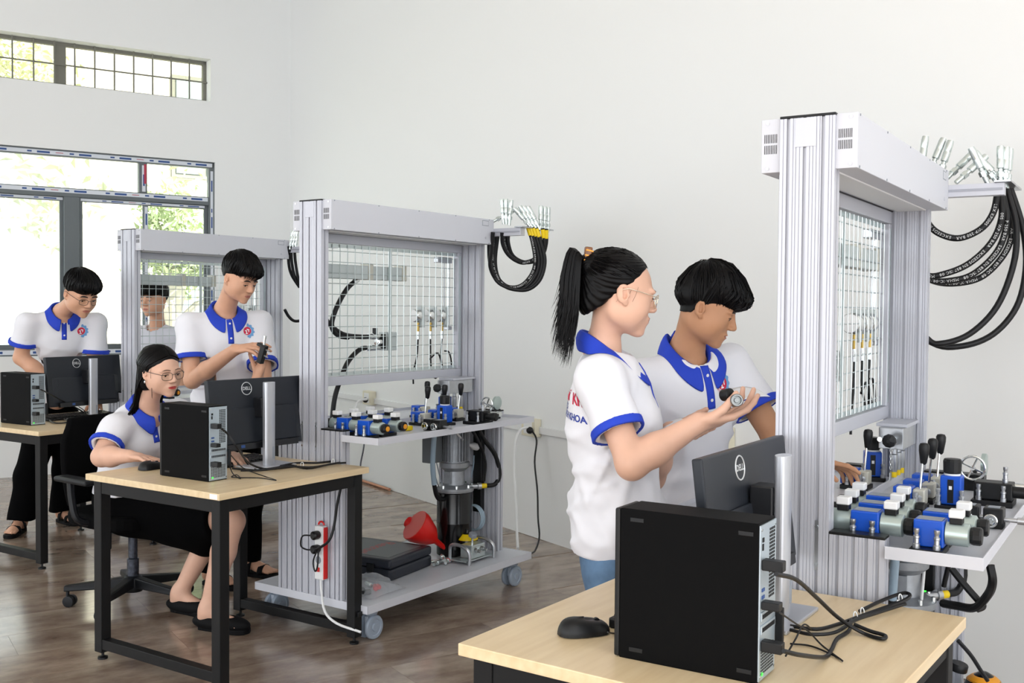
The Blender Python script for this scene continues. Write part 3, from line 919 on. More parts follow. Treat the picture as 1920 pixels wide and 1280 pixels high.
    for uu in (0.085, 1.16):
        for vv in (-0.29, 0.29):
            c = MB()
            c.bx(uu - 0.028, uu + 0.028, -vv - 0.028, -vv + 0.028, 0.118, 0.138)
            c.lathe([(0.022, 0.098), (0.03, 0.118)], (uu, -vv, 0), n=16)
            c.prism([(uu - 0.045, 0.045), (uu - 0.03, 0.094), (uu + 0.028, 0.104), (uu + 0.022, 0.06)], -vv - 0.012, -vv + 0.012, 'y') if False else None
            c.bx(uu - 0.035, uu + 0.024, -vv - 0.010, -vv + 0.010, 0.05, 0.1)
            cs = c.build('caster', M_GRYP2, o, bev=0.003)
            for s2 in (-1, 1):
                y0 = -vv + s2 * 0.012; y1 = -vv + s2 * 0.032
                MB().lathe([(0.040, 0), (0.050, 0.002), (0.052, 0.006), (0.052, 0.014), (0.049, 0.019), (0.036, 0.020), (0.034, 0.016), (0.018, 0.016), (0.016, 0.021), (0.002, 0.021)], (uu - 0.01, y0, 0.052), (0, s2, 0), 24).build('caster_wheel', M_WHEEL, cs)
        uv(MB(), 1.247, 1.285, 0.255, 0.32, 0.118, 0.146).build('corner_bracket', M_BLKP, o, bev=0.003) if uu > 1 else uv(MB(), -0.03, -0.004, 0.255, 0.32, 0.118, 0.140).build('corner_bracket', M_BLKP, o, bev=0.003)
    # hose rack : bar across the far post, slotted plate at each end
    rk = uv(MB(), 1.2125, 1.2525, -0.285, 0.285, 1.803, 1.843).build('hose_rack_bar', M_ALU, o, bev=0.001)
    for s2 in (1, -1):
        for zz in (1.823,):
            uv(MB(), 1.2105, 1.2125, -0.28, 0.28, zz - 0.004, zz + 0.004).build('bar_slot', M_ALUD, rk) if s2 == 1 else None
        cp_ = MB()
        P = [(1.20, 0.255)]
        for k in range(4):
            P += [(1.235 + k * 0.062, 0.255), (1.235 + k * 0.062, 0.278), (1.255 + k * 0.062, 0.278), (1.255 + k * 0.062, 0.255)]
        P += [(1.50, 0.255), (1.50, 0.305), (1.20, 0.305)]
        cp_.prism(poly_ccw([(q[0], -s2 * q[1]) for q in P]), 1.8435, 1.8495)
        cp_.build('hose_plate', M_STEEL, rk)
    # manifold block on a bracket at the far post
    uv(MB(), 0.96, 1.154, -0.045, 0.05, 1.055, 1.0655).build('bracket_plate', M_ALU, o, bev=0.001)
    mb_ = uv(MB(), 0.93, 1.13, -0.03, 0.045, 0.988, 1.055).build('manifold_block', M_STEEL, o, bev=0.002)
    for uu in (0.965, 1.02, 1.075):
        MB().lathe([(0.010, 0), (0.013, 0.012), (0.013, 0.055), (0.010, 0.058), (0.010, 0.075)], (uu, -0.01, 0.912), n=14).build('block_fitting', M_STEEL, mb_)
        MB().cyl((uu, -0.01, 0.895), (uu, -0.01, 0.912), 0.0105, n=14).build('yellow_sleeve', M_YEL, mb_)
    vk = MB().cyl((0.93, -0.015, 1.02), (0.885, -0.015, 1.02), 0.009, n=12)
    vk.build('valve_stem', M_CHR, mb_)
    MB().lathe([(0.008, 0), (0.02, 0.004), (0.022, 0.012), (0.02, 0.022), (0.006, 0.026)], (0.885, -0.015, 1.02), (-1, 0, 0), 10, smooth=False).build('valve_knob', M_BLKP, mb_)
    MB().cyl((0.93, 0.02, 1.02), (0.90, 0.02, 1.02), 0.008, n=10).build('plug_screw', M_CHR, mb_)
    ch = MB()
    for k in range(9):
        z = 1.005 - k * 0.009
        ch.tube([(0.9 + (0.003 * math.cos(w) if k % 2 else 0), -0.015 + (0.003 * math.cos(w) if not k % 2 else 0), z + 0.0055 * math.sin(w)) for w in [j * PI / 4 for j in range(8)]], 0.0009, 5, closed=True)
    ch.box((0.9, -0.015, 0.905), (0.022, 0.002, 0.026))
    ch.build('tag_chain', M_CHR, mb_)
    # control box on the inner side of the far post, below the tray
    uv(MB(), 1.125, 1.154, 0.055, 0.11, 0.36, 0.84).build('switch_strip', M_BLKM, o, bev=0.003)
    uv(MB(), 1.1235, 1.125, 0.078, 0.088, 0.50, 0.505).build('green_lamp', M_LED, o)
    uv(MB(), 1.10, 1.153, -0.05, 0.05, 0.45, 0.60).build('control_box', M_ALU, o, bev=0.003)
    return o
M_GRYP2 = mat('blue_grey_plastic', '#a7afbb', 0.4)
M_WHEEL = mat('grey_tread', '#9aa6b5', 0.4)
stN = make_station()
stN['label'] = 'tall aluminium hydraulic bench at the right, nearest the camera'
stM = dup(stN, None, SM('M'), 'aluminium hydraulic bench on casters in the middle of the photo')
stL = dup(stN, None, SM('L'), 'aluminium hydraulic bench farthest back, in front of the windows')
# floating seam between the upper post and the lower half is left as the joint plates

# ------------------------------------------------------------------ smooth implicit modelling (surface nets) for people
class SDF:
    def __init__(s):
        s.p = []          # (func, centre, radius, op, k)
        s.disp = None
    def _add(s, f, c, r, op, k):
        s.p.append((f, np.array(c, float), float(r), op, k)); return s
    def cone(s, a, b, r1, r2=None, k=0.01, op='u'):
        a = np.array(a, float); b = np.array(b, float); r2 = r1 if r2 is None else r2
        ba = b - a; L = max(ba @ ba, 1e-12)
        M2 = np.stack([ba, a], 1); aba = a @ ba; aa = a @ a
        def f(P):
            W = P @ M2
            w = W[:, 0] - aba
            h = np.clip(w / L, 0, 1)
            q2 = np.einsum('ij,ij->i', P, P) - 2 * W[:, 1] + aa - 2 * h * w + h * h * L
            return np.sqrt(np.maximum(q2, 0)) - (r1 + (r2 - r1) * h)
        return s._add(f, (a + b) / 2, math.sqrt(L) / 2 + max(r1, r2), op, k)
    def ell(s, c, r, R=None, k=0.01, op='u'):
        c = np.array(c, float); r = np.array(r, float)
        R = np.eye(3) if R is None else np.array(R, float)      # columns = local axes
        M1 = R / r; c1 = c @ M1; ir = 1 / r
        def f(P):
            q = P @ M1 - c1
            k0 = np.sqrt(np.einsum('ij,ij->i', q, q))
            q *= ir
            k1 = np.sqrt(np.einsum('ij,ij->i', q, q))
            return k0 * (k0 - 1) / np.maximum(k1, 1e-9) - (k1 < 1e-6) * r.min()
        return s._add(f, c, r.max(), op, k)
    def box(s, c, h, R=None, rad=0.0, k=0.005, op='u'):
        c = np.array(c, float); h = np.array(h, float) - rad
        R = np.eye(3) if R is None else np.array(R, float)
        def f(P):
            q = np.abs((P - c) @ R) - h
            return np.sqrt((np.maximum(q, 0) ** 2).sum(1)) + np.minimum(q.max(1), 0) - rad
        return s._add(f, c, float(np.linalg.norm(h)) + rad, op, k)
    def cut(s, p, n, k=0.0):
        # remove the side n points to
        p = np.array(p, float); n = np.array(n, float); n = n / np.linalg.norm(n)
        def f(P): return -((P - p) @ n)
        return s._add(f, p, 1e3, 's', k)
    def ev(s, P, prims=None):
        d = np.full(len(P), 10.0)
        for f, c, r, op, k in (s.p if prims is None else prims):
            e = f(P)
            if op == 'u':
                if k > 0:
                    h = np.maximum(k - np.abs(d - e), 0) / k
                    d = np.minimum(d, e) - h * h * k * 0.25
                else: d = np.minimum(d, e)
            else:
                e = -e
                if k > 0:
                    h = np.maximum(k - np.abs(d - e), 0) / k
                    d = np.maximum(d, e) + h * h * k * 0.25
                else: d = np.maximum(d, e)
        if s.disp is not None:
            near = np.abs(d) < 0.022
            if near.any(): d[near] += s.disp(P[near])
        return d
    def mesh(s, h, B=8, relax=1):
        us = [q for q in s.p if q[3] == 'u']
        lo = np.min([c - r for f, c, r, o, k in us], 0) - 3 * h - 0.01
        hi = np.max([c + r for f, c, r, o, k in us], 0) + 3 * h + 0.01
        S = h * B
        nb = np.ceil((hi - lo) / S).astype(int)
        # cull blocks by the distance at their centre, coarse level first
        K = 4
        nc = -(-nb // K)
        Ic = np.stack(np.meshgrid(*[np.arange(n) for n in nc], indexing='ij'), -1).reshape(-1, 3)
        dc = s.ev(lo + (Ic + 0.5) * S * K)
        Ic = Ic[np.abs(dc) < S * K * 0.87 * 1.3 + 0.02]
        I = (Ic[:, None, :] * K + np.stack(np.meshgrid(*[np.arange(K)] * 3, indexing='ij'), -1).reshape(1, -1, 3)).reshape(-1, 3)
        I = I[(I < nb).all(1)]
        dc = s.ev(lo + (I + 0.5) * S)
        I = I[np.abs(dc) < S * 0.87 * 1.2 + 0.004]
        mc = np.zeros(len(I), np.int64)
        for b in range(10):
            for a in range(3): mc |= ((I[:, a] >> b) & 1).astype(np.int64) << (3 * b + a)
        I = I[np.argsort(mc)]
        g = np.stack(np.meshgrid(*[np.arange(B + 1)] * 3, indexing='ij'), -1).reshape(-1, 3)
        V = np.empty((len(I), (B + 1) ** 3))
        CH = 24
        for a in range(0, len(I), CH):
            J = I[a:a + CH]
            P = (lo + (J[:, None, :] * B + g[None]) * h).reshape(-1, 3)
            mn, mx = P.min(0), P.max(0)
            prims = []
            for q in s.p:
                dd = np.linalg.norm(np.maximum(np.maximum(mn - q[1], q[1] - mx), 0))
                if dd < q[2] + q[4] + 0.012: prims.append(q)
            V[a:a + CH] = s.ev(P, prims).reshape(len(J), -1) if prims else 10.0
        V = V.reshape(len(I), B + 1, B + 1, B + 1)
        N = nb * B + 2
        key = lambda ix: (ix[..., 0] * N[1] + ix[..., 1]) * N[2] + ix[..., 2]
        offs = [(i, j, k) for i in (0, 1) for j in (0, 1) for k in (0, 1)]
        cs = np.stack([V[:, i:B + i, j:B + j, k:B + k] for i, j, k in offs], -1)      # n,B,B,B,8
        neg = cs < 0
        m = neg.any(-1) & ~neg.all(-1)
        bi, ci, cj, ck = np.nonzero(m)
        cv = cs[bi, ci, cj, ck]
        cell = I[bi] * B + np.stack([ci, cj, ck], -1)
        O = np.array(offs, float)
        acc = np.zeros((len(cell), 3)); cnt = np.zeros(len(cell))
        for a in range(8):
            for b in range(a + 1, 8):
                if np.abs(O[a] - O[b]).sum() == 1:
                    va, vb = cv[:, a], cv[:, b]
                    x = (va < 0) != (vb < 0)
                    t = np.where(x, va / np.where(x, va - vb, 1), 0)
                    acc += np.where(x[:, None], O[a] + t[:, None] * (O[b] - O[a]), 0); cnt += x
        P = lo + (cell + acc / np.maximum(cnt, 1)[:, None]) * h
        kk = key(cell); order = np.argsort(kk); ks = kk[order]
        P = P[order]; cell = cell[order]; cv = cv[order]
        quads = []
        for ax in range(3):
            o1 = [0, 0, 0]; o1[ax] = 1
            e = offs.index(tuple(o1))
            v0, v1 = cv[:, 0], cv[:, e]
            x = (v0 < 0) != (v1 < 0)
            c = cell[x]; flip = v0[x] < 0
            d1 = np.zeros(3, int); d1[(ax + 1) % 3] = 1
            d2 = np.zeros(3, int); d2[(ax + 2) % 3] = 1
            ids = []
            ok = np.ones(len(c), bool)
            for dd in (-d1 - d2, -d2, np.zeros(3, int), -d1):
                k_ = key(c + dd)
                j = np.searchsorted(ks, k_); j = np.clip(j, 0, len(ks) - 1)
                ok &= ks[j] == k_
                ids.append(j)
            q = np.stack(ids, -1)
            q = np.where(flip[:, None], q, q[:, ::-1])
            quads.append(q[ok])
        Q = np.concatenate(quads)
        for _ in range(relax):
            s1 = np.zeros_like(P); n1 = np.zeros(len(P))
            ia = np.concatenate([Q[:, a] for a in range(4) for _ in (0, 1)])
            ib = np.concatenate([Q[:, (a + o) % 4] for a in range(4) for o in (1, 3)])
            n1 = np.bincount(ia, minlength=len(P)).astype(float)
            for c in range(3): s1[:, c] = np.bincount(ia, P[ib, c], len(P))
            P = np.where(n1[:, None] > 0, 0.5 * P + 0.5 * s1 / np.maximum(n1, 1)[:, None], P)
        return P, Q
def np_mesh(name, P, Q, origin=(0, 0, 0), smooth=True):
    me = bpy.data.meshes.new(name)
    P = P - np.array(origin)
    me.vertices.add(len(P)); me.vertices.foreach_set('co', P.astype(np.float32).ravel())
    me.loops.add(Q.size); me.loops.foreach_set('vertex_index', Q.astype(np.int32).ravel())
    me.polygons.add(len(Q)); me.polygons.foreach_set('loop_start', np.arange(0, Q.size, 4, dtype=np.int32))
    me.polygons.foreach_set('loop_total', np.full(len(Q), 4, dtype=np.int32))
    me.polygons.foreach_set('use_smooth', np.full(len(Q), smooth))
    me.update(calc_edges=True)
    return me
def nrm(v):
    v = np.array(v, float); return v / np.linalg.norm(v)
class Fr:
    """local frame: y forward, z up, x to the person's right"""
    def __init__(s, o, fwd, up=(0, 0, 1)):
        s.o = np.array(o, float); y = nrm(fwd); u = np.array(up, float)
        x = nrm(np.cross(y, u)); z = np.cross(x, y)
        s.R = np.stack([x, y, z], 1)
    def p(s, x, y, z): return s.o + s.R @ np.array([x, y, z], float)
    def rot(s, rx=0, ry=0, rz=0):
        return s.R @ np.array(Euler((rx, ry, rz)).to_matrix())
def pitchyaw(fwd_xy, down_deg, roll_deg=0):
    # forward direction in plan tilted down; returns forward & up vectors
    f = nrm([fwd_xy[0], fwd_xy[1], 0]); z = np.array([0, 0, 1.0]); a = math.radians(down_deg)
    F = f * math.cos(a) - z * math.sin(a); U = z * math.cos(a) + f * math.sin(a)
    r = np.cross(F, U); b = math.radians(roll_deg)
    return F, U * math.cos(b) + r * math.sin(b)

# ------------------------------------------------------------------ skin, hair and cloth materials
def skin_mat(name, col, red):
    m = mat(name, col, 0.48, noise=0.035, nscale=25, spec=0.35)
    return m
SK = {'light': skin_mat('fair_skin', '#deb199', 0), 'mid': skin_mat('warm_skin', '#d5a386', 0), 'tan': skin_mat('tan_skin', '#bf8d6b', 0)}
M_LIP = mat('lip_red', '#b8403f', 0.35); M_LIPN = mat('natural_lip', '#b26a5c', 0.45)
M_EYEW = mat('eye_white', '#e9e4de', 0.2); M_IRIS = mat('dark_iris', '#1a100b', 0.1); M_BROW = mat('eyebrow_hair', '#2a1d18', 0.7)
M_BROWF = mat('soft_eyebrow', '#6b4f42', 0.8)
M_TOOTH = mat('tooth_white', '#f1eee6', 0.3)
def hair_mat():
    m = bpy.data.materials.new('black_hair'); m.use_nodes = True
    nt = m.node_tree; b = nt.nodes['Principled BSDF']
    b.inputs['Base Color'].default_value = lin('#050405'); b.inputs['Roughness'].default_value = 0.42
    b.inputs['Specular IOR Level'].default_value = 0.16
    return m
M_HAIR = hair_mat()
M_SHIRT = mat('white_pique_cotton', '#e9e9ef', 0.85)
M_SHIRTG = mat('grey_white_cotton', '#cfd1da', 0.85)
M_ROYAL = mat('royal_blue_knit', '#1c3fc0', 0.75)
M_BTN = mat('pearl_button', '#f1f1f0', 0.3)
M_TRO = mat('black_trouser_cloth', '#060607', 0.9, spec=0.05)
def denim_mat():
    m = mat('blue_denim', '#567392', 0.85, noise=0.38, nscale=12)
    return m
M_DENIM = denim_mat()
M_GOLD = mat('pale_gold_wire', '#d8c7b0', 0.25, 0.8)
M_WIRE = mat('dark_metal_wire', '#3c3a3a', 0.3, 0.7)
M_LENS = glass_mat('spectacle_lens', '#fbfdfc', 0.05)
M_TORT = mat('tortoiseshell', '#7a4a20', 0.2, noise=0.6, nscale=90)
M_RUBB = mat('black_sandal_rubber', '#0c0c0e', 0.7, spec=0.15)

def waves(seed, n, fmin, fmax, amp, aniso=(1, 1, 1)):
    r = np.random.RandomState(seed)
    D = r.normal(size=(n, 3)) * np.array(aniso); D /= np.linalg.norm(D, axis=1)[:, None]
    Fq = r.uniform(fmin, fmax, n); Ph = r.uniform(0, 6.28, n)
    def f(P):
        o = np.zeros(len(P))
        for i in range(n):
            w = P @ D[i] * Fq[i] + Ph[i] + 1.7 * np.sin(P @ D[(i + 1) % n] * Fq[i] * .31 + Ph[(i + 2) % n])
            o += np.sin(w) / n
        return amp * o * 2
    return f

def creases(seed, n, fmin, fmax, amp, aniso=(1, 1, 1)):
    # narrow ridges with broken-up lengths, like folds in loose cloth
    r = np.random.RandomState(seed)
    D = r.normal(size=(n, 3)) * np.array(aniso); D /= np.linalg.norm(D, axis=1)[:, None]
    E_ = r.normal(size=(n, 3)); Fq = r.uniform(fmin, fmax, n); Ph = r.uniform(0, 6.28, n)
    def f(P):
        o = np.zeros(len(P))
        for i in range(n):
            w = np.sin(P @ D[i] * Fq[i] + Ph[i] + 1.3 * np.sin(P @ E_[i] * 9 + Ph[i] * 2))
            m = 0.5 + 0.5 * np.sin(P @ E_[(i + 1) % n] * 11 + Ph[(i + 1) % n] * 3)
            o += np.maximum(w, 0) ** 3 * m * m
        return -amp * o
    return f
# ------------------------------------------------------------------ anatomy
ZS = 0.9                      # heads are a little shorter than the unit model
def RZ(a, b, c): return np.array((a, b, c * ZS))
def head_sdf(F, H, s=1.0, female=False, smile=False, neck=None, nr=0.055, open_=0.0022):
    P = lambda x, y, z: H.p(x * s, y * s, z * s * ZS)
    E = lambda c, r, k=0.012, R=None, op='u': F.ell(P(*c), RZ(*r) * s, H.R if R is None else R, k * s, op)
    E((0, -0.018, 0.042), (0.074, 0.093, 0.082), 0.0)
    E((0, 0.020, -0.005), (0.066, 0.070, 0.088), 0.03)
    E((0, 0.044, -0.070), (0.048 if not female else 0.045, 0.045, 0.042), 0.03)
    for sx in (-1, 1):
        E((sx * 0.040, 0.046, -0.028), (0.026, 0.030, 0.032), 0.025)
        E((sx * 0.044, 0.006, -0.060), (0.016, 0.034, 0.026), 0.045)          # jaw angle
        E((sx * 0.030, 0.077, 0.022), (0.024, 0.014, 0.008), 0.014)       # brow
    E((0, 0.076, -0.101), (0.019, 0.017, 0.015), 0.02)                     # chin
    E((0, 0.076, -0.066), (0.026, 0.018, 0.022), 0.015)                   # muzzle
    for sx in (-1, 1):
        E((sx * 0.031, 0.096, 0.004), (0.019, 0.015, 0.011), 0.010, None, 's')
        # lids around the eyeball
        E((sx * 0.031, 0.0735, 0.003), (0.0165, 0.0145, 0.0125), 0.006)
        E((sx * 0.031, 0.0905, 0.0 - 0.002), (0.0125, 0.008, open_), 0.002, None, 's')
    F.cone(P(0, 0.084, 0.016), P(0, 0.106, -0.024), 0.0075 * s, 0.0105 * s, 0.012 * s)
    for sx in (-1, 1):
        E((sx * 0.0115, 0.098, -0.030), (0.0085, 0.010, 0.0075), 0.008)
        E((sx * 0.006, 0.104, -0.0385), (0.0035, 0.005, 0.003), 0.003, None, 's')
    # lips
    w = 0.026 if smile else 0.022
    E((0, 0.090, -0.0565), (w, 0.009, 0.0055), 0.006)
    E((0, 0.088, -0.0675), (w * 0.85, 0.010, 0.0065), 0.006)
    E((0, 0.1, -0.062), (w * 0.95, 0.009, 0.0018 if not smile else 0.003), 0.003, None, 's')
    # ears
    for sx in (-1, 1):
        R = H.R @ np.array(Euler((math.radians(10), 0, math.radians(-sx * 20))).to_matrix())
        E((sx * 0.076, -0.012, -0.006), (0.0075, 0.0165, 0.028), 0.004, R)
        E((sx * 0.0835, -0.009, -0.003), (0.0085, 0.0115, 0.0200), 0.0015, R, 's')
        E((sx * 0.079, -0.006, -0.012), (0.005, 0.006, 0.009), 0.002, R, 's')
        E((sx * 0.0745, 0.0, -0.030), (0.0055, 0.0075, 0.010), 0.005)
        E((sx * 0.078, 0.003, -0.008), (0.004, 0.005, 0.007), 0.003)
        F.cone(P(sx * 0.0805, -0.018, 0.008), P(sx * 0.0795, -0.013, -0.016), 0.0026 * s, 0.003 * s, 0.003 * s)
    if neck is not None:
        F.cone(P(0, -0.018, -0.045), neck, nr, nr * 1.04, 0.02)
def head_parts(H, s, root, org, female=False, lip=M_LIPN, smile=False, brow=True, gaze=-0.25, sides=(-1, 1), open_=0.0022, bv=None):
    P = lambda x, y, z: Vector(H.p(x * s, y * s, z * s * ZS)) - Vector(org)
    Rm = Matrix(H.R.tolist())
    fwd = Vector(H.R[:, 1].tolist())
    def on(x, z, off):
        h = bv.ray_cast(P(x, 0.2, z), -fwd, 0.3)
        return (P(x, 0.09, z) if h[0] is None else h[0] + fwd * off * s)
    for sx in sides:
        e = MB().ball(P(sx * 0.031, 0.0735, 0.001), (0.0145 * s, 0.0128 * s, 0.0108 * s), 14, 10, Rm).build('eye', M_EYEW, root)
        gd = Vector((sx * 0.05, 1, gaze)).normalized()
        c = P(sx * 0.031, 0.0735, 0.001)
        MB().ball(c + Rm @ (Vector((gd.x * .010, gd.y * .0094, gd.z * .008)) * s), (0.0058 * s, 0.0042 * s, 0.0058 * s), 12, 8, Rm).build('iris', M_IRIS, e)
        la = MB()
        pts = [on(sx * 0.031 + 0.0145 * math.cos(a), open_ - 0.0012 + 0.002 * math.sin(a), 0.0004) for a in [PI * k / 10 for k in range(11)]]
        la.tube(pts, [0.0007 * s + 0.0010 * s * math.sin(PI * k / 10) for k in range(11)], 6)
        la.build('eyelash', M_BROW, root)
        if brow:
            b = MB()
            vs = []
            for k in range(13):
                t = k / 12
                x = sx * (0.011 + 0.040 * t); zc = 0.0235 + 0.007 * math.sin(PI * (t * .8 + .05)) - 0.004 * t
                hw = (0.0040 if not female else 0.0024) * (math.sin(PI * min(1, 0.18 + t * 0.80)) ** 0.7)
                vs += [on(x, zc - hw, 0.0008), on(x, zc, 0.0016), on(x, zc + hw, 0.0008)]
            b.add(vs, [(3 * k + j, 3 * k + j + 1, 3 * k + j + 4, 3 * k + j + 3) for k in range(12) for j in range(2)], True)
            b.build('eyebrow', M_BROW if not female else M_BROWF, root)
    w = 0.0245 if smile else 0.0215
    lm = MB()
    for up in (1, -1):
        vs = []
        for k in range(15):
            t = -1 + 2 * k / 14
            x = w * t
            lift = (0.006 if smile else 0.0) * t * t
            c = (1 - t * t) ** 0.6
            gapz = (0.0026 * c if smile else 0.0004)
            z0 = -0.0617 + lift + up * gapz
            z1 = z0 + up * ((0.0068 if up > 0 else 0.0078) * c * (1 - (0.18 * math.exp(-(t * 5) ** 2) if up > 0 else 0)))
            for j in range(4):
                vs.append(on(x, z0 + (z1 - z0) * j / 3, 0.0005 + 0.0008 * math.sin(PI * j / 3)))
        lm.add(vs, [(4 * k + j, 4 * k + j + 1, 4 * k + j + 5, 4 * k + j + 4) for k in range(14) for j in range(3)], True)
    l = lm.build('lips', lip, root)
    if smile:
        vs = []
        for k in range(11):
            t = -1 + 2 * k / 10; x = w * 0.8 * t; c = (1 - t * t) ** 0.6
            for j in (-1, 1): vs.append(on(x, -0.0617 + 0.006 * t * t * .64 + j * 0.0026 * c, 0.0002))
        MB().add(vs, [(2 * k, 2 * k + 1, 2 * k + 3, 2 * k + 2) for k in range(10)], True).build('teeth', M_TOOTH, root)
def hand_sdf(F, W, d, n, side, curl=(0.35, 0.4, 0.45, 0.5), spread=0.12, thumb=(0.5, 0.3), s=1.0, thumb_dir=None, k0=0.004):
    """W wrist point, d finger direction, n palm normal (the side the fingers curl to), side=+1: thumb lies along +cross(d,n)"""
    d = nrm(d); n = nrm(np.array(n, float) - d * np.dot(n, d)); t = np.cross(d, n) * side
    W = np.array(W, float)
    q = lambda a, b, c: W + (d * a + t * b + n * c) * s
    R = np.stack([d, t, n], 1)
    F.ell(q(0.048, 0.0, 0.0), np.array((0.052, 0.038, 0.0145)) * s, R, 0.012 * s)
    F.cone(q(0.005, 0.0, 0), q(0.05, 0.0, 0), 0.024 * s, 0.02 * s, 0.012 * s)
    F.ell(q(0.03, 0.024, 0.008), np.array((0.03, 0.016, 0.014)) * s, R, 0.012 * s)     # thenar
    lens = ((0.043, 0.026, 0.021), (0.047, 0.030, 0.022), (0.044, 0.028, 0.022), (0.034, 0.021, 0.019))
    tips = []
    for i in range(4):
        b = 0.029 - i * 0.0195
        a0 = 0.088 - 0.004 * abs(i - 1) - (0.006 if i == 3 else 0)
        p = q(a0, b, 0.0)
        sp = (1.5 - i) * spread
        ang = 0.0
        c = curl[i]
        F.cone(q(0.045, b * 0.8, 0), p, 0.0115 * s, 0.0098 * s, 0.006 * s)
        for j, L in enumerate(lens[i]):
            ang += (c if not isinstance(c, (tuple, list)) else c[j]) * (1.0, 1.1, 0.7)[j]
            dv = (d * math.cos(sp) + t * math.sin(sp)) * math.cos(ang) + n * math.sin(ang)
            p2 = p + dv * L * s
            r1 = (0.0094, 0.0086, 0.0078)[j] * (0.9 if i == 3 else 1); r2 = (0.0086, 0.0078, 0.0066)[j] * (0.9 if i == 3 else 1)
            F.cone(p, p2, r1 * s, r2 * s, k0 * s)
            p = p2
        tips.append(p)
    # thumb leaves the side of the palm near its base
    p = q(0.022, 0.026, 0.006)
    td = nrm(d * 0.75 + t * 0.62 + n * 0.25) if thumb_dir is None else nrm(d * thumb_dir[0] + t * thumb_dir[1] + n * thumb_dir[2])
    for L, r1, r2, bend in ((0.040, 0.0135, 0.011, 0), (0.032, 0.011, 0.0098, thumb[0]), (0.026, 0.0098, 0.0078, thumb[1])):
        td = nrm(td * math.cos(bend) + (n * 0.5 - t * 0.6 + d * .35) * math.sin(bend))
        p2 = p + td * L * s
        F.cone(p, p2, r1 * s, r2 * s, k0 * s)
        p = p2
    tips.append(p)
    return tips
def arm_sdf(F, sh, el, wr, r=(0.047, 0.040, 0.026), k=0.02):
    sh, el, wr = [np.array(x, float) for x in (sh, el, wr)]
    F.cone(sh, el, r[0], r[1] * 0.95, k)
    F.cone(el, el + (wr - el) * 0.35, r[1], r[1] * 1.02, k)
    F.cone(el + (wr - el) * 0.35, wr, r[1], r[2], k)

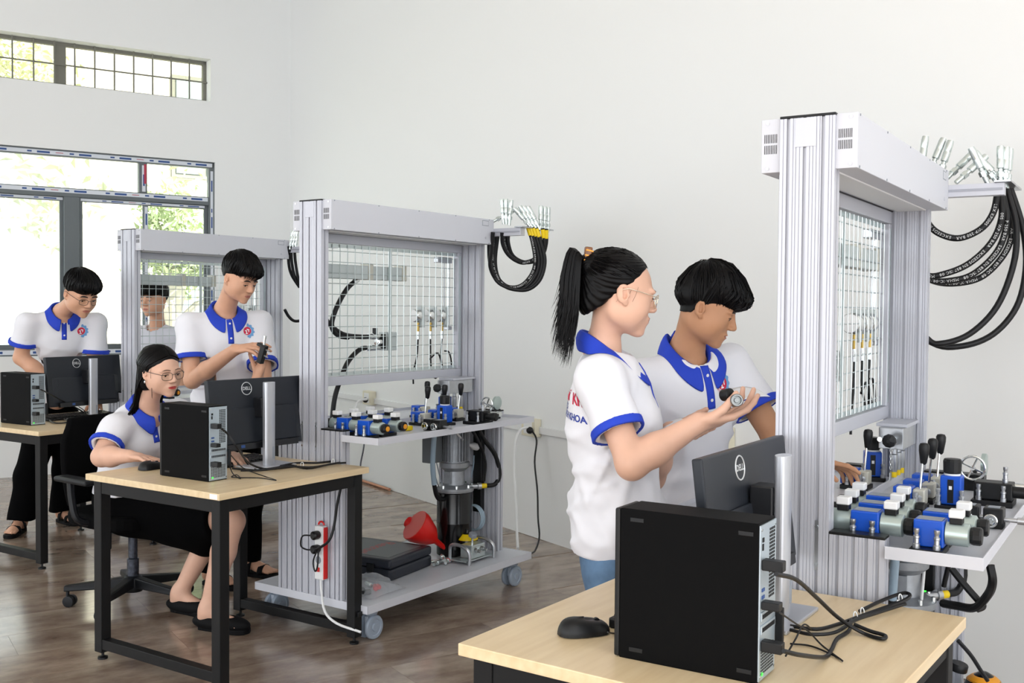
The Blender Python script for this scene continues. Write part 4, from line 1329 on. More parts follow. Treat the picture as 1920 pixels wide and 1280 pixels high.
def build_shirt(root, org, TF, J, res, spec):
    """TF torso frame at the chest; J joints dict"""
    g = spec
    F = SDF()
    nb, sR, sL, hip = J['neck'], J['shR'], J['shL'], J['hip']
    X, Y, Z = TF.R[:, 0], TF.R[:, 1], TF.R[:, 2]
    ch = g.get('chest', 0.165); dp = g.get('depth', 0.108)
    up = nrm(nb - hip)
    Rt = TF.R
    Lt = np.linalg.norm(nb - hip)
    c1 = nb - up * 0.195 + Y * 0.005
    F.ell(c1, (ch, dp, 0.165), Rt, 0.0)
    c2 = nb - up * Lt * 0.72
    F.ell(c2 + Y * g.get('belly', 0.0), (ch * g.get('waist', 0.92), dp * 0.98, 0.22), Rt, 0.10)
    c3 = hip
    Rh = J.get('hipR', Rt)
    F.ell(c3, (ch * g.get('hipw', 1.0), dp * 1.05, 0.16), Rh, 0.10)
    for s_ in (sR, sL):
        F.cone(nb - up * 0.088, s_, 0.05, 0.056, 0.055)
    if g.get('bust'):
        for sx in (-1, 1):
            F.ell(c1 + Y * (dp * 0.72) - up * 0.03 + X * sx * 0.062, (0.058, 0.05, 0.06), Rt, 0.05)
    frac = g.get('sleeve', 0.66)
    cuffs = []
    for s_, e_ in ((sR, J['elR']), (sL, J['elL'])):
        a = nrm(e_ - s_); L = np.linalg.norm(e_ - s_)
        hem = s_ + a * L * frac
        F.cone(s_, hem + a * 0.05, 0.060, g.get('sl_r', 0.071), 0.04)
        cuffs.append((s_, a, hem))
    wv = waves(g.get('seed', 1), 6, 28, 75, g.get('fold', 0.0035) * 1.25, (1, 1, 0.75))
    wf = creases(g.get('seed', 1) + 9, 6, 38, 85, g.get('fold', 0.0035) * 1.5, (0.6, 0.6, 1.0))
    hz = g['hem']
    def disp(P):
        h = np.clip((nb[2] - 0.12 - P[:, 2]) / 0.28, 0.22, 1.0)
        return (wv(P) + wf(P)) * h
    F.disp = disp
    # armhole-hem cuts are local: remove only a ball of cloth beyond each hem
    for s_, a, hem in cuffs:
        F.cone(hem + a * 0.062, hem + a * 0.30, 0.0, 0.0, 0) if False else None
    base_ev = F.ev
    cutset = [(hem, a) for s_, a, hem in cuffs]
    class G(SDF): pass
    def ev(P, prims=None):
        d = base_ev(P, prims)
        for hem, a in cutset:
            q = P - hem
            t = q @ a
            rr = np.sqrt(np.maximum(np.einsum('ij,ij->i', q, q) - t * t, 0))
            inside = (rr < 0.10) & (t > -0.08) & (t < 0.14)
            e = t                                        # cut beyond the hem
            d = np.where(inside, np.maximum(d, e), d)
            # hollow the sleeve end
            tube_ = np.maximum(rr - g.get('sl_r', 0.071) + max(0.010, 3.0 * res), -(t + 0.05))
            d = np.where(inside, np.maximum(d, -tube_), d)
        d = np.maximum(d, hz - P[:, 2] + 0.006 * np.sin(P[:, 0] * 23 + P[:, 1] * 19))
        # neck opening
        q = P - (nb - up * 0.062 + Y * 0.01)
        t = q @ nrm(up + Y * 0.48)
        rr = np.sqrt(np.maximum(np.einsum('ij,ij->i', q, q) - t * t, 0))
        d = np.maximum(d, -np.maximum(rr - g.get('neckhole', 0.060), -(t - 0.0)))
        return d
    F.ev = ev
    P, Q = F.mesh(res, relax=2)
    me = np_mesh('shirt', P, Q, org)
    shirt = link('shirt', me, spec.get('mat', M_SHIRT), root)
    # cuffs : blue knitted bands
    if spec.get('trim', True):
        for s_, a, hem in cuffs:
            C = SDF()
            C.cone(hem - a * 0.08, hem + a * 0.05, g.get('sl_r', 0.071) - 0.0005, g.get('sl_r', 0.071) + 0.0015, 0)
            ce = C.ev
            def ev2(P, prims=None, hem=hem, a=a, ce=ce):
                d = ce(P, prims) + disp(P) * 0.9 - 0.0012
                t = (P - hem) @ a
                d = np.maximum(d, np.maximum(t - 0.002, -(t + g.get('cuff', 0.02))))
                rr = np.linalg.norm(P - hem - t[:, None] * a, axis=1)
                return np.maximum(d, -(rr - g.get('sl_r', 0.071) + 0.009 + disp(P)))
            C.ev = ev2
            P2, Q2 = C.mesh(min(res * 0.6, 0.004), relax=1)
            if len(P2): link('cuff', np_mesh('cuff', P2, Q2, org), M_ROYAL, shirt)
    return shirt, me
def bvh_of(me):
    vs = [v.co.copy() for v in me.vertices]; fs = [tuple(p.vertices) for p in me.polygons]
    return BVHTree.FromPolygons(vs, fs)
def drape(bv, o, d, off=0.0015, dist=0.6):
    h = bv.ray_cast(Vector(o), Vector(d), dist)
    return None if h[0] is None else h[0] - Vector(d).normalized() * off
def collar(root, org, nb, TF, me, m=M_ROYAL, rx=0.066, ry=0.070, gap=0.35, hgt=0.034, fall=0.05, lean=0.25, open_=0.0):
    """folded polo collar : ring around the neck, open at the front, outer leaf falling outwards with points"""
    X, Y, Z = TF.R[:, 0], TF.R[:, 1], TF.R[:, 2]
    n = 36
    mb = MB()
    vs = []
    rows = 5
    for i in range(n + 1):
        th = (-PI + gap) + (2 * PI - 2 * gap) * i / n       # 0 = back
        c, s_ = math.cos(th), math.sin(th)
        front = (1 - c) / 2
        e = min(1.0, min(i, n - i) / 6.0)                    # 0 at the front ends
        dropf = -0.078 * front ** 1.5
        rad = lambda k: nb + X * (s_ * (rx + k)) - Y * (c * (ry + k)) + Y * (0.012 * front)
        base = rad(0.0) + Z * (dropf - 0.015)
        top = rad(0.001 - 0.006 * front) + Z * (dropf + hgt * (1 - 0.35 * front))
        fold = rad(0.006) + Z * (dropf + hgt * (1 - 0.35 * front) + 0.001)
        point = 1 + 0.35 * math.exp(-((min(i, n - i)) / 4.0) ** 2)
        out = rad(0.030 + 0.014 * front) + Z * (dropf + hgt - fall * (0.9 + 0.35 * front) * point)
        mid = (fold + out) / 2 + (rad(0.012) - rad(0)) * 0.25
        vs += [base, top, fold, mid, out]
    fs = []
    for i in range(n):
        for k in range(rows - 1):
            a = i * rows + k
            fs.append((a, a + 1, a + rows + 1, a + rows))
    bv = bvh_of(me)
    loc_ = [Vector(v) - Vector(org) for v in vs]
    for i, v in enumerate(loc_):
        k = i % rows
        if k < 2: continue
        q, nn, _, dist = bv.find_nearest(v)
        need = (0.0035, 0.0045, 0.0030)[k - 2]
        sd_ = (v - q).dot(nn)
        if sd_ < need: loc_[i] = q + nn * need
        elif k == 4 and sd_ > 0.006: loc_[i] = q + nn * (0.006 + 0.35 * (sd_ - 0.006))
    mb.add(loc_, fs, True)
    o = mb.build('collar', m, root)
    sd = o.modifiers.new('thickness', 'SOLIDIFY'); sd.thickness = 0.003; sd.offset = 0
    ss = o.modifiers.new('subdivision', 'SUBSURF'); ss.levels = 1; ss.render_levels = 1
    return o
def placket(shirt, me, org, nb, TF, z0=-0.062, z1=-0.19, w=0.0145, buttons=2, shift=0.0):
    bv = bvh_of(me); o_ = np.array(org)
    X, Y, Z = TF.R[:, 0], TF.R[:, 1], TF.R[:, 2]
    mb = MB(); n = 14
    ok = []
    rowsv = []
    for i in range(n + 1):
        z = z0 + (z1 - z0) * i / n
        row = []
        for k in range(5):
            x = -w + 2 * w * k / 4
            p = nb + X * (x + shift) + Z * z + Y * 0.4 - o_
            h = drape(bv, p, -Y, 0.0022 if 0 < k < 4 else 0.0006)
            row.append(h)
        if all(h is not None for h in row): rowsv.append(row)
    vs = [v for r in rowsv for v in r]
    fs = [(i * 5 + k, i * 5 + k + 1, (i + 1) * 5 + k + 1, (i + 1) * 5 + k) for i in range(len(rowsv) - 1) for k in range(4)]
    if not fs: return
    mb.add(vs, fs, True)
    pl = mb.build('placket', M_ROYAL, shirt)
    sd = pl.modifiers.new('thickness', 'SOLIDIFY'); sd.thickness = 0.0015; sd.offset = 0
    for b in range(buttons):
        r = rowsv[min(len(rowsv) - 1, int((0.25 + 0.5 * b) * len(rowsv)))]
        c = r[2] + Vector(Y) * 0.001
        MB().lathe([(0.0045, 0), (0.0055, 0.001), (0.0045, 0.0022), (0.001, 0.0018)], c, Vector(Y), 12).build('button', M_BTN, pl)
def decal(shirt, me, org, name, dm, m, centre, xax, yax, dirn, off=0.0018, sub=True):
    """wrap a flat mesh (in local xy) onto the shirt along dirn"""
    bv = bvh_of(me)
    bm = bmesh.new(); bm.from_mesh(dm)
    if sub:
        bmesh.ops.triangulate(bm, faces=bm.faces[:])
    o_ = Vector(org)
    bad = []
    for v in bm.verts:
        p = Vector(centre) + Vector(xax) * v.co.x + Vector(yax) * v.co.y - Vector(dirn) * 0.3 - o_
        h = drape(bv, p, dirn, off, 0.6)
        if h is None: bad.append(v)
        else: v.co = h
    bmesh.ops.delete(bm, geom=bad, context='VERTS')
    bm.to_mesh(dm); bm.free()
    return link(name, dm, m, shirt)
M_EMR = mat('emblem_red', '#cf2147', 0.7); M_EMB = mat('emblem_light_blue', '#6fa3d6', 0.7); M_EMT = mat('emblem_text_red', '#c5364e', 0.7); M_EMW = mat('emblem_white', '#f3f3f5', 0.7)
M_TXB = mat('print_blue', '#2a3f9e', 0.7)
def disc_mesh(name, r, n=28, r0=0.0, a0=0, a1=2 * PI, teeth=0):
    mb = MB(); vs = []; rings = 4
    m = n
    for i in range(m + 1):
        a = a0 + (a1 - a0) * i / m
        for k in range(rings + 1):
            rr = r0 + (r - r0) * k / rings
            if teeth and k == rings: rr *= 1.0 + (0.14 if (i // 2) % 2 else 0.0)
            vs.append((rr * math.cos(a), rr * math.sin(a), 0))
    fs = [(i * (rings + 1) + k, i * (rings + 1) + k + 1, (i + 1) * (rings + 1) + k + 1, (i + 1) * (rings + 1) + k) for i in range(m) for k in range(rings)]
    mb.add(vs, fs)
    return mb.mesh(name)
def emblem(shirt, me, org, c, X, Z, Y, s=1.0, fine=True):
    # round faculty badge: light-blue half gear, red disc with a white robot-arm shape, lettering round the left side
    xr = -np.array(X)                 # picture-right of the chest as the viewer sees it
    d = -np.array(Y)
    g = decal(shirt, me, org, 'emblem', disc_mesh('emblem', 0.030 * s, 24, 0.020 * s, -PI * .5, PI * .5, 1), M_EMB, c, xr, Z, d)
    sub = decal(shirt, me, org, 'emblem_disc', disc_mesh('emblem_disc', 0.0185 * s), M_EMR, c, xr, Z, d, 0.0022); sub.parent = g
    w = MB()
    for (x, y, ww, hh, a) in ((-0.006, 0.001, 0.010, 0.0045, -0.3), (0.004, 0.006, 0.013, 0.0045, -0.25), (-0.004, -0.006, 0.0045, 0.011, 0), (0.007, 0.0, 0.004, 0.012, 0), (-0.003, -0.012, 0.012, 0.0035, 0)):
        ca, sa = math.cos(a), math.sin(a)
        q = [(-ww / 2, -hh / 2), (ww / 2, -hh / 2), (ww / 2, hh / 2), (-ww / 2, hh / 2)]
        w.add([((x + ca * u - sa * v) * s, (y + sa * u + ca * v) * s, 0) for u, v in q], [(0, 1, 2, 3)])
    r = decal(shirt, me, org, 'emblem_arm', w.mesh('emblem_arm'), M_EMW, c, xr, Z, d, 0.0026); r.parent = g
    if fine:
        txt = BADGE_TEXT
        bm = bmesh.new()
        for i, chh in enumerate(txt):
            if chh == ' ': continue
            a = math.radians(262 - (262 - 98) * i / (len(txt) - 1))
            tm = text_mesh('t', chh, 0.0085 * s, .02)
            R = Matrix.Rotation(a + PI / 2, 4, 'Z') if True else None
            # letters run clockwise from the bottom, feet towards the centre
            tm.transform(Matrix.Translation((0.0245 * s * math.cos(a), 0.0245 * s * math.sin(a), 0)) @ Matrix.Rotation(a - PI / 2, 4, 'Z'))
            bm.from_mesh(tm)
        tm = bpy.data.meshes.new('emblem_lettering'); bm.to_mesh(tm); bm.free()
        r = decal(shirt, me, org, 'emblem_lettering', tm, M_EMT, c, xr, Z, d, 0.0022); r.parent = g
    return g
def glasses(root, org, H, s, m, rx=0.023, rz=0.019, squar=0.6):
    P = lambda x, y, z: Vector(H.p(x * s, y * s, z * s * ZS)) - Vector(org)
    f = MB(); lens = MB()
    for sx in (-1, 1):
        pts = []
        for k in range(28):
            a = 2 * PI * k / 28
            c, q = math.cos(a), math.sin(a)
            cc = abs(c) ** squar * (1 if c > 0 else -1); qq = abs(q) ** squar * (1 if q > 0 else -1)
            x = sx * 0.0325 + rx * cc
            pts.append(P(x, 0.1035 - 3.5 * x * x - 0.02 * (0.0 - qq * rz) * 0.5, 0.0 + rz * qq - 0.002))
        f.tube(pts, 0.0011 * s, 6, closed=True)
        b = len(lens.v)
        lens.add(pts, [tuple(range(28))])
        f.tube([P(sx * (0.0325 + rx), 0.094, 0.006), P(sx * 0.0635, 0.086, 0.008), P(sx * 0.077, 0.04, 0.010), P(sx * 0.081, 0.0, 0.012), P(sx * 0.080, -0.018, 0.004)], 0.0012 * s, 6)
    f.tube([P(-0.0105, 0.102, 0.006), P(0, 0.1095, 0.009), P(0.0105, 0.102, 0.006)], 0.0011 * s, 6)
    g = f.build('glasses', m, root)
    l = lens.build('lens', M_LENS, g)
    return g
def strands(mb, base_pts, n=4):
    for pts, r in base_pts:
        q = bez(pts, 10)
        mb.tube(q, [r * max(0.08, math.sin(PI * min(1, 0.25 + 0.75 * (1 - i / (len(q) - 1))) )) ** 0.8 for i in range(len(q))], n)

# ------------------------------------------------------------------ people
def radial(F, o, D, rmax=0.22):
    """distance from o along the unit directions D to the surface of F"""
    R = np.linspace(0.04, rmax, 46)
    Q = o + D[:, None, :] * R[None, :, None]
    v = F.ev(Q.reshape(-1, 3)).reshape(len(D), -1)
    ins = v < 0
    last = ins.shape[1] - 1 - np.argmax(ins[:, ::-1], axis=1)
    return np.where(ins.any(1), R[last] + 0.002, 0.09)
def hair_short(root, org, H, s, res, seed, front=0.055, side=0.0, back=-0.05, top=0.022, fringe=0.05, n=320, sweep=0.3, wild=1.0, body=None):
    """thick short hair: volume on top, fringe over the forehead, short sides"""
    P = lambda x, y, z: H.p(x * s, y * s, z * s * ZS)
    F = SDF()
    F.ell(P(0, -0.018, 0.050), RZ(0.0785, 0.0965, 0.088) * s, H.R, 0.0)
    F.ell(P(0, -0.002, 0.075 + top * .4), RZ(0.082, 0.095, 0.066 + top * .6) * s, H.R, 0.02 * s)
    F.ell(P(0, 0.055 + fringe * .4, 0.078), RZ(0.063, 0.030 + fringe * .5, 0.042) * s, H.R, 0.03 * s)
    F.ell(P(0, -0.022, 0.020), RZ(0.0775, 0.094, 0.085) * s, H.R, 0.012 * s)
    S = SDF(); S.p = list(F.p)
    F.ell(P(0, 0.118, -0.062 + (front - 0.055)), RZ(0.078, 0.080, 0.118) * s, H.R, 0.008 * s, 's')
    for sx in (-1, 1):
        F.ell(P(sx * 0.090, 0.004, -0.048 + side), RZ(0.042, 0.042, 0.050) * s, H.R, 0.008 * s, 's')
    F.cut(P(0, -0.06, back), H.R @ nrm([0, 0.42, -1.0]), 0.006 * s)
    w = waves(seed, 6, 60, 160, 0.0010 * s)
    F.disp = w
    def taper(W):
        L = (W - H.o) @ H.R / s; L[:, 2] /= ZS
        k0 = np.array([0, -0.018, 0.042]); rr0 = np.array([0.0745, 0.0935, 0.082])
        dv = L - k0
        q = np.sqrt(((dv / rr0) ** 2).sum(1))            # 1 on the skull
        w_ = np.clip((L[:, 2] - (side - 0.01)) / 0.065, 0.0, 1.0) ** 0.8 * 0.85 + 0.15
        fr_ = np.clip((L[:, 1] - 0.02) / 0.04, 0, 1)
        w_ = w_ * (1 - fr_) + fr_
        qn = np.where(q > 1, 1 + (q - 1) * w_, q)
        L = k0 + dv * (qn / np.maximum(q, 1e-6))[:, None]
        L[:, 2] *= ZS
        return H.o + (L * s) @ H.R.T
    V, Q = F.mesh(res, relax=1)
    V = taper(V)
    if body is not None:          # keep the short nape and side hair just above the skin
        bv = bvh_of(body.data)
        L = (V - H.o) @ H.R / s
        lim = back + 0.42 * (L[:, 1] + 0.06) * -1.0
        idx_ = np.nonzero((L[:, 1] < -0.022) & (L[:, 2] < 0.05) & (L[:, 2] > back * ZS - 0.01))[0]
        for i in idx_:
            v = Vector(V[i] - np.array(org))
            q, nn, _, dist = bv.find_nearest(v, 0.03)
            if q is None: continue
            sd_ = (v - q).dot(nn)
            if -0.022 < sd_ < 0.003:
                V[i] = np.array(q + nn * (0.003 + 0.04 * max(0.0, L[i, 2] * s))) + np.array(org)
    me = np_mesh('hair', V, Q, org)
    rnd = random.Random(seed)
    c0 = np.array([0, -0.015, 0.045])
    cr = nrm([0.10, -0.40, 0.9])
    allD, meta = [], []
    for i in range(n):
        a = rnd.uniform(-PI, PI) if rnd.random() < 0.55 else rnd.uniform(-1.1, 1.1)
        fr_ = math.cos(a)
        if fr_ > 0.5: ez = (front + 0.0 - c0[2]) / 0.13 + rnd.uniform(-.20, .14)
        elif fr_ > -0.3: ez = (side + 0.022 - c0[2]) / 0.10 + rnd.uniform(-.16, .25)
        else: ez = (back + 0.005 - c0[2]) / 0.11 + rnd.uniform(-.1, .3)
        ez = max(-0.9, min(0.9, ez)); h_ = math.sqrt(1 - ez * ez)
        aa = a + sweep * rnd.uniform(.3, 1)
        e = nrm([math.sin(aa) * h_, math.cos(aa) * h_, ez])
        st_ = rnd.uniform(0.0, 0.55)
        lf = rnd.uniform(0.985, 1.012) + (0.02 * wild if rnd.random() < .12 else 0)
        for k in range(7):
            t = st_ + (1 - st_) * k / 6
            allD.append(nrm(cr * (1 - t) + e * t))
            meta.append(lf + 0.02 * wild * rnd.uniform(-.4, 1) * (k / 6) ** 3)
    D = np.array(allD)
    Rr = radial(S, P(*c0), D @ H.R.T) * np.array(meta)
    pts = taper(P(*c0) + (D @ H.R.T) * Rr[:, None]) - np.array(org)
    mb = MB()
    # thicker pointed locks along the fringe and temples
    D2, m2, NL = [], [], 34
    for i in range(NL):
        a = -1.45 + 2.9 * (i + rnd.uniform(-.4, .4)) / (NL - 1)
        fr_ = math.cos(a)
        zt = front - 0.012 * rnd.uniform(-0.6, 1.4) if fr_ > 0.45 else side + 0.012 - 0.02 * rnd.random()
        for k in range(6):
            t = k / 5
            z_ = (front + 0.075) * (1 - t) + zt * t
            ez = max(-.8, min(.93, (z_ - c0[2]) / (0.125 if fr_ > .45 else 0.095)))
            h_ = math.sqrt(1 - ez * ez); aa = a + sweep * 0.6 * t
            D2.append(nrm([math.sin(aa) * h_, math.cos(aa) * h_, ez])); m2.append(0.985 - 0.012 * t)
    D2 = np.array(D2)
    p2 = taper(P(*c0) + (D2 @ H.R.T) * (radial(S, P(*c0), D2 @ H.R.T) * np.array(m2))[:, None]) - np.array(org)
    for i in range(NL):
        r0 = rnd.uniform(0.0045, 0.0085) * s
        mb.tube([Vector(x) for x in p2[6 * i:6 * i + 6]], [r0 * x for x in (0.5, 0.9, 1.0, 0.85, 0.5, 0.08)], 6)
    for i in range(n):
        r0 = rnd.uniform(0.0012, 0.0026) * s
        mb.tube([Vector(x) for x in pts[7 * i:7 * i + 7]], [r0 * x for x in (0.3, 0.9, 1.0, 1.0, 0.9, 0.6, 0.1)], 4)
    return join_hair(me, mb.mesh('hs'), root)
def join_hair(me, sm, root):
    bm = bmesh.new(); bm.from_mesh(me); bm.from_mesh(sm)
    bm.to_mesh(me); bm.free()
    me.polygons.foreach_set('use_smooth', np.ones(len(me.polygons), bool))
    return link('hair', me, M_HAIR, root)
def foot_shoe(root, org, ank, toe_dir, kind, skin, body):
    """ank: ankle point (world). returns nothing; sole rests on z=0"""
    a = np.array(ank, float); d = nrm([toe_dir[0], toe_dir[1], 0]); sd = np.array([d[1], -d[0], 0])
    heel = np.array([a[0], a[1], 0]) - d * 0.045
    q = lambda x, y, z: Vector(heel + d * x + sd * y + np.array([0, 0, z])) - Vector(org)
    R = np.stack([d, sd, np.array([0, 0, 1.0])], 1)
    out = [(0.0, 0.0), (0.01, 0.026), (0.05, 0.031), (0.11, 0.033), (0.17, 0.043), (0.21, 0.040), (0.235, 0.026), (0.243, 0.0)]
    if kind == 'pump': out = [(x * 1.04, y * 1.08) for x, y in out]
    loop = [(x, y) for x, y in out] + [(x, -y * 0.95) for x, y in out[-2:0:-1]]
    if kind == 'sneaker':
        F = SDF(); w = lambda x, y, z: heel + d * x + sd * y + np.array([0, 0, z])
        F.cone(w(0.04, 0, 0.045), w(0.05, 0, 0.09), 0.038, 0.04, 0.02)
        F.ell(w(0.10, 0, 0.035), (0.11, 0.042, 0.05), R, 0.03); F.ell(w(0.185, 0, 0.025), (0.062, 0.043, 0.034), R, 0.03)
        F.cut(w(0, 0, 0.004), (0, 0, -1))
        V, Q = F.mesh(0.006)
        return link('shoe', np_mesh('shoe', V, Q, org), M_WPL, root)
    sole = MB()
    vs = [q(x, y, 0.0) for x, y in loop] + [q(x, y, 0.022) for x, y in loop]
    n = len(loop)
    sole.add(vs, [tuple(range(n)), tuple(range(2 * n - 1, n - 1, -1))] + [(i, n + i, n + (i + 1) % n, (i + 1) % n) for i in range(n)])
    o = sole.build('sandal' if kind == 'sandal' else 'shoe', M_RUBB, root, bev=0.004)
    if kind == 'sandal':
        for x0, x1, h in ((0.062, 0.092, 0.074), (0.135, 0.165, 0.046)):
            for dy in (-1,):
                st_ = MB(); vs = []
                for k in range(13):
                    t = PI * k / 12
                    vs += [q(x, -0.040 * math.cos(t), 0.018 + h * math.sin(t) ** 0.8) for x in (x0, x1)]
                st_.add(vs, [(2 * k, 2 * k + 1, 2 * k + 3, 2 * k + 2) for k in range(12)], True)
                so = st_.build('strap', M_RUBB, o)
                m_ = so.modifiers.new('thickness', 'SOLIDIFY'); m_.thickness = 0.004
    else:      # flat pump
        F = SDF(); w = lambda x, y, z: heel + d * x + sd * y + np.array([0, 0, z])
        F.ell(w(0.112, 0, 0.034), (0.145, 0.049, 0.042), R, 0.0)
        F.ell(w(0.10, 0, 0.085), (0.085, 0.034, 0.06), R, 0.006, 's')
        F.cut(w(0, 0, 0.012), (0, 0, -1))
        V, Q = F.mesh(0.005)
        link('upper', np_mesh('upper', V, Q, org), M_RUBB, o)
    return o
def foot_skin(F, ank, toe_dir):
    a = np.array(ank, float); d = nrm([toe_dir[0], toe_dir[1], 0]); sd = np.array([d[1], -d[0], 0])
    h = np.array([a[0], a[1], 0]) - d * 0.04
    w = lambda x, y, z: h + d * x + sd * y + np.array([0, 0, z])
    F.cone(w(0.04, 0, 0.10), w(0.025, 0, 0.05), 0.036, 0.032, 0.02)
    F.cone(w(0.04, 0, 0.075), w(0.15, 0, 0.045), 0.033, 0.022, 0.03)
    R = np.stack([d, sd, np.array([0, 0, 1.0])], 1)
    F.ell(w(0.14, 0, 0.04), (0.06, 0.037, 0.018), R, 0.02)
    for i in range(5):
        y = (i - 2) * 0.0145
        F.cone(w(0.17, y, 0.036), w(0.215 - 0.007 * abs(i - 1.0), y * 1.08, 0.032), 0.010, 0.0085, 0.003)
def trousers(root, org, J, res, m, name='trousers', r=(0.095, 0.072, 0.07), seed=3, cutz=0.09, fold=0.004):
    F = SDF()
    hip = J['hip']
    R = J['TF'].R
    F.ell(hip + np.array([0, 0, -0.02]), (0.165, 0.115, 0.14), R, 0.0)
    for k in 'RL':
        hj, kn, an = J['hj' + k], J['kn' + k], J['an' + k]
        F.cone(hj, kn, r[0], r[1], 0.04)
        F.cone(kn, an - np.array([0, 0, 0.03]), r[1], r[2], 0.04)
    F.disp = waves(seed, 6, 18, 45, fold, (1, 1, .7))
    be = F.ev
    def ev(P, prims=None):
        d = np.maximum(be(P, prims), cutz - P[:, 2] + 0.008 * np.sin(P[:, 0] * 30))
        return np.maximum(d, P[:, 2] - hip[2] - 0.13)
    F.ev = ev
    V, Q = F.mesh(res, relax=1)
    return link(name, np_mesh(name, V, Q, org), m, root)

def person(label, H, s, neck, fwd, hip, el, wr, hands, skin, res, shirt, female=False, lip=None, smile=False, sh_w=0.185, sh_drop=0.05, arm_r=(0.045, 0.040, 0.027),
           neck_r=0.055, gap=0.30, trim=True, head_sides=(-1, 1), brow=True, open_=0.0022, legs=None, gaze=-0.25, extra=None, collar_kw=None, plk=True, hipR=None):
    org = (float(hip[0]), float(hip[1]), 0.0)
    root = thing('person', label, 'person', Matrix.Translation(org))
    org_np = np.array(org)
    nb = np.array(neck, float); hp = np.array(hip, float)
    TF = Fr(nb, fwd, nb - hp)
    X, Y, Z = TF.R[:, 0], TF.R[:, 1], TF.R[:, 2]
    J = dict(neck=nb, hip=hp, TF=TF)
    J['shR'] = nb + X * sh_w - Z * sh_drop; J['shL'] = nb - X * sh_w - Z * sh_drop
    for k, e in zip('RL', el): J['el' + k] = np.array(e, float)
    for k, e in zip('RL', wr): J['wr' + k] = np.array(e, float)
    if hipR is not None: J['hipR'] = hipR
    # body: one continuous skin surface
    F = SDF()
    head_sdf(F, H, s, female, smile, nb - Z * 0.03, neck_r, open_)
    F.cone(nb - Z * 0.03, hp, 0.05, 0.06, 0.03)
    for k in 'RL':
        F.cone(nb - Z * 0.10, J['sh' + k], 0.036, 0.040, 0.02)
        arm_sdf(F, J['sh' + k], J['el' + k], J['wr' + k], arm_r)
    F.ell(nb - Z * 0.09 + Y * 0.01, (0.075, 0.05, 0.055), TF.R, 0.02)
    tips = {}
    for k, hd in hands.items():
        side = 1 if k == 'R' else -1
        tips[k] = hand_sdf(F, J['wr' + k], hd['d'], hd['n'], side, hd.get('curl', (0.35,) * 4), hd.get('spread', 0.1), hd.get('thumb', (0.4, 0.3)), hd.get('s', 1.0), hd.get('td'))
    if legs:
        legs(F, J)
    V, Q = F.mesh(res, relax=1)
    body = link('body', np_mesh('body', V, Q, org), skin, root)
    head_parts(H, s, root, org, female, lip or M_LIPN, smile, brow, gaze, head_sides, open_, bvh_of(body.data))
    shirt = dict(shirt); shirt.setdefault('neckhole', neck_r + 0.013)
    sh, me = build_shirt(root, org, TF, J, max(res * 1.7, 0.005), shirt)
    if trim:
        ck = dict(rx=neck_r + 0.014, ry=neck_r + 0.017, gap=gap); ck.update(collar_kw or {})
        collar(sh, org, nb - Z * 0.012, TF, me, **ck)
        if plk: placket(sh, me, org, nb, TF)
    return dict(root=root, org=org, J=J, TF=TF, shirt=sh, me=me, tips=tips, H=H, s=s, body=body)
V3 = lambda v: np.array(v, float)
def A(px, py, d): return V3(at(px, py, d))
def standing_legs(pr, m, ankR, ankL, dR, dL, shoe, res=0.010, r=(0.095, 0.075, 0.075), cutz=0.08, seed=5, fold=0.004):
    J, TF = pr['J'], pr['TF']; X = TF.R[:, 0]; hp = J['hip']
    J['hjR'] = hp + X * 0.085 - V3((0, 0, 0.08)); J['hjL'] = hp - X * 0.085 - V3((0, 0, 0.08))
    for k, an, dd in (('R', ankR, dR), ('L', ankL, dL)):
        a = V3((an[0], an[1], 0.09)); J['an' + k] = a
        J['kn' + k] = (J['hj' + k] + a) / 2 + nrm([dd[0], dd[1], 0]) * 0.02
        foot_shoe(pr['root'], pr['org'], a, dd, shoe, None, None)
    trousers(pr['root'], pr['org'], J, res, m, r=r, cutz=cutz, seed=seed, fold=fold)

# ---- woman with the ponytail at the nearest bench
F_, U_ = pitchyaw((0.975, 0.22), 12, 0)
Hh = Fr(A(1158, 546, 2.91), F_, U_)
g1 = person('standing woman with a ponytail and glasses holding a metal fitting', Hh, 1.03, A(1130, 632, 2.95), (0.985, -0.10, -0.05), A(1168, 1015, 2.99),
            (A(1188, 866, 2.70), A(1225, 890, 3.14)), (A(1312, 787, 2.72), A(1258, 803, 3.02)),
            {'R': dict(d=(0.93, 0.22, 0.16), n=(-0.1, 0.10, 1), curl=((0.25, .35, .3), (0.38, .4, .3), (0.5, .45, .35), (0.62, .5, .4)), spread=0.06, thumb=(0.55, 0.35), td=(0.8, 0.42, 0.42)),
             'L': dict(d=(0.95, -0.22, 0.0), n=(0.0, -0.35, 1), curl=(0.35, 0.45, 0.5, 0.55), spread=0.05, td=(.9, .2, .5))},
            SK['light'], 0.0028, dict(hem=0.735, chest=0.152, depth=0.118, waist=1.0, hipw=1.02, seed=11, fold=0.0055, sleeve=0.64, sl_r=0.069, bust=True, cuff=0.022),
            female=True, smile=True, lip=M_LIP, sh_w=0.155, sh_drop=0.098, arm_r=(0.044, 0.040, 0.026), neck_r=0.041, gap=0.16)
standing_legs(g1, M_DENIM, (0.30, 2.93), (0.27, 3.10), (0.95, 0.3), (0.95, 0.3), 'sneaker', r=(0.09, 0.068, 0.062), seed=8)
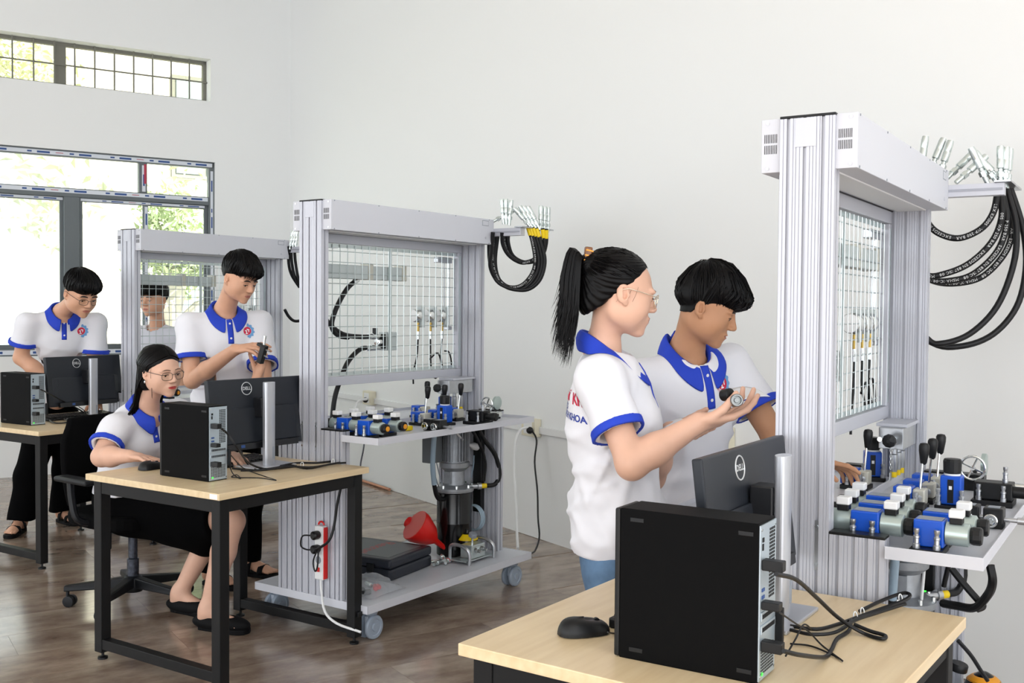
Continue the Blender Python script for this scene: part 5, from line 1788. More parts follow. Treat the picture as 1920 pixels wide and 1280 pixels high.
def hair_pony(pr):
    H, s, org = pr['H'], pr['s'], pr['org']
    P = lambda x, y, z: H.p(x * s, y * s, z * s * ZS)
    F = SDF()
    F.ell(P(0, -0.019, 0.044), RZ(0.079, 0.098, 0.087) * s, H.R, 0.0)
    F.ell(P(0, -0.058, -0.028), RZ(0.058, 0.050, 0.070) * s, H.R, 0.03 * s)
    F.ell(P(0, 0.118, -0.045), RZ(0.076, 0.075, 0.128) * s, H.R, 0.01 * s, 's')
    for sx in (-1, 1):
        F.ell(P(sx * 0.088, 0.012, -0.042), RZ(0.040, 0.040, 0.046) * s, H.R, 0.008 * s, 's')
    F.cut(P(0, -0.030, -0.02), H.R @ nrm([0, 0.76, -0.65]), 0.006 * s)
    F.ell(P(0, -0.095, 0.065), RZ(0.030, 0.03, 0.03) * s, H.R, 0.02 * s)
    tie = np.array([0, -0.112, 0.070])
    w = waves(4, 6, 90, 200, 0.0009)
    o_, R_ = P(*tie), H.R
    def disp(Q):
        q = (Q - o_) @ R_
        a = np.arctan2(q[:, 0], q[:, 2] - q[:, 1] * .2)
        return w(Q) + 0.0010 * np.sin(a * 50)
    F.disp = disp
    V, Q = F.mesh(0.0026, relax=1)
    me = np_mesh('hair', V, Q, org)
    rnd = random.Random(3); mb = MB()
    c0 = np.array([0, -0.019, 0.044]); rr = np.array([0.079, 0.098, 0.087])
    te = nrm((tie - c0) / rr)
    for i in range(260):        # combed back from the hairline to the tie
        a = rnd.uniform(-2.5, 2.5)
        ez = 0.52 if abs(a) < 0.9 else (0.15 - 0.35 * (abs(a) - 0.9))
        ez += rnd.uniform(-.05, .1); h_ = math.sqrt(max(0, 1 - ez * ez))
        e = nrm([math.sin(a) * h_, math.cos(a) * h_, ez])
        st_ = rnd.uniform(0, .5); r0 = rnd.uniform(0.0012, 0.0022)
        pts = []
        l = rnd.uniform(0.995, 1.012)
        for k in range(6):
            t = st_ + (1 - st_) * k / 5
            pts.append(Vector(P(*(c0 + nrm(e * (1 - t) + te * t) * rr * l))) - Vector(org))
        mb.tube(pts, [r0 * x for x in (0.2, 0.9, 1, 1, 0.9, 0.5)], 4)
    T0 = Vector(P(*tie)) - Vector(org)
    back = Vector((Matrix(H.R.tolist()) @ Vector((0, -1, 0)))); rt = Vector(H.R[:, 0].tolist())
    for i in range(420):        # the tail
        a = rnd.uniform(0, 2 * PI); q = math.sqrt(rnd.random())
        o = rt * (math.cos(a) * q) + Vector((0, 0, 1)) * (math.sin(a) * q * .6) + back * (math.sin(a) * q * .6)
        L = rnd.uniform(0.72, 1.0) if rnd.random() < .75 else rnd.uniform(.5, .9)
        p1 = T0 + o * 0.010
        p2 = T0 + back * 0.026 + Vector((0, 0, 0.010)) + o * 0.026
        p3 = T0 + back * 0.040 + Vector((0, 0, -0.07)) + o * 0.040
        p4 = T0 + back * 0.045 + Vector((0, 0, -0.17 * L)) + o * 0.040
        p5 = T0 + back * (0.060 + rnd.uniform(-.012, .022)) + Vector((0, 0, -0.295 * L)) + o * 0.030 + rt * rnd.uniform(-.01, .01)
        q_ = bez([p1, p2, p3, p4, p5], 12)
        r0 = rnd.uniform(0.0014, 0.0030)
        mb.tube(q_, [r0 * (0.5 if k == 0 else max(0.06, 1 - (k / (len(q_) - 1)) ** 3)) for k in range(len(q_))], 4)
    for i in range(3):         # loose wisps by the temple
        sx = 1
        a = rnd.uniform(0, 1)
        p1 = P(sx * 0.068, 0.035 - 0.05 * a, 0.035); p2 = P(sx * 0.074, 0.030 - 0.055 * a, 0.0); p3 = P(sx * 0.070, 0.02 - 0.06 * a, -0.03 - 0.03 * rnd.random())
        mb.tube([Vector(x) - Vector(org) for x in (p1, p2, p3)], [0.0004, 0.0004, 0.0002], 3)
    h = join_hair(me, mb.mesh('hs'), pr['root'])
    clip = MB()
    cc = T0 + Vector((0, 0, 0.004))
    Rm = Matrix(H.R.tolist())
    clip.box(cc + Rm @ Vector((0.012, 0.004, 0.012)), (0.020, 0.020, 0.046), Rm @ Euler((0.12, 0.1, 0)).to_matrix())
    cl = clip.build('hair_clip', M_TORT, pr['root'], bev=0.004)
    for k in range(3):
        MB().box(cc + Rm @ Vector((0.0225, 0.004, -0.004 + 0.014 * k)), (0.003, 0.021, 0.004), Rm).build('clip_tooth', M_ORG, cl)
hair_pony(g1)
glasses(g1['root'], g1['org'], Hh, 1.03, M_GOLD, 0.023, 0.020, 0.75)
# printing on the back
def back_print(pr, text, size, z, m, bold, name, dx=0.0):
    TF = pr['TF']; X, Y, Z = TF.R[:, 0], TF.R[:, 1], TF.R[:, 2]
    tm = text_mesh(name, text, size, bold)
    c = pr['J']['neck'] + Z * z - Y * 0.0 + X * dx
    return decal(pr['shirt'], pr['me'], pr['org'], name, tm, m, c - Y * 0.1, X, Z, Y)
back_print(g1, 'KHOA C\u01a0 KH\u00cd', 0.046, -0.165, M_EMR, .018, 'back_lettering_red')
back_print(g1, 'TR\u01af\u1edcNG', 0.020, -0.192, M_TXB, .015, 'back_lettering_small')
back_print(g1, '\u0110\u1ea0I H\u1eccC B\u00c1CH KHOA', 0.027, -0.215, M_TXB, .022, 'back_lettering_blue')

# ---- young man leaning over the nearest bench
F_, U_ = pitchyaw((0.97, -0.24), 24, 0)
Hb = Fr(A(1322, 572, 3.22), F_, U_)
b1 = person('young man with thick black hair leaning towards the nearest bench', Hb, 0.96, A(1288, 634, 3.28), (0.50, -0.86, -0.15), A(1288, 1000, 3.42),
            (A(1205, 850, 3.40), A(1458, 815, 3.30)), (A(1195, 965, 3.36), A(1522, 858, 3.32)),
            {'R': dict(d=(0.2, -0.3, -0.9), n=(0.9, -0.2, 0.1), curl=(0.4,) * 4),
             'L': dict(s=0.9, d=(0.88, -0.30, -0.02), n=(0.12, -0.30, -0.95), curl=((.15, .25, .3), (.3, .45, .4), (.45, .5, .4), (.55, .5, .4)), spread=0.10, td=(0.72, 0.55, 0.5), thumb=(.3, .3))},
            SK['tan'], 0.003, dict(hem=0.79, chest=0.182, depth=0.118, waist=0.9, hipw=0.92, seed=21, fold=0.004, sleeve=0.62, sl_r=0.077, cuff=0.022),
            sh_w=0.178, sh_drop=0.10, arm_r=(0.047, 0.042, 0.029), neck_r=0.047, gap=0.22)
standing_legs(b1, M_TRO, (0.50, 3.36), (0.66, 3.50), (0.7, -0.7), (0.85, -0.5), 'sneaker')
hair_short(b1['root'], b1['org'], Hb, 0.96, 0.0028, 5, front=0.038, side=-0.012, back=-0.075, top=0.036, fringe=0.045, n=520, sweep=0.25, body=b1['body'])
TF = b1['TF']
emblem(b1['shirt'], b1['me'], b1['org'], b1['J']['neck'] - TF.R[:, 0] * 0.055 - TF.R[:, 2] * 0.120, TF.R[:, 0], TF.R[:, 2], TF.R[:, 1], 1.1)

def sandal_feet(spots):
    def f(F, J):
        for (x, y), dd in spots:
            an = V3((x, y, 0.09))
            F.cone(an + V3((0, 0, 0.08)), an, 0.036, 0.034, 0.01)
            mid_ = (J['hip'] + an) / 2 + nrm([dd[0], dd[1], 0]) * 0.015
            F.cone(J['hip'], mid_, 0.05, 0.04, 0.01); F.cone(mid_, an + V3((0, 0, 0.08)), 0.04, 0.034, 0.01)
            foot_skin(F, an, dd)
    return f
# ---- young man standing at the middle bench
fpR, fpL = at_z(402, 1105, 0.0), at_z(470, 1085, 0.0)
F_, U_ = pitchyaw((0.86, -0.50), 24, 0)
Hm = Fr(A(446, 531, 5.28), F_, U_)
b2 = person('young man behind the middle monitor looking at a black valve', Hm, 0.98, A(420, 580, 5.38), (0.50, -0.86, -0.05), A(427, 800, 5.45),
            (A(362, 722, 5.25), A(498, 745, 5.28)), (A(440, 664, 5.02), A(484, 718, 5.04)),
            {'R': dict(d=(0.93, -0.25, 0.18), n=(0.25, 0.35, -0.9), curl=((.18, .3, .3), (.25, .35, .3), (.3, .4, .3), (.4, .4, .3)), spread=0.08, td=(.72, .35, .62)),
             'L': dict(d=(0.30, -0.1, 0.95), n=(-0.75, -0.5, 0.2), curl=((.3, .4, .3), (.35, .4, .3), (.4, .45, .3), (.5, .45, .3)), spread=0.08, td=(.7, .6, .3))},
            SK['mid'], 0.0042, dict(hem=0.86, chest=0.178, depth=0.112, waist=0.92, hipw=0.92, seed=31, fold=0.004, sleeve=0.62, sl_r=0.078, cuff=0.024),
            sh_w=0.182, sh_drop=0.098, arm_r=(0.047, 0.041, 0.028), neck_r=0.048, gap=0.25, legs=sandal_feet((((fpR.x, fpR.y), (0.8, -0.5)), ((fpL.x, fpL.y), (0.9, -0.35)))))
standing_legs(b2, M_TRO, (fpR.x, fpR.y), (fpL.x, fpL.y), (0.8, -0.5), (0.9, -0.35), 'sandal', 0.012)
hair_short(b2['root'], b2['org'], Hm, 0.98, 0.0042, 15, front=0.05, side=0.026, back=-0.012, top=0.03, fringe=0.04, n=300)
TF = b2['TF']
emblem(b2['shirt'], b2['me'], b2['org'], b2['J']['neck'] - TF.R[:, 0] * 0.088 - TF.R[:, 2] * 0.13, TF.R[:, 0], TF.R[:, 2], TF.R[:, 1], 1.1, False)

# ---- young man with glasses at the left desk
f1, f2 = at_z(45, 1012, 0.0), at_z(122, 992, 0.0)
F_, U_ = pitchyaw((0.80, -0.60), 27, 0)
Hl = Fr(A(149, 563, 6.32), F_, U_)
b3 = person('young man with glasses bending over the left monitor', Hl, 1.14, A(116, 589, 6.46), (0.55, -0.83, -0.15), A(105, 800, 6.74),
            (A(40, 685, 6.42), A(176, 712, 6.60)), (A(108, 738, 6.40), A(182, 765, 6.68)),
            {'R': dict(d=(0.8, -0.5, -0.2), n=(0.1, 0.0, -1), curl=(0.3,) * 4), 'L': dict(d=(0.3, -0.8, -0.3), n=(0, 0, -1), curl=(0.3,) * 4)},
            SK['mid'], 0.005, dict(hem=0.80, chest=0.19, depth=0.118, waist=0.95, hipw=0.95, seed=41, fold=0.004, sleeve=0.60, sl_r=0.082, cuff=0.024),
            sh_w=0.20, sh_drop=0.10, arm_r=(0.052, 0.044, 0.030), neck_r=0.048, gap=0.3, legs=sandal_feet((((f1.x, f1.y), (0.05, -1)), ((f2.x, f2.y), (0.8, -0.6)))))
standing_legs(b3, M_TRO, (f1.x, f1.y), (f2.x, f2.y), (0.05, -1), (0.8, -0.6), 'sandal', 0.012, r=(0.10, 0.085, 0.085))
hair_short(b3['root'], b3['org'], Hl, 1.14, 0.005, 25, front=0.055, side=-0.006, back=-0.065, top=0.012, fringe=0.025, n=260, body=b3['body'])
glasses(b3['root'], b3['org'], Hl, 1.14, M_WIRE, 0.022, 0.018, 0.7)
TF = b3['TF']
emblem(b3['shirt'], b3['me'], b3['org'], b3['J']['neck'] - TF.R[:, 0] * 0.10 - TF.R[:, 2] * 0.14, TF.R[:, 0], TF.R[:, 2], TF.R[:, 1], 1.25, False)

# ---- young man behind the farthest bench, seen through its grid
F_, U_ = pitchyaw((-0.35, -0.94), 6, 0)
Hg = Fr(A(288, 572, 7.7), F_, U_)
b4 = person('young man in a grey-white shirt seen through the farthest grid', Hg, 1.1, A(294, 612, 7.78), (-0.25, -0.96, 0), A(300, 780, 7.85),
            (A(250, 700, 7.75), A(352, 690, 7.8)), (A(262, 760, 7.5), A(335, 755, 7.5)),
            {'R': dict(d=(0.3, -0.8, -0.3), n=(0, 0, -1)), 'L': dict(d=(-0.3, -0.8, -0.3), n=(0, 0, -1))},
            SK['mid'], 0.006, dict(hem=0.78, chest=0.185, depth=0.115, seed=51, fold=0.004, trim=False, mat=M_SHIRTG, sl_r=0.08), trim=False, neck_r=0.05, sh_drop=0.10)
standing_legs(b4, M_TRO, (b4['org'][0] - .1, b4['org'][1]), (b4['org'][0] + .1, b4['org'][1]), (-0.2, -1), (0.0, -1), 'sneaker', 0.014)
hair_short(b4['root'], b4['org'], Hg, 1.1, 0.006, 35, front=0.045, side=0.012, back=-0.03, top=0.02, fringe=0.03, n=150)

# ---- seated woman
F_, U_ = pitchyaw((0.80, -0.60), 9, 4)
Hs = Fr(A(302, 706, 4.62), F_, U_)
kneeR, kneeL = A(440, 985, 4.66), A(420, 975, 4.90)
ankR, ankL = V3(at_z(398, 1150, 0.09)), V3(at_z(345, 1120, 0.09))
def sit_legs(F, J):
    for kn, an, dd in ((kneeR, ankR, (0.95, -0.3)), (kneeL, ankL, (0.9, -0.4))):
        F.cone(J['hip'] - V3((0, 0, 0.03)), kn, 0.075, 0.058, 0.03)
        F.cone(kn, kn + (an - kn) * 0.35, 0.054, 0.054, 0.02)
        F.cone(kn + (an - kn) * 0.35, an, 0.054, 0.034, 0.02)
        foot_skin(F, an, dd)
g2 = person('seated woman with long black hair and glasses using a mouse', Hs, 0.97, A(276, 759, 4.72), (0.80, -0.60, -0.1), A(248, 935, 4.93),
            (A(194, 868, 4.50), A(372, 880, 4.75)), (A(246, 866, 4.42), A(425, 858, 4.52)),
            {'R': dict(s=0.95, d=(0.90, -0.30, -0.04), n=(0.05, -0.1, -1), curl=((.16, .3, .25), (.2, .32, .25), (.25, .35, .3), (.3, .35, .3)), spread=0.08, td=(.8, .5, .2)),
             'L': dict(d=(0.7, -0.6, -0.1), n=(0, 0, -1), curl=(0.3,) * 4)},
            SK['light'], 0.0042, dict(hem=0.56, chest=0.16, depth=0.118, waist=0.95, hipw=1.05, seed=61, fold=0.0042, sleeve=0.66, sl_r=0.074, bust=True, cuff=0.022),
            female=True, lip=M_LIP, sh_w=0.165, sh_drop=0.10, arm_r=(0.047, 0.042, 0.026), neck_r=0.041, gap=0.22, legs=sit_legs, open_=0.0026)
for an, dd in ((ankR, (0.95, -0.3)), (ankL, (0.9, -0.4))):
    foot_shoe(g2['root'], g2['org'], an, dd, 'pump', None, None)
def skirt(pr):
    F = SDF(); hp = pr['J']['hip']
    F.ell(hp - V3((0, 0, 0.0)), (0.175, 0.14, 0.15), pr['TF'].R, 0.0)
    hem = []
    for kn in (kneeR, kneeL):
        a = hp - V3((0, 0, 0.05)); F.cone(a, kn * 0.92 + a * 0.08, 0.105, 0.085, 0.09)
    mid = (kneeR + kneeL) / 2
    F.cone(hp - V3((0, 0, 0.06)), mid * .8 + hp * .2 - V3((0, 0, 0.10)), 0.09, 0.10, 0.1)
    F.disp = waves(77, 6, 20, 50, 0.005)
    be = F.ev
    ax = nrm(mid - hp)
    def ev(P, prims=None):
        d = be(P, prims)
        d = np.maximum(d, (P - mid) @ nrm(ax + V3((0, 0, 0.2))) - 0.0)
        return np.maximum(d, P[:, 2] - hp[2] - 0.08)
    F.ev = ev
    V, Q = F.mesh(0.008, relax=1)
    link('skirt', np_mesh('skirt', V, Q, pr['org']), M_TRO, pr['root'])
skirt(g2)
def hair_long(pr):
    H, s, org = pr['H'], pr['s'], pr['org']
    P = lambda x, y, z: H.p(x * s, y * s, z * s * ZS)
    F = SDF()
    F.ell(P(0, -0.022, 0.042), RZ(0.083, 0.101, 0.090) * s, H.R, 0.0)
    F.ell(P(0, -0.050, -0.045), RZ(0.074, 0.066, 0.09) * s, H.R, 0.03)
    F.ell(P(0, 0.120, -0.030), RZ(0.074, 0.080, 0.132) * s, H.R, 0.008 * s, 's')
    for sx in (-1, 1):
        F.ell(P(sx * 0.080, 0.060, -0.030), RZ(0.050, 0.050, 0.075) * s, H.R, 0.006 * s, 's')
        F.ell(P(sx * 0.092, 0.008, -0.045), RZ(0.036, 0.040, 0.046) * s, H.R, 0.006 * s, 's')
    F.cut(P(0, -0.06, -0.11), H.R @ nrm([0, 0.3, -1.0]), 0.01 * s)
    F.disp = waves(14, 6, 70, 180, 0.0010)
    V, Q = F.mesh(0.0038, relax=1)
    me = np_mesh('hair', V, Q, org)
    rnd = random.Random(6); mb = MB()
    c0 = np.array([0, -0.022, 0.042]); rr = np.array([0.083, 0.101, 0.090])
    o_ = Vector(org)
    Y = Vector(H.R[:, 1].tolist()); Xr = Vector(H.R[:, 0].tolist())
    part = nrm([0.0, 0.25, 0.95])
    for i in range(420):
        sx = rnd.choice((-1, 1))
        a = rnd.uniform(0.80, PI)              # 0 front, PI back
        e = nrm([sx * math.sin(max(a, 1.25)) * 0.98, math.cos(max(a, 1.25)), -0.05 if a < 1.4 else -0.25])
        part = nrm([sx * 0.04, 0.86 - 0.55 * min(1, max(0, a - 0.8)), 0.62])
        L = rnd.uniform(0.9, 1.05)
        pts = []
        l = rnd.uniform(0.998, 1.02)
        for k in range(5):
            t = k / 4
            pts.append(Vector(P(*(c0 + nrm(part * (1 - t) + e * t) * rr * l))) - o_)
        if True:
            end = pts[-1]
            tgt = Vector(P(sx * rnd.uniform(0.0, 0.06), -0.10, -0.10)) - o_
            if a < 1.9: tgt = Vector(P(sx * rnd.uniform(0.05, 0.075), -0.07, -0.10)) - o_
            p2 = (end + tgt) / 2
            p3 = tgt + Vector((0, 0, -0.07)) - Y * 0.02
            p4 = tgt + Vector((0, 0, -0.17 * L)) - Y * (0.062 + rnd.uniform(-.012, .012)) + Xr * rnd.uniform(-.02, .03)
            p5 = tgt + Vector((0, 0, -0.26 * L)) - Y * (0.085 + rnd.uniform(-.012, .02)) + Xr * rnd.uniform(-.02, .04)
            pts = pts + [p2, tgt, p3, p4, p5]
        q_ = bez(pts, 14)
        r0 = rnd.uniform(0.0016, 0.0032)
        mb.tube(q_, [r0 * (0.4 if k == 0 else max(0.08, 1 - (k / (len(q_) - 1)) ** 4)) for k in range(len(q_))], 4)
    for i in range(5):                        # thin locks in front of the ear
        p = [P(0.070, 0.030, 0.040), P(0.0745, 0.034, 0.0), P(0.069, 0.034, -0.045), P(0.062, 0.034 + rnd.uniform(-.004, .004), -0.105 - 0.02 * rnd.random())]
        mb.tube(bez([Vector(x) - o_ for x in p], 9), 0.0006, 3)
        p = [P(-0.070, 0.030, 0.040), P(-0.0745, 0.036, 0.0), P(-0.069, 0.038, -0.05), P(-0.062, 0.04 + rnd.uniform(-.004, .004), -0.115 - 0.02 * rnd.random())]
        mb.tube(bez([Vector(x) - o_ for x in p], 9), 0.0006, 3)
    join_hair(me, mb.mesh('hs'), pr['root'])
    MB().ball(Vector(P(0.080, 0.0, -0.045)) - o_, (0.003, 0.003, 0.007), 8, 6).build('earring', M_CHR, pr['root'])
hair_long(g2)
glasses(g2['root'], g2['org'], Hs, 0.97, M_WIRE, 0.0235, 0.0195, 0.65)

# ------------------------------------------------------------------ hydraulic components on the benches
TZ = 0.866
M_CASTW = mat('pale_cast_metal', '#c9c8bd', 0.45, 0.3)
M_COIL = mat('satin_zinc_coil', '#b7c6c2', 0.28, 0.6)
WHERE = {'N': 'nearest bench', 'M': 'middle bench', 'L': 'farthest bench'}
def loc_m(s, u, v, z=TZ, yaw=0.0):
    return SM(s) @ Matrix.Translation((u, -v, z)) @ Matrix.Rotation(yaw, 4, 'Z')
def nipple(mb, x, y, z, h=0.045, r=0.0068):
    mb.lathe([(r * 1.25, 0), (r * 1.25, h * .22), (r * .95, h * .25), (r * .95, h * .5), (r * 1.15, h * .53), (r * 1.15, h * .62), (r * .8, h * .66), (r * .8, h * .78), (r, h * .82), (r, h), (r * .5, h)], (x, y, z), n=10)
    return mb
def solenoid(m4, label, double=True, orange=False):
    o = thing('solenoid_valve', label, 'valve', m4, 'solenoid valves')
    MB().bx(-0.062, 0.034, -0.036, 0.036, 0.0, 0.014).build('base_plate', M_BLKP, o, bev=0.002)
    b = MB().bx(-0.03, 0.03, -0.033, 0.033, 0.0145, 0.076).build('valve_body', M_BLUE, o, bev=0.003)
    MB().bx(-0.022, 0.022, -0.028, 0.028, 0.0762, 0.0772).build('name_plate', M_GRYP, b)
    for sy in ((-1, 1) if double else (-1,)):
        c = MB().lathe([(0.020, 0.0), (0.0265, 0.002), (0.0265, 0.050), (0.022, 0.053)], (0, sy * 0.033, 0.046), (0, sy, 0), 22).build('coil', M_COIL, o)
        MB().lathe([(0.014, 0.053), (0.019, 0.054), (0.021, 0.060), (0.021, 0.074), (0.018, 0.078), (0.008, 0.079)], (0, sy * 0.033, 0.046), (0, sy, 0), 12, smooth=False).build('end_knob', M_BLKP, c)
        if orange:
            MB().lathe([(0.011, 0.0786), (0.0105, 0.082), (0.004, 0.083)], (0, sy * 0.033, 0.046), (0, sy, 0), 14).build('orange_cap', M_ORG, c)
        MB().bx(-0.014, 0.014, sy * 0.056 - 0.014, sy * 0.056 + 0.014, 0.070, 0.084).build('plug_base', M_BLKP, c, bev=0.002)
        MB().bx(-0.016, 0.016, sy * 0.056 - 0.016, sy * 0.056 + 0.016, 0.0842, 0.103).build('plug_cap', M_WPL, c, bev=0.003)
    for y in (-0.022, 0.022):
        nipple(MB(), -0.048, y, 0.014).build('quick_nipple', M_STEEL, o)
    return o
def lever_valve(m4, label):
    o = thing('lever_valve', label, 'valve', m4, 'hand lever valves')
    MB().bx(-0.045, 0.03, -0.055, 0.03, 0.0, 0.014).build('base_plate', M_BLKP, o, bev=0.002)
    MB().bx(-0.026, 0.026, -0.018, 0.034, 0.0145, 0.062).build('valve_body', M_BLUE, o, bev=0.003)
    c = MB().bx(-0.024, 0.024, -0.052, -0.0185, 0.0145, 0.058).build('lever_housing', M_CASTW, o, bev=0.004)
    MB().lathe([(0.009, 0), (0.009, 0.003), (0.004, 0.004)], (-0.024, -0.036, 0.034), (-1, 0, 0), 12).build('plug_screw', M_STEEL, c)
    r = MB().tube([(0, -0.035, 0.056), (0.004, -0.037, 0.10), (0.008, -0.04, 0.155)], 0.0035, 8).build('lever_rod', M_CHR, o)
    MB().lathe([(0.005, 0.125), (0.009, 0.13), (0.0145, 0.165), (0.0145, 0.178), (0.011, 0.185), (0.003, 0.187)], (0.006, -0.038, 0.0), (0.03, -0.02, 1), 16).build('lever_knob', M_BLKP, r)
    for y in (-0.03, 0.008):
        nipple(MB(), -0.036, y, 0.014, 0.038).build('quick_nipple', M_STEEL, o)
    return o
def relief_valve(m4, label):
    o = thing('relief_valve', label, 'valve', m4, 'pressure relief valves')
    MB().bx(-0.04, 0.035, -0.04, 0.04, 0.0, 0.014).build('base_plate', M_BLKP, o, bev=0.002)
    b = MB().bx(-0.026, 0.026, -0.028, 0.028, 0.0145, 0.096).build('valve_body', M_BLUE, o, bev=0.004)
    MB().bx(-0.0272, -0.026, -0.008, 0.008, 0.02, 0.086).build('scale_window', M_BLKP, b)
    MB().bx(-0.0285, -0.0272, -0.004, 0.004, 0.058, 0.068).build('data_label', M_PAPER, b)
    MB().lathe([(0.022, 0.096), (0.022, 0.101)], n=20).build('white_ring', M_WPL, o)
    MB().lathe([(0.02, 0.101), (0.024, 0.104), (0.025, 0.135), (0.022, 0.142), (0.006, 0.143)], n=14, smooth=False).build('adjust_knob', M_BLKP, o)
    for y in (-0.034, 0.034):
        nipple(MB(), -0.034, y * 0.9, 0.014).build('quick_nipple', M_STEEL, o)
    return o
def black_manifold(m4, label):
    o = thing('valve_manifold', label, 'manifold', m4, 'black valve manifolds')
    b = MB().bx(-0.05, 0.05, -0.055, 0.055, 0.0, 0.016).build('base_plate', M_BLKP, o, bev=0.002)
    b = MB().bx(-0.03, 0.035, -0.052, 0.05, 0.0165, 0.066).build('block', M_BLKM, o, bev=0.003)
    for (x, y, z) in ((-0.04, 0.035, 0.016), (-0.04, -0.03, 0.016), (0.0, -0.03, 0.066)):
        nipple(MB(), x, y, z).build('quick_nipple', M_STEEL, o)
    MB().lathe([(0.017, 0), (0.017, 0.035), (0.02, 0.036), (0.02, 0.055), (0.016, 0.06), (0.006, 0.061)], (0.0, -0.052, 0.04), (0, -1, 0), 18).build('cartridge', M_BLKP, o)
    MB().lathe([(0.010, 0), (0.010, 0.04), (0.013, 0.041), (0.013, 0.06), (0.004, 0.061)], (0.03, -0.052, 0.052), (0, -1, 0), 14).build('steel_fitting', M_CHR, o)
    return o
def check_block(m4, label):
    o = thing('check_valve', label, 'valve', m4, 'black check valve blocks')
    MB().bx(-0.026, 0.026, -0.024, 0.024, 0.0, 0.052).build('block', M_BLKM, o, bev=0.003)
    MB().bx(-0.016, 0.016, -0.014, 0.014, 0.0522, 0.0532).build('label_plate', M_GRYP, o)
    MB().lathe([(0.012, 0), (0.0175, 0.002), (0.0175, 0.014), (0.015, 0.016), (0.012, 0.016), (0.010, 0.006), (0.006, 0.006), (0.005, 0.014), (0.001, 0.014)], (-0.026, 0.004, 0.022), (-1, 0, 0), 20).build('coupling_socket', M_CHR, o)
    MB().lathe([(0.006, 0), (0.006, 0.03), (0.009, 0.031), (0.009, 0.05), (0.003, 0.051)], (0.0, -0.024, 0.022), (0, -1, 0), 12).build('steel_nipple', M_STEEL, o)
    return o
def hand_wheel(m4, label):
    o = thing('throttle_valve', label, 'valve', m4, 'throttle valves with handwheel')
    MB().bx(-0.03, 0.03, -0.03, 0.03, 0.0, 0.05).build('block', M_BLKM, o, bev=0.003)
    w = MB().tube([(-0.05, 0.036 * math.cos(a), 0.075 + 0.036 * math.sin(a)) for a in [2 * PI * k / 24 for k in range(24)]], 0.004, 8, closed=True)
    for k in range(4):
        a = k * PI / 2 + .4
        w.tube([(-0.05, 0, 0.075), (-0.05, 0.034 * math.cos(a), 0.075 + 0.034 * math.sin(a))], 0.003, 6)
    w.build('handwheel', M_CHR, o)
    MB().cyl((-0.052, 0, 0.075), (0.0, 0, 0.06), 0.008, n=12).build('spindle', M_STEEL, o)
    MB().lathe([(0.034, 0), (0.034, 0.012), (0.03, 0.014)], (0.0, -0.02, 0.082), (0, -1, 0), 22).build('gauge_glass', M_COIL, o)
    return o
def cable_coil(m4, label, yellow=True, r=0.05):
    o = thing('cable_loop', label, 'cable', m4, 'small cable loops')
    pts = [((r + 0.004 * math.sin(3 * a)) * math.cos(a), (r * .8) * math.sin(a), 0.005 + 0.003 * math.sin(2.5 * a) + 0.0012 * a) for a in [k * 4 * PI / 48 for k in range(46)]]
    MB().tube(pts, 0.0032, 6).build('cable', M_RUB, o)
    if yellow:
        MB().box((0.0, -r * 0.8 - 0.01, 0.012), (0.045, 0.022, 0.022)).build('yellow_plug', M_YEL, o, bev=0.005)
    return o
def place_set(s):
    W = WHERE[s]; org_ = s == 'M'
    ab = {'N': 'nearest', 'M': 'middle', 'L': 'farthest'}[s]
    for k, (u, v) in enumerate(((0.09, 0.135), (0.205, 0.125), (0.325, 0.115))):
        solenoid(loc_m(s, u, v), 'double-coil blue solenoid valve on the %s, %s of the inner row' % (W, ('front one', 'middle one', 'rear one')[k]), True, org_)
    for k, (u, v) in enumerate(((0.062, 0.285), (0.178, 0.283))):
        solenoid(loc_m(s, u, v), 'single-coil blue solenoid valve on the %s, %s of the outer row' % (W, ('front one', 'rear one')[k]), False, org_)
    for k, (u, v) in enumerate(((0.60, 0.125), (0.73, 0.125), (0.86, 0.125))):
        lever_valve(loc_m(s, u, v), 'blue lever valve on the %s, %s of three in a row' % (W, ('front one', 'middle one', 'rear one')[k]))
    relief_valve(loc_m(s, 0.655, 0.235), 'upright blue relief valve with black knob on the ' + W)
    black_manifold(loc_m(s, 0.80, 0.325), 'black manifold block with steel nipples on the ' + W)
    check_block(loc_m(s, 0.455, 0.312), 'black check valve block on the %s, inner of the pair' % W)
    check_block(loc_m(s, 0.445, 0.372), 'black check valve block on the %s, outer of the pair' % W)
    hand_wheel(loc_m(s, 1.04, 0.24), 'throttle valve with chrome handwheel on the ' + W)
    cable_coil(loc_m(s, 0.37, 0.235 if s == 'N' else 0.20), 'black cable loop lying on the tray of the ' + W, s == 'M')
    lever_valve(loc_m(s, 0.86, -0.09, TZ, 0), 'blue lever valve on the rear tray of the ' + W)
    relief_valve(loc_m(s, 1.05, -0.075, TZ, 0.3), 'blue relief valve on the rear tray of the ' + W)
place_set('N'); place_set('M')
solenoid(loc_m('L', 0.09, 0.135), 'double-coil blue solenoid valve on the farthest bench', True, True)
solenoid(loc_m('L', 0.062, 0.285), 'single-coil blue solenoid valve on the farthest bench', False, True)
solenoid(loc_m('L', 0.5, 0.285), 'blue solenoid valve deeper on the farthest bench', False, True)
lever_valve(loc_m('L', 0.9, 0.15), 'blue lever valve on the farthest bench')

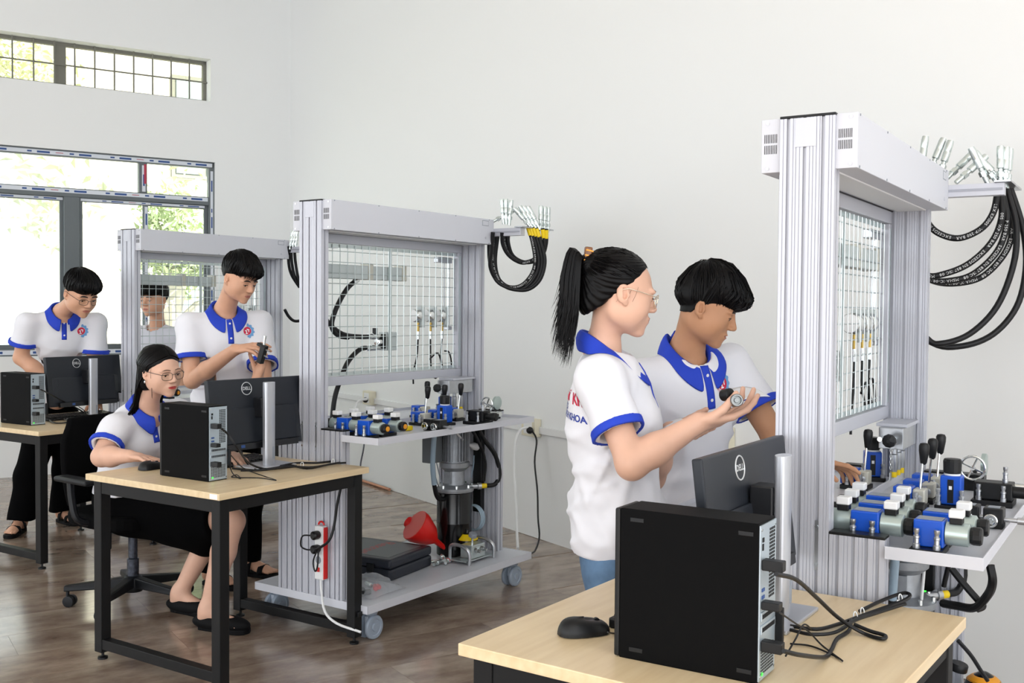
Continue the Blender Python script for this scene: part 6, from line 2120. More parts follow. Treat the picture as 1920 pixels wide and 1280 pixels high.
# ---- pump units
def pump_unit(s, label):
    o = thing('pump_unit', label, 'pump', SM(s) @ Matrix.Translation((0.98, -0.045, 0.1625)), 'hydraulic pump units')
    t = MB().lathe([(0.085, 0.0), (0.09, 0.004), (0.09, 0.16), (0.0915, 0.165), (0.0915, 0.17), (0.09, 0.175), (0.09, 0.32), (0.086, 0.325)], n=28).build('oil_tank', mat('gloss_black_tank', '#0b0b0d', 0.18), o)
    MB().lathe([(0.098, 0.325), (0.10, 0.33), (0.10, 0.345), (0.085, 0.352), (0.07, 0.36)], n=24).build('tank_flange', M_CAST, o)
    for k in range(8):
        a = k * PI / 4
        MB().cyl((0.09 * math.cos(a), 0.09 * math.sin(a), 0.345), (0.09 * math.cos(a), 0.09 * math.sin(a), 0.362), 0.007, n=6).build('flange_bolt', M_CHR, o)
    bh = MB().lathe([(0.055, 0.352), (0.052, 0.40), (0.052, 0.43), (0.075, 0.45), (0.078, 0.475)], n=24)
    bh.bx(-0.062, -0.05, -0.02, 0.02, 0.37, 0.43)
    bh.build('bell_housing', M_CAST, o)
    mo = MB().lathe([(0.062, 0.475), (0.062, 0.66), (0.055, 0.672)], n=24).build('motor', M_CAST, o)
    f = MB()
    for k in range(26):
        a = 2 * PI * k / 26
        R = Matrix.Rotation(a, 3, 'Z')
        f.box(R @ Vector((0.068, 0, 0.565)), (0.016, 0.0035, 0.165), R)
    f.build('cooling_fins', M_CAST, mo)
    MB().lathe([(0.07, 0.66), (0.074, 0.664), (0.074, 0.69), (0.05, 0.694)], n=24).build('fan_cover', M_CAST, o)
    MB().bx(-0.05, 0.05, 0.072, 0.135, 0.50, 0.62).build('terminal_box', M_GRYP, o, bev=0.005)
    MB().bx(-0.16, -0.075, 0.02, 0.085, 0.48, 0.66).build('control_box', mat('dark_grey_box', '#6e7276', 0.5), o, bev=0.004)
    for y in (0.03, 0.06):
        MB().tube([(-0.11, y, 0.48), (-0.10, y - .01, 0.42), (-0.085, y - .02, 0.36)], 0.003, 6).build('control_cable', M_GRYP, o)
    # return line tube and pressure line
    MB().tube(bez([(-0.19, -0.03, 0.69), (-0.195, -0.02, 0.60), (-0.19, -0.01, 0.48), (-0.165, 0.0, 0.38)], 14), 0.0135, 10).build('return_tube', M_CLEARB, o)
    MB().tube(bez([(-0.165, 0.0, 0.38), (-0.15, 0, 0.33), (-0.125, 0, 0.30), (-0.088, 0, 0.295)], 10), 0.012, 10).build('suction_fitting', M_BLKM, o)
    MB().lathe([(0.014, 0), (0.014, 0.05), (0.018, 0.052), (0.018, 0.07), (0.012, 0.071)], (0.05, -0.05, 0.345), (0.8, -0.6, 0), 14).build('pressure_port', M_STEEL, o)
    MB().cyl((0.105, -0.092, 0.345), (0.128, -0.11, 0.345), 0.013, n=12).build('yellow_sleeve', M_YEL, o)
    MB().tube(bez([(0.128, -0.11, 0.345), (0.17, -0.135, 0.35), (0.19, -0.15, 0.40), (0.165, -0.14, 0.50), (0.08, -0.12, 0.60), (0.02, -0.11, 0.692)], 24), 0.0115, 10).build('pressure_hose', M_RUB, o)
    MB().tube(bez([(0.12, -0.10, 0.37), (0.10, -0.12, 0.48), (0.03, -0.12, 0.60), (-0.04, -0.10, 0.692)], 20), 0.008, 8).build('pressure_hose', M_RUB, o)
    return o
pump_unit('M', 'black tank with finned electric motor under the middle bench')
pump_unit('N', 'grey finned pump motor under the nearest bench')

# ---- things behind the grid
def grid_set(s):
    W = WHERE[s]
    B = lambda: SM(s)
    vv = 0.074            # local y: behind the grid
    if True:
        o = thing('hydraulic_cylinder', 'grey rectangular cylinder hung behind the grid of the ' + W, 'cylinder', B() @ Matrix.Translation((0.37 if s == 'N' else 0, 0, 0)), 'cylinders behind the grids')
        MB().bx(0.13, 0.455, vv, vv + 0.05, 1.557, 1.622).build('cylinder_body', mat('grey_cylinder_cover', '#c3cccc', 0.5), o, bev=0.003)
        MB().bx(0.49, 0.70, vv, vv + 0.05, 1.557, 1.622).build('cylinder_body', MATS['grey_cylinder_cover'], o, bev=0.003)
        for u in (0.4555, 0.7005):
            MB().bx(u, u + 0.034, vv - 0.002, vv + 0.055, 1.556, 1.632).build('end_block', M_CASTW, o, bev=0.003)
        MB().cyl((0.13, vv + .025, 1.59), (0.10, vv + .025, 1.59), 0.012, n=12).build('rod', M_RED if s != 'N' else M_CHR, o)
    for k, u in enumerate((0.835, 0.935, 1.03)):
        g = thing('pressure_gauge', 'round pressure gauge behind the grid of the %s, %s of three' % (W, ('left one', 'middle one', 'right one')[k]), 'gauge', B() @ Matrix.Translation((u, vv, 1.38)), 'pressure gauges')
        MB().bx(0.018, 0.045, 0.0, 0.03, -0.055, 0.05).build('bracket', MATS['grey_cylinder_cover'], g, bev=0.003)
        MB().lathe([(0.028, 0), (0.033, 0.004), (0.033, 0.028), (0.03, 0.032), (0.02, 0.033)], (0.016, 0.016, 0.005), (-1, 0.22, 0), 24).build('gauge_case', M_CHR, g)
        MB().lathe([(0.029, 0.0335), (0.028, 0.034)], (0.016, 0.016, 0.005), (-1, 0.22, 0), 24).build('gauge_dial', M_WPL, g)
        MB().cyl((0.008, 0.014, -0.03), (0.008, 0.014, -0.075), 0.007, n=10).build('brass_stem', mat('brass', '#b79a55', 0.35, 0.8), g)
        MB().cyl((0.008, 0.014, -0.075), (0.008, 0.014, -0.115), 0.009, n=10).build('hose_nut', M_CHR, g)
        pts = [[(0.008, .014, -.115), (0.0, .014, -.2), (-0.03, .012, -.28), (-0.03, .012, -.34)],
               [(0.008, .014, -.115), (0.01, .014, -.2), (0.0, .0, -.27), (0.05, .014, -.32), (0.10, .014, -.27), (0.07, .014, -.19), (0.0, .014, -.22)],
               [(0.008, .014, -.115), (0.0, .014, -.2), (0.0, .0, -.27), (0.05, .014, -.31), (0.09, .014, -.26), (0.07, .014, -.19), (0.03, .014, -.18)]][k]
        MB().tube(bez(pts, 24), 0.0042, 8).build('measuring_hose', M_RUB, g)
    f = thing('flow_control_block', 'grey flow control block behind the grid of the ' + W, 'valve', B(), 'flow control blocks')
    MB().bx(0.585, 0.665, vv, vv + 0.05, 1.215, 1.305).build('block', MATS['grey_cylinder_cover'], f, bev=0.003)
    MB().bx(0.56, 0.5845, vv, vv + 0.045, 1.225, 1.295).build('end_plate', M_BLKM, f, bev=0.003)
    MB().lathe([(0.012, 0), (0.012, 0.035), (0.015, 0.036), (0.015, 0.055), (0.01, 0.056)], (0.56, vv + .02, 1.285), (-1, 0, 0), 12).build('upper_fitting', M_CHR, f)
    MB().lathe([(0.012, 0), (0.012, 0.035), (0.015, 0.036), (0.015, 0.07), (0.01, 0.071)], (0.56, vv + .02, 1.23), (-1, 0, 0), 12).build('lower_fitting', M_CHR, f)
    MB().lathe([(0.014, 0), (0.02, 0.002), (0.02, 0.02), (0.012, 0.022)], (0.56, vv + .02, 1.258), (-1, 0, 0), 14).build('silver_knob', M_CHR, f)
    MB().cyl((0.525, vv + .02, 1.29), (0.525, vv + .02, 1.325), 0.012, n=14).build('black_knob', M_BLKP, f)
    lab = ('upper', 'middle', 'lower')
    paths = ([(0.505, vv + .02, 1.285), (0.42, vv + .02, 1.285), (0.30, vv + .02, 1.30), (0.20, vv + .02, 1.36), (0.14, vv + .02, 1.45), (0.115, vv + .02, 1.555)],
             [(0.40, vv + .02, 1.556), (0.33, vv + .02, 1.51), (0.26, vv + .02, 1.42), (0.23, vv + .02, 1.34), (0.27, vv + .02, 1.295), (0.34, vv + .02, 1.283)],
             [(0.49, vv + .02, 1.23), (0.42, vv + .02, 1.225), (0.34, vv + .02, 1.17), (0.29, vv + .02, 1.09), (0.25, vv + .02, 1.0), (0.23, vv + .02, 0.872)])
    for k in range(3 if s == 'M' else 0):
        h = thing('hydraulic_hose', 'black hose behind the grid of the %s, %s of three' % (W, lab[k]), 'hose', B(), 'hoses behind the grids')
        MB().tube(bez(paths[k], 26), 0.0115, 10).build('hose', M_RUB, h)
        e = Vector(paths[k][0]); d = (e - Vector(paths[k][1])).normalized()
        MB().lathe([(0.013, -0.03), (0.014, 0.0), (0.011, 0.012)], e, d, 12).build('ferrule', M_CHR, h)
    c = thing('pipe_cylinder', 'slim upright steel cylinder behind the grid of the ' + W, 'cylinder', B(), 'slim cylinders')
    MB().cyl((1.09, vv + .015, 1.33), (1.09, vv + .015, 1.66), 0.009, n=12).build('tube', M_CHR, c)
    MB().cyl((1.055, vv + .015, 1.33), (1.055, vv + .015, 1.66), 0.0035, n=8).build('tie_rod', M_STEEL, c)
    MB().bx(0.985, 1.105, vv, vv + .03, 1.66, 1.69).build('head_block', M_STEEL, c, bev=0.003)
    MB().bx(1.075, 1.105, vv, vv + .03, 1.31, 1.33).build('foot_block', M_STEEL, c, bev=0.003)
grid_set('M'); grid_set('N'); grid_set('L')

# ---- hoses on the racks
HT = HOSE_TEXT
M_HTX = mat('white_hose_print', '#d8dadb', 0.6)
def glyph(ch):
    vs, fs = PRE[(ch, 0.0)]
    xs = [v[0] for v in vs]
    return [(v[0] - min(xs), v[1], 0) for v in vs], fs, max(xs) - min(xs)
def coupling(m, parent, p, d, L=0.104, s=1.0):
    mb = MB().lathe([(0.008, -0.03), (0.008, 0.0), (0.011, 0.002), (0.011, 0.018), (0.008, 0.020), (0.008, 0.028), (0.0125, 0.031), (0.0125, 0.060), (0.0115, 0.063), (0.0125, 0.066), (0.0125, 0.092), (0.0108, L), (0.008, L), (0.0078, L - 0.03)], p, d, 14)
    c = mb.build('quick_coupling', M_CHRB, parent)
    MB().lathe([(0.0130, 0.0), (0.0130, 0.016)], p, d, 6, smooth=False).build('hex_nut', M_CHRB, c)
M_CHRB = mat('bright_zinc_coupling', '#d3dcda', 0.24, 0.8)
def rack_hose(label, px, d0, d1, r, couple, sleeve=False, text=False, seed=0, grp='hoses on the racks'):
    pts = [at(x, y, d0 + (d1 - d0) * i / (len(px) - 1)) for i, (x, y) in enumerate(px)]
    base = pts[0]
    o = thing('hydraulic_hose', label, 'hose', Matrix.Translation(base), grp)
    L = [q - base for q in pts]
    path = bez(L, 60)
    MB().tube(path, r, 10).build('hose', M_RUB, o)
    for (cx, cy, tx, ty, cd) in couple:
        p = at(cx, cy, cd); q = at(tx, ty, cd)
        coupling(None, o, p - base, (q - p).normalized())
    if sleeve:
        t = (L[1] - L[0]).normalized()
        MB().cyl(L[0] + t * 0.005, L[0] + t * 0.05, r * 1.12, n=12).build('yellow_sleeve', M_YEL, o)
    if text:
        cum = [0.0]
        for a, b in zip(path, path[1:]): cum.append(cum[-1] + (b - a).length)
        tm = MB(); s = 0.06 + 0.03 * seed; k = seed * 7
        size = r * 1.25
        total = cum[-1]
        while s < total * 0.92:
            ch = HT[k % len(HT)]; k += 1
            if ch == ' ': s += size * 0.35; continue
            vs, fs, w = glyph(ch)
            i = max(j for j in range(len(cum)) if cum[j] <= s); i = min(i, len(path) - 2)
            t = (path[i + 1] - path[i]).normalized()
            p = path[i] + t * (s - cum[i])
            n = -(p + base - Vector((0, 0, CAMZ))); n.z = 0; n.normalize()     # printed side turned to the room
            n = (n - t * n.dot(t)).normalized()
            up = n.cross(t)
            tm.add([p + n * (r * math.cos(v[1] * size / r) + 0.0004) + t * (v[0] * size) + up * (r * math.sin(v[1] * size / r)) for v in vs], fs)
            s += size * (w + 0.16)
        tm.build('hose_lettering', M_HTX, o)
    return o
D0 = 3.50
rack_hose('highest hanging black hose on the nearest rack', [(1867, 318), (1866, 345), (1858, 385), (1836, 415), (1797, 433), (1762, 427), (1738, 408), (1722, 370), (1720, 338)], D0, 3.62, 0.0112, [(1857, 318, 1820, 268, 3.5), (1722, 300, 1731, 232, 3.60)], text=True, seed=1)
rack_hose('second hanging black hose on the nearest rack', [(1870, 318), (1872, 350), (1874, 395), (1856, 440), (1815, 480), (1770, 500), (1735, 503), (1706, 470), (1700, 338)], D0, 3.66, 0.0112, [(1840, 316, 1814, 262, 3.49), (1742, 300, 1766, 240, 3.60)], text=True, seed=2)
rack_hose('third hanging black hose on the nearest rack', [(1872, 318), (1876, 350), (1884, 400), (1868, 455), (1824, 499), (1780, 513), (1740, 511), (1700, 480), (1692, 338)], D0 + .02, 3.68, 0.0112, [(1866, 318, 1838, 290, 3.5), (1760, 306, 1777, 250, 3.58)], text=True, seed=3)
rack_hose('fourth hanging black hose on the nearest rack', [(1874, 318), (1880, 350), (1894, 405), (1884, 455), (1842, 503), (1790, 518), (1742, 512), (1694, 480), (1684, 338)], D0 + .05, 3.70, 0.0112, [(1871, 318, 1870, 258, 3.49), (1780, 312, 1812, 280, 3.57)], text=True, seed=4)
rack_hose('inner of the two longest black hoses on the nearest rack', [(1876, 318), (1886, 350), (1902, 410), (1898, 480), (1868, 560), (1818, 612), (1765, 631), (1738, 622), (1690, 560), (1676, 338)], D0 + .03, 3.70, 0.0108, [(1880, 320, 1881, 262, 3.49)], text=False)
rack_hose('outer of the two longest black hoses on the nearest rack', [(1878, 318), (1894, 350), (1916, 420), (1921, 490), (1905, 560), (1862, 612), (1805, 635), (1748, 630), (1686, 570), (1668, 338)], D0 + .06, 3.72, 0.0108, [(1884, 322, 1888, 264, 3.53), (1800, 318, 1840, 282, 3.5)], text=False)
Dm = 5.48
mh = [([(986, 423), (996, 455), (1001, 490), (994, 515), (975, 535), (950, 537), (930, 518), (921, 480), (926, 436)], [(985, 418, 948, 376, Dm)], True),
      ([(990, 424), (1002, 458), (1008, 492), (1000, 520), (980, 540), (952, 540), (932, 522), (924, 485), (929, 436)], [(990, 418, 963, 373, Dm)], True),
      ([(996, 425), (1008, 460), (1014, 492), (1006, 522), (985, 541), (956, 541), (934, 524), (926, 490), (931, 436)], [(997, 419, 972, 375, Dm)], True),
      ([(1002, 426), (1014, 462), (1019, 492), (1010, 524), (988, 542), (958, 541), (930, 527), (917, 495), (914, 460), (916, 436)], [(1004, 420, 985, 384, Dm)], True),
      ([(1014, 427), (1018, 455), (1012, 476), (994, 488), (975, 492), (955, 480), (944, 458), (943, 436)], [(1010, 422, 1010, 384, Dm + .03)], True),
      ([(1021, 428), (1021, 455), (1014, 478), (996, 490), (976, 490), (958, 478), (950, 455), (950, 436)], [(1017, 423, 1017, 385, Dm + .06), (1024, 424, 1024, 386, Dm + .09)], True),
      ([(938, 436), (940, 458), (951, 478), (972, 491), (994, 488), (1004, 478), (1010, 460)], [(940, 410, 938, 384, 5.58), (946, 410, 945, 384, 5.56), (952, 412, 954, 384, 5.54)], False),
      ([(921, 436), (919, 470), (917, 500), (930, 526), (955, 540)], [(928, 412, 946, 402, 5.6)], False)]
nm = ('first', 'second', 'third', 'fourth', 'fifth', 'sixth', 'seventh', 'eighth')
for k, (px, cp_, sl) in enumerate(mh):
    rack_hose('black hose on the middle rack, %s counted from its plate end' % nm[k], px, Dm, 5.62, 0.0105, cp_, sl, k in (0, 4), k)
lh = [[(549, 468), (552, 500), (560, 535), (575, 545)], [(543, 468), (545, 500), (553, 530), (570, 548)], [(538, 468), (539, 500), (545, 522), (560, 545)], [(533, 587), (541, 600), (552, 608), (570, 606)]]
for k, px in enumerate(lh):
    rack_hose('black hose on the farthest rack, %s from its bench' % ('fourth', 'third', 'second', 'lowest loop')[k], px, 7.3, 7.4, 0.0105, [(542 + 5 * k, 466, 546 + 4 * k, 442, 7.3)] if k < 3 else [])

# ---- lower shelf of the middle bench
M_CASE = mat('dark_blue_case', '#20242e', 0.45)
M_CASEL = mat('grey_case_lid', '#5d6266', 0.5)
tb = thing('tool_case', 'dark blue plastic tool case on the lower shelf', 'case', SM('M') @ Matrix.Translation((0.50, 0.07, 0.1625)) @ Matrix.Rotation(0.12, 4, 'Z'))
MB().bx(-0.17, 0.19, -0.21, 0.21, 0.0, 0.055).build('case_bottom', M_CASE, tb, bev=0.012)
lid = MB().bx(-0.17, 0.19, -0.21, 0.21, 0.056, 0.10).build('case_lid', M_CASE, tb, bev=0.012)
MB().bx(-0.13, 0.15, -0.17, 0.17, 0.1, 0.1012).build('lid_panel', M_CASEL, lid)
tx = text_mesh('lid_lettering', 'Rexroth', 0.085, .014)
link('lid_lettering', tx, mat('dull_red_print', '#a5343c', 0.5), lid, mat4=Matrix.Translation((0.0, 0.0, 0.1018)) @ Matrix.Rotation(PI / 2 + PI / 2, 4, 'Z'))
for y in (-0.1, 0.1):
    MB().bx(-0.178, -0.17, y - 0.02, y + 0.02, 0.035, 0.075).build('latch', M_BLKP, tb, bev=0.002)
fn = thing('funnel', 'red plastic funnel lying against the pump tank', 'funnel', SM('M') @ Matrix.Translation((0.80, 0.0, 0.295)) @ Vector((-0.62, 0.30, 0.55)).to_track_quat('Z', 'Y').to_matrix().to_4x4())
MB().lathe([(0.080, 0.075), (0.083, 0.072), (0.082, 0.045), (0.055, -0.03), (0.016, -0.075), (0.011, -0.16), (0.009, -0.16), (0.014, -0.075), (0.052, -0.03), (0.078, 0.045), (0.079, 0.072)], n=28).build('funnel_cone', M_RED, fn)
MB().lathe([(0.0285, -0.01), (0.031, 0.01), (0.031, 0.03), (0.02, 0.036)], (-0.07, 0.0, 0.05), (-0.8, 0.1, 0.5), 16).build('spout_lip', M_RED, fn)
ac = thing('accumulator_unit', 'steel accumulator block with tube handles on the lower shelf', 'accumulator', SM('M') @ Matrix.Translation((0.93, -0.20, 0.1625)))
MB().bx(-0.115, 0.11, -0.05, 0.05, 0.012, 0.018).build('mounting_plate', M_GALV, ac)
b_ = MB().bx(-0.06, 0.05, -0.042, 0.03, 0.0185, 0.085).build('block', M_GALV, ac, bev=0.003)
for x in (-0.03, 0.02):
    MB().lathe([(0.012, 0), (0.012, 0.01), (0.008, 0.011), (0.008, 0.03), (0.002, 0.032)], (x, -0.042, 0.06), (0.2, -1, -0.2), 12).build('needle_valve', M_CHR, b_)
for sx in (-1, 1):
    x0 = -0.105 if sx < 0 else 0.10
    MB().tube(bez([(x0, -0.06, 0.0), (x0, -0.062, 0.045), (x0 - 0.004, -0.05, 0.075), (x0 - 0.004, 0.0, 0.092), (x0 - 0.004, 0.05, 0.085), (x0, 0.06, 0.04), (x0, 0.06, 0.0)], 24), 0.009, 10).build('tube_handle', M_STEEL, ac)
MB().lathe([(0.006, 0), (0.03, 0.005), (0.05, 0.025), (0.055, 0.05), (0.05, 0.075), (0.03, 0.095), (0.012, 0.10), (0.010, 0.115), (0.003, 0.116)], (0.045, 0.065, 0.02), n=22).build('accumulator_bottle', MATS['gloss_black_tank'], ac)
MB().lathe([(0.0535, 0.067), (0.0525, 0.072), (0.033, 0.0945), (0.032, 0.095)], (0.0455, 0.065, 0.021), n=22).build('yellow_label', M_YEL, ac)
MB().lathe([(0.02, 0), (0.022, 0.002), (0.022, 0.018), (0.02, 0.02)], (0.0, 0.0, 0.115), (0, -0.3, 1), 16).build('gauge', M_GRYP, ac)
MB().cyl((0.0, 0.0, 0.085), (0, 0, 0.118), 0.006, n=8).build('gauge_stem', M_CHR, ac)
for k, (du, dv, dz, dd, lab) in enumerate(((-0.035, 0.0, 0.012, (1, 0.3, 0), 'loose steel coupling nearest the tool case'), (0.0, -0.02, 0.012, (0.8, -0.5, 0), 'loose steel coupling nearest the shelf edge'),
                                         (0.03, 0.015, 0.012, (0.9, 0.4, 0.05), 'loose steel coupling nearest the accumulator block'), (0.0, 0.012, 0.033, (0.6, 0.7, 0.1), 'loose steel coupling lying on top of the others'))):
    o = thing('loose_coupling', lab, 'coupling', SM('M') @ Matrix.Translation((0.76 + du, -0.135 - dv, 0.1635 + dz)), 'loose couplings')
    MB().lathe([(0.008, -.035), (0.008, 0), (0.011, 0.002), (0.011, 0.028), (0.007, 0.03)], (0, 0, 0), dd, 12).build('coupling_body', M_CHRB if k % 2 else M_GALV, o)
    MB().lathe([(0.0115, 0.006), (0.0115, 0.016)], (0, 0, 0), dd, 12).build('coupling_ring', M_RED if k == 2 else M_STEEL, o)
def film_mat():
    m = bpy.data.materials.new('clear_plastic_film'); m.use_nodes = True
    nt = m.node_tree; nt.nodes.clear()
    o = nt.nodes.new('ShaderNodeOutputMaterial'); mx = nt.nodes.new('ShaderNodeMixShader'); mx.inputs[0].default_value = 0.32
    a = nt.nodes.new('ShaderNodeBsdfTransparent'); b = nt.nodes.new('ShaderNodeBsdfPrincipled'); b.inputs['Base Color'].default_value = lin('#c9ced4'); b.inputs['Roughness'].default_value = 0.15
    nt.links.new(a.outputs[0], mx.inputs[1]); nt.links.new(b.outputs[0], mx.inputs[2]); nt.links.new(mx.outputs[0], o.inputs[0])
    return m
bag = thing('plastic_bag', 'clear plastic bag of metal parts on the lower shelf', 'bag', SM('M') @ Matrix.Translation((0.20, -0.17, 0.1625)))
bg_ = MB(); n1, n2 = 16, 12; rn = random.Random(4)
vs = []
for i in range(n1 + 1):
    for j in range(n2 + 1):
        x = -0.12 + 0.24 * i / n1; y = -0.12 + 0.24 * j / n2
        z = 0.07 * max(0, 1 - (x / .125) ** 2) * max(0, 1 - (y / .125) ** 2) + rn.uniform(-.007, .007) * (0 < i < n1 and 0 < j < n2) + 0.003
        vs.append((x + rn.uniform(-.005, .005), y + rn.uniform(-.005, .005), max(z, 0.001)))
bg_.add(vs, [(i * (n2 + 1) + j, (i + 1) * (n2 + 1) + j, (i + 1) * (n2 + 1) + j + 1, i * (n2 + 1) + j + 1) for i in range(n1) for j in range(n2)])
bg_.build('film', film_mat(), bag)
for k in range(6):
    MB().lathe([(0.009, 0), (0.012, 0.003), (0.012, 0.03), (0.008, 0.045)], (rn.uniform(-.06, .06), rn.uniform(-.06, .06), 0.014), (rn.uniform(-1, 1), rn.uniform(-1, 1), .05), 10).build('metal_part', (M_CHRB, M_BLKM, M_RED)[k % 3], bag)
# coil of clear tube on the far post of the middle bench
tcoil = thing('tube_coil', 'coil of pale blue tube hanging at the middle bench', 'tube', SM('M') @ Matrix.Translation((1.105, -0.085, 0.335)))
for k in range(3):
    MB().tube([(0.0 - 0.008 * k, 0.062 * math.cos(a) + 0.004 * k, 0.062 * math.sin(a) * 1.05) for a in [2 * PI * j / 28 for j in range(28)]], 0.0045, 8, closed=True).build('tube_turn', M_CLEARB, tcoil)
MB().tube(bez([(0.0, 0.06, 0.0), (0.0, 0.055, 0.1), (0.02, 0.03, 0.25), (0.015, 0.02, 0.32)], 14), 0.0045, 8).build('tube_tail', M_CLEARB, tcoil)
# white socketed appliance plug under each tray
for s in 'MN':
    pl_ = thing('power_plug', 'white appliance plug on the switch strip of the %s' % WHERE[s], 'plug', SM(s) @ Matrix.Translation((1.123, -0.085, 0.70 if s == 'M' else 0.70)), 'white appliance plugs')
    MB().lathe([(0.010, 0.0), (0.019, 0.01), (0.019, 0.045), (0.012, 0.06), (0.006, 0.10)], (0, 0, 0), (-1, -0.15, 0.25 if s == 'M' else -.5), 14).build('plug_body', M_WPL, pl_)
    MB().tube(bez([(-0.095, -0.015, 0.025 if s == 'M' else -0.045), (-0.16, -0.02, 0.06 if s == 'M' else -0.15), (-0.24, -0.02, 0.12 if s == 'M' else -0.3), (-0.28, -0.0, 0.148 if s == 'M' else -0.45)], 14), 0.005, 8).build('cord', M_WPL, pl_)
# power strip tied to the end panel of the middle bench
ps = thing('power_strip', 'white and red power strip on the end panel of the middle bench', 'power strip', SM('M') @ Matrix.Translation((-0.001, -0.085, 0.36)))
MB().bx(-0.03, -0.001, -0.026, 0.026, -0.118, 0.118).build('strip_body', M_WPL, ps, bev=0.006)
MB().bx(-0.026, -0.004, -0.031, -0.0262, -0.112, 0.112).build('red_edge', M_RED, ps, bev=0.001)
MB().tube([(-0.012, 0.016 * math.cos(a), 0.12 + 0.014 * math.sin(a)) for a in [PI * k / 8 for k in range(9)]], 0.004, 6).build('hanging_loop', M_RED, ps)
MB().bx(-0.034, -0.03, -0.009, 0.009, -0.082, -0.062).build('switch', M_RED, ps, bev=0.002)
for z in (0.08, 0.02, -0.03):
    MB().lathe([(0.016, 0), (0.017, 0.001)], (-0.03, 0, z), (-1, 0, 0), 16).build('socket_face', M_GRYP if z < 0 else M_WPL, ps)
for k, z in enumerate((0.08, 0.02)):
    p = MB().lathe([(0.017, 0.0), (0.019, 0.006), (0.019, 0.03), (0.012, 0.036)], (-0.0312, 0.0, z), (-1, 0.0, 0), 14)
    po = p.build('black_plug', M_BLKP, ps)
MB().tube(bez([(-0.06, 0.01, 0.08), (-0.075, 0.05, 0.075), (-0.07, 0.065, 0.03), (-0.06, 0.04, 0.015), (-0.055, 0.0, 0.02)], 18), 0.0035, 8).build('black_cord', M_RUB, ps)
MB().tube(bez([(-0.06, 0.0, 0.02), (-0.06, -0.03, 0.03), (-0.05, -0.085, 0.07), (-0.035, -0.10, 0.14), (-0.03, -0.11, 0.22), (-0.02, -0.13, 0.32)], 22), 0.006, 8).build('black_cord', M_RUB, ps)
MB().tube(bez([(-0.05, -0.02, 0.02), (-0.055, -0.02, -0.05), (-0.05, 0.0, -0.075), (-0.05, 0.01, -0.03), (-0.052, -0.03, 0.04)], 18), 0.0035, 8).build('black_cord', M_RUB, ps)
MB().tube(bez([(-0.015, 0, -0.118), (-0.02, -0.01, -0.17), (-0.05, -0.06, -0.24), (-0.06, -0.14, -0.275), (-0.03, -0.25, -0.30)], 18), 0.0055, 8).build('white_cord', M_WPL, ps)
# long white cord along the base shelf to the wall socket
cw = thing('white_cord', 'white power cord sagging along the base of the middle bench', 'cord')
qs = [at(690, 1168, 4.55), at(720, 1140, 4.7), at(770, 1115, 4.85), at(810, 1090, 5.0), at(850, 1075, 5.1), at(900, 1065, 5.25), at(945, 1058, 5.4), at(968, 1050, 5.5), at(980, 1042, 5.58)]
MB().tube(bez(qs, 40), 0.0055, 8).build('cord', M_WPL, cw)

# ---- wall sockets and cords
def socket(t, z, label, w=0.075, h=0.11, m=M_CREAM):
    o = thing('wall_socket', label, 'socket', None, 'wall sockets')
    rbox(MB(), t - w, t + w, -0.05, -0.0005, z - h / 2, z + h / 2).build('socket_box', m, o, bev=0.004)
    rbox(MB(), t - w * .6, t + w * .6, -0.053, -0.05, z - h * .35, z + h * .35).build('face_plate', M_WPL, o, bev=0.002)
    return o
socket(4.125, 0.69, 'cream wall socket right of the middle bench')
socket(1.80, 0.70, 'cream wall socket seen between the tray and grid')
bo = socket(5.78, 0.735, 'cream breaker box on the wall behind the two at the nearest bench', 0.07, 0.24)
rbox(MB(), 5.70, 5.76, -0.056, -0.053, 0.70, 0.77).build('breaker', M_GRYP, bo, bev=0.002)
rbox(MB(), 5.72, 5.74, -0.062, -0.056, 0.72, 0.75).build('breaker_toggle', M_BLKP, bo, bev=0.002)
def cord(label, px, d, r, m, plug=None):
    o = thing('cord', label, 'cord', None, 'cords and hoses hanging free')
    MB().tube(bez([at(*q, dd) for q, dd in zip(px, d)], 40), r, 8).build('cord', m, o)
    if plug:
        MB().ball(at(*plug[0], plug[1]), 0.022, 12, 8).build('plug', M_BLKP, o)
    return o
cord('white cord hanging from the wall socket to the middle bench', [(993, 800), (978, 806), (969, 830), (968, 880), (972, 940), (975, 1000), (977, 1028)], [6.46, 6.44, 6.4, 6.3, 6.1, 5.9, 5.75], 0.008, M_WPL)
cord('thin black cord hanging from the wall socket', [(1000, 806), (1009, 825), (1006, 865), (1012, 920), (1014, 970), (1017, 1005), (1010, 1030), (1000, 1038)], [6.46, 6.42, 6.4, 6.35, 6.3, 6.2, 6.05, 5.9], 0.0055, M_RUB, ((996, 806), 6.46))
cord('white cord curving from the socket behind the middle tray', [(690, 752), (675, 756), (665, 775), (662, 800)], [8.35, 8.3, 8.2, 8.1], 0.010, M_WPL, ((687, 754), 8.38))
cord('grey cord hanging below the middle tray', [(686, 834), (684, 850), (680, 872), (680, 885)], [5.3, 5.3, 5.35, 5.35], 0.004, M_GRYP)
cord('thin white cord at the right edge by the nearest bench', [(1893, 1000), (1900, 1025), (1912, 1050), (1925, 1070)], [4.02, 4.0, 3.98, 3.95], 0.005, M_WPL)
cord('thick black hose looping under the nearest tray', [(1863, 1045), (1868, 1075), (1860, 1100), (1835, 1125), (1800, 1122), (1775, 1118)], [2.75, 2.75, 2.8, 2.85, 2.9, 2.95], 0.0115, M_RUB)
cord('black hose slanting under the nearest tray', [(1790, 1052), (1815, 1082), (1842, 1112), (1850, 1122), (1838, 1128)], [2.9, 2.88, 2.86, 2.86, 2.86], 0.010, M_RUB)
cord('black cord running down the nearest bench', [(1805, 1187), (1830, 1215), (1850, 1245), (1862, 1262)], [3.1, 3.1, 3.1, 3.1], 0.006, M_RUB)
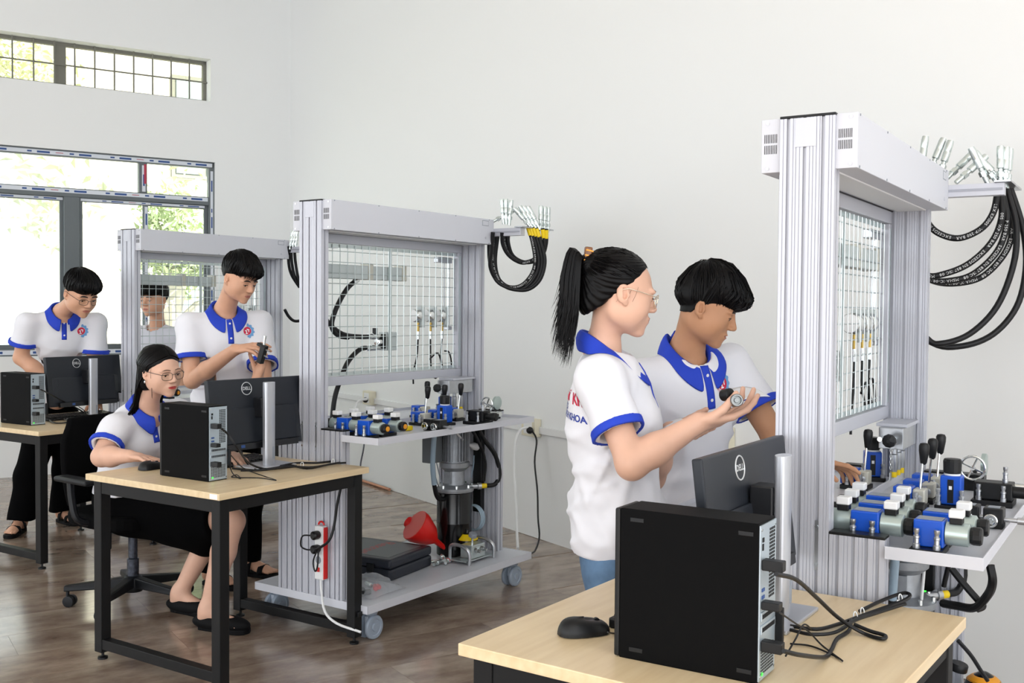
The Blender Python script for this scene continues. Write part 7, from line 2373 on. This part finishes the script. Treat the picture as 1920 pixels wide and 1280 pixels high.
# accumulator peeking at the lower right corner
a2 = thing('accumulator_unit', 'black accumulator with orange label at the lower right corner', 'accumulator', SM('N') @ Matrix.Translation((1.10, -0.27, 0.1625)))
MB().lathe([(0.02, 0), (0.05, 0.01), (0.062, 0.04), (0.062, 0.06), (0.05, 0.09), (0.02, 0.11), (0.01, 0.115)], n=24).build('accumulator_bottle', MATS['gloss_black_tank'], a2)
MB().lathe([(0.0515, 0.0885), (0.0400, 0.0985), (0.032, 0.1035)], n=24).build('orange_label', M_ORG, a2)
MB().lathe([(0.026, 0), (0.028, 0.003), (0.028, 0.022), (0.026, 0.025)], (-0.05, 0.07, 0.12), (0, -0.2, 1), 20).build('gauge', M_BLKP, a2)

# ------------------------------------------------------------------ cables on the desks, held things
def desk_cable(label, px, zs, r, m=M_RUB, extra=None):
    o = thing('desk_cable', label, 'cable', None, 'cables on the desks')
    pts = []
    for i, q in enumerate(px):
        z = zs[i] if isinstance(zs, (list, tuple)) else zs
        pts.append(at_z(q[0], q[1], z))
    MB().tube(bez(pts, 50), r, 8).build('cable', m, o)
    return o, pts
Z0 = 0.756
desk_cable('thick black cable arching from the nearest computer', [(1462, 1068), (1500, 1078), (1540, 1112), (1580, 1148), (1625, 1175), (1662, 1186), (1668, 1180), (1640, 1172), (1610, 1160)], [0.965, 0.93, 0.86, 0.79, .757, .756, .758, .760, .766], 0.0042)
o, _ = desk_cable('tied bundle of black cables on the nearest desk', [(1490, 1165), (1540, 1170), (1580, 1160), (1620, 1145), (1660, 1130), (1700, 1115), (1714, 1104), (1700, 1100), (1660, 1115), (1620, 1135)], 0.7575, 0.0042)
for px, py in ((1612, 1148), (1625, 1140), (1696, 1113)):
    c = at_z(px, py, 0.757)
    MB().tube([c + Vector((0.004 * math.cos(a), 0.009 * math.sin(a) * .4, 0.004 + 0.009 * math.sin(a))) for a in [2 * PI * k / 12 for k in range(12)]], 0.0014, 6, closed=True).build('cable_tie', M_WPL, o)
desk_cable('second black cable of the bundle on the nearest desk', [(1490, 1172), (1530, 1180), (1575, 1175), (1612, 1152), (1655, 1137), (1705, 1120)], 0.763, 0.0038)
desk_cable('black mains cable from the nearest computer', [(1478, 1212), (1510, 1219), (1555, 1222), (1568, 1208), (1578, 1188), (1600, 1172), (1604, 1152)], [0.823, .80, .757, .757, .757, .757, .76], 0.0042)
desk_cable('thin black mouse cable looping on the nearest desk', [(1470, 1140), (1500, 1160), (1525, 1175), (1550, 1200), (1588, 1228), (1575, 1220), (1530, 1202), (1490, 1198)], [.885, .83, .79, .7535, .7535, .7535, .7535, .7535], 0.0018)
desk_cable('thin black cord crossing beside the nearest computer', [(1482, 1222), (1500, 1190), (1515, 1162), (1530, 1170)], [.7535, .78, .79, .76], 0.0018)
desk_cable('mouse cord on the nearest desk', [(1148, 1182), (1160, 1184), (1172, 1180)], [.765, .7535, .7535], 0.0018)
# middle desk
desk_cable('thick black cable from the middle computer', [(418, 812), (430, 822), (450, 850), (470, 875), (500, 886), (530, 884), (560, 880)], [.965, .94, .88, .80, .758, .756, .756], 0.0042)
o, _ = desk_cable('tied black cable bundle on the middle desk', [(440, 886), (480, 889), (520, 884), (545, 878), (580, 884), (620, 876), (655, 869), (640, 868), (600, 873), (560, 874), (530, 880)], 0.757, 0.0045)
desk_cable('second strand of the black bundle on the middle desk', [(455, 890), (500, 888), (540, 881), (590, 881), (630, 874), (652, 872)], 0.765, 0.0040)
for px, py in ((570, 880), (628, 873)):
    c = at_z(px, py, 0.757)
    MB().tube([c + Vector((0.006 * math.cos(a), 0.004 * math.sin(a), 0.006 + 0.011 * math.sin(a))) for a in [2 * PI * k / 12 for k in range(12)]], 0.0016, 6, closed=True).build('cable_tie', M_WPL, o)
desk_cable('thin black cords tangled beside the middle computer', [(430, 868), (440, 895), (455, 905), (448, 898), (438, 902), (452, 903), (490, 903), (522, 907), (500, 900), (460, 885), (435, 860)], [.81, .757, .7535, .757, .757, .7535, .7535, .7535, .7535, .80, .87], 0.0020)
desk_cable('black monitor cable on the middle desk', [(455, 838), (458, 860), (470, 880), (485, 888)], [.85, .80, .757, .757], 0.0032)
# left desk
desk_cable('black cable from the left computer', [(78, 744), (95, 752), (120, 765), (150, 780), (165, 790)], [.965, .93, .87, .80, .757], 0.0042)
desk_cable('tangled black cables behind the left computer', [(84, 796), (100, 802), (115, 796), (130, 804), (105, 806), (95, 798), (120, 792), (150, 800)], .757, 0.0040)
desk_cable('thin black cord by the left monitor stand', [(150, 775), (160, 782), (168, 792), (180, 786), (178, 768)], [.82, .79, .757, .77, .82], 0.0025)

# ---- fitting and sheet in the hands of the woman with the ponytail
fit = thing('steel_fitting', 'silver and black quick fitting held in the woman\'s open hand', 'fitting', Matrix.Translation(at(1381, 744, 2.70)))
dirv = Vector((-0.05, -1.0, 0.12))
MB().lathe([(0.012, -0.045), (0.012, -0.02), (0.0165, -0.018), (0.0165, 0.004), (0.0155, 0.006), (0.0165, 0.008), (0.0165, 0.020), (0.0145, 0.023), (0.0115, 0.023), (0.0105, 0.014), (0.007, 0.014), (0.006, 0.019), (0.001, 0.019)], (0, 0, 0), dirv, 24).build('coupling_body', mat('dull_steel', '#8b8d8c', 0.38, 0.8), fit)
MB().lathe([(0.013, -0.03), (0.0155, -0.028), (0.0155, -0.002), (0.012, 0.0)], (-0.010, 0.012, 0.016), Vector((0.5, -0.8, 0.2)), 18).build('black_cap', M_BLKP, fit)
def sheet(name, label, cs, m, w=5, edge=None):
    c = [Vector(x) for x in cs]; ctr = sum(c, Vector()) / 4
    o = thing(name, label, 'paper', Matrix.Translation(ctr))
    vs = []
    for i in range(w + 1):
        for j in range(w + 1):
            a, b = i / w, j / w
            p = (c[0] * (1 - a) + c[1] * a) * (1 - b) + (c[3] * (1 - a) + c[2] * a) * b
            p = p + Vector((0, 0, 0.008 * math.sin(PI * a) ))
            vs.append(p - ctr)
    fs = [(i * (w + 1) + j, (i + 1) * (w + 1) + j, (i + 1) * (w + 1) + j + 1, i * (w + 1) + j + 1) for i in range(w) for j in range(w)]
    pg = MB().add(vs, fs, True).build('page', m, o)
    s_ = pg.modifiers.new('thickness', 'SOLIDIFY'); s_.thickness = 0.0012; s_.offset = 0
    if edge:
        MB().tube([vs[i] + Vector((0, 0, -0.001)) for i in range(w + 1)], 0.0016, 6).build('blue_edge', M_TXB, o) if edge == 1 else MB().tube([vs[i * (w + 1)] + Vector((0, 0, -0.001)) for i in range(w + 1)], 0.0016, 6).build('blue_edge', M_TXB, o)
    return o
sheet('paper_sheet', 'white sheet with a blue edge above the fitting', [at(1376, 752, 2.80), at(1446, 736, 2.84), at(1425, 724, 3.0), at(1372, 722, 2.98)], M_PAPER, 6, 2)
sheet('paper_pad', 'folded white sheet under the woman\'s forearm', [at(1236, 812, 2.88), at(1284, 800, 2.90), at(1300, 778, 3.05), at(1252, 790, 3.05)], M_PAPER, 6, None)
# ---- small black valve in the hands of the young man at the middle bench
hv = thing('hand_valve', 'small black valve held by the man behind the middle monitor', 'valve', Matrix.Translation(at(492, 672, 4.95)))
Rv = Euler((0.0, 0.35, -0.5)).to_matrix()
MB().box((0, 0, 0), (0.028, 0.026, 0.085), Rv).build('valve_block', M_BLKM, hv, bev=0.003)
MB().box(Rv @ Vector((-0.012, 0, 0.040)), (0.055, 0.024, 0.016), Rv).build('valve_flange', M_BLKM, hv, bev=0.003)
MB().lathe([(0.006, 0), (0.006, 0.03), (0.008, 0.031), (0.008, 0.045), (0.003, 0.046)], Rv @ Vector((-0.005, 0, 0.046)), Rv @ Vector((-0.2, 0, 1)), 10).build('steel_nipple', M_CHR, hv)
for z in (0.03, 0.0):
    MB().lathe([(0.004, 0), (0.004, 0.022)], Rv @ Vector((0.014, 0, z)), Rv @ Vector((1, 0, 0)), 8).build('pin', M_STEEL, hv)
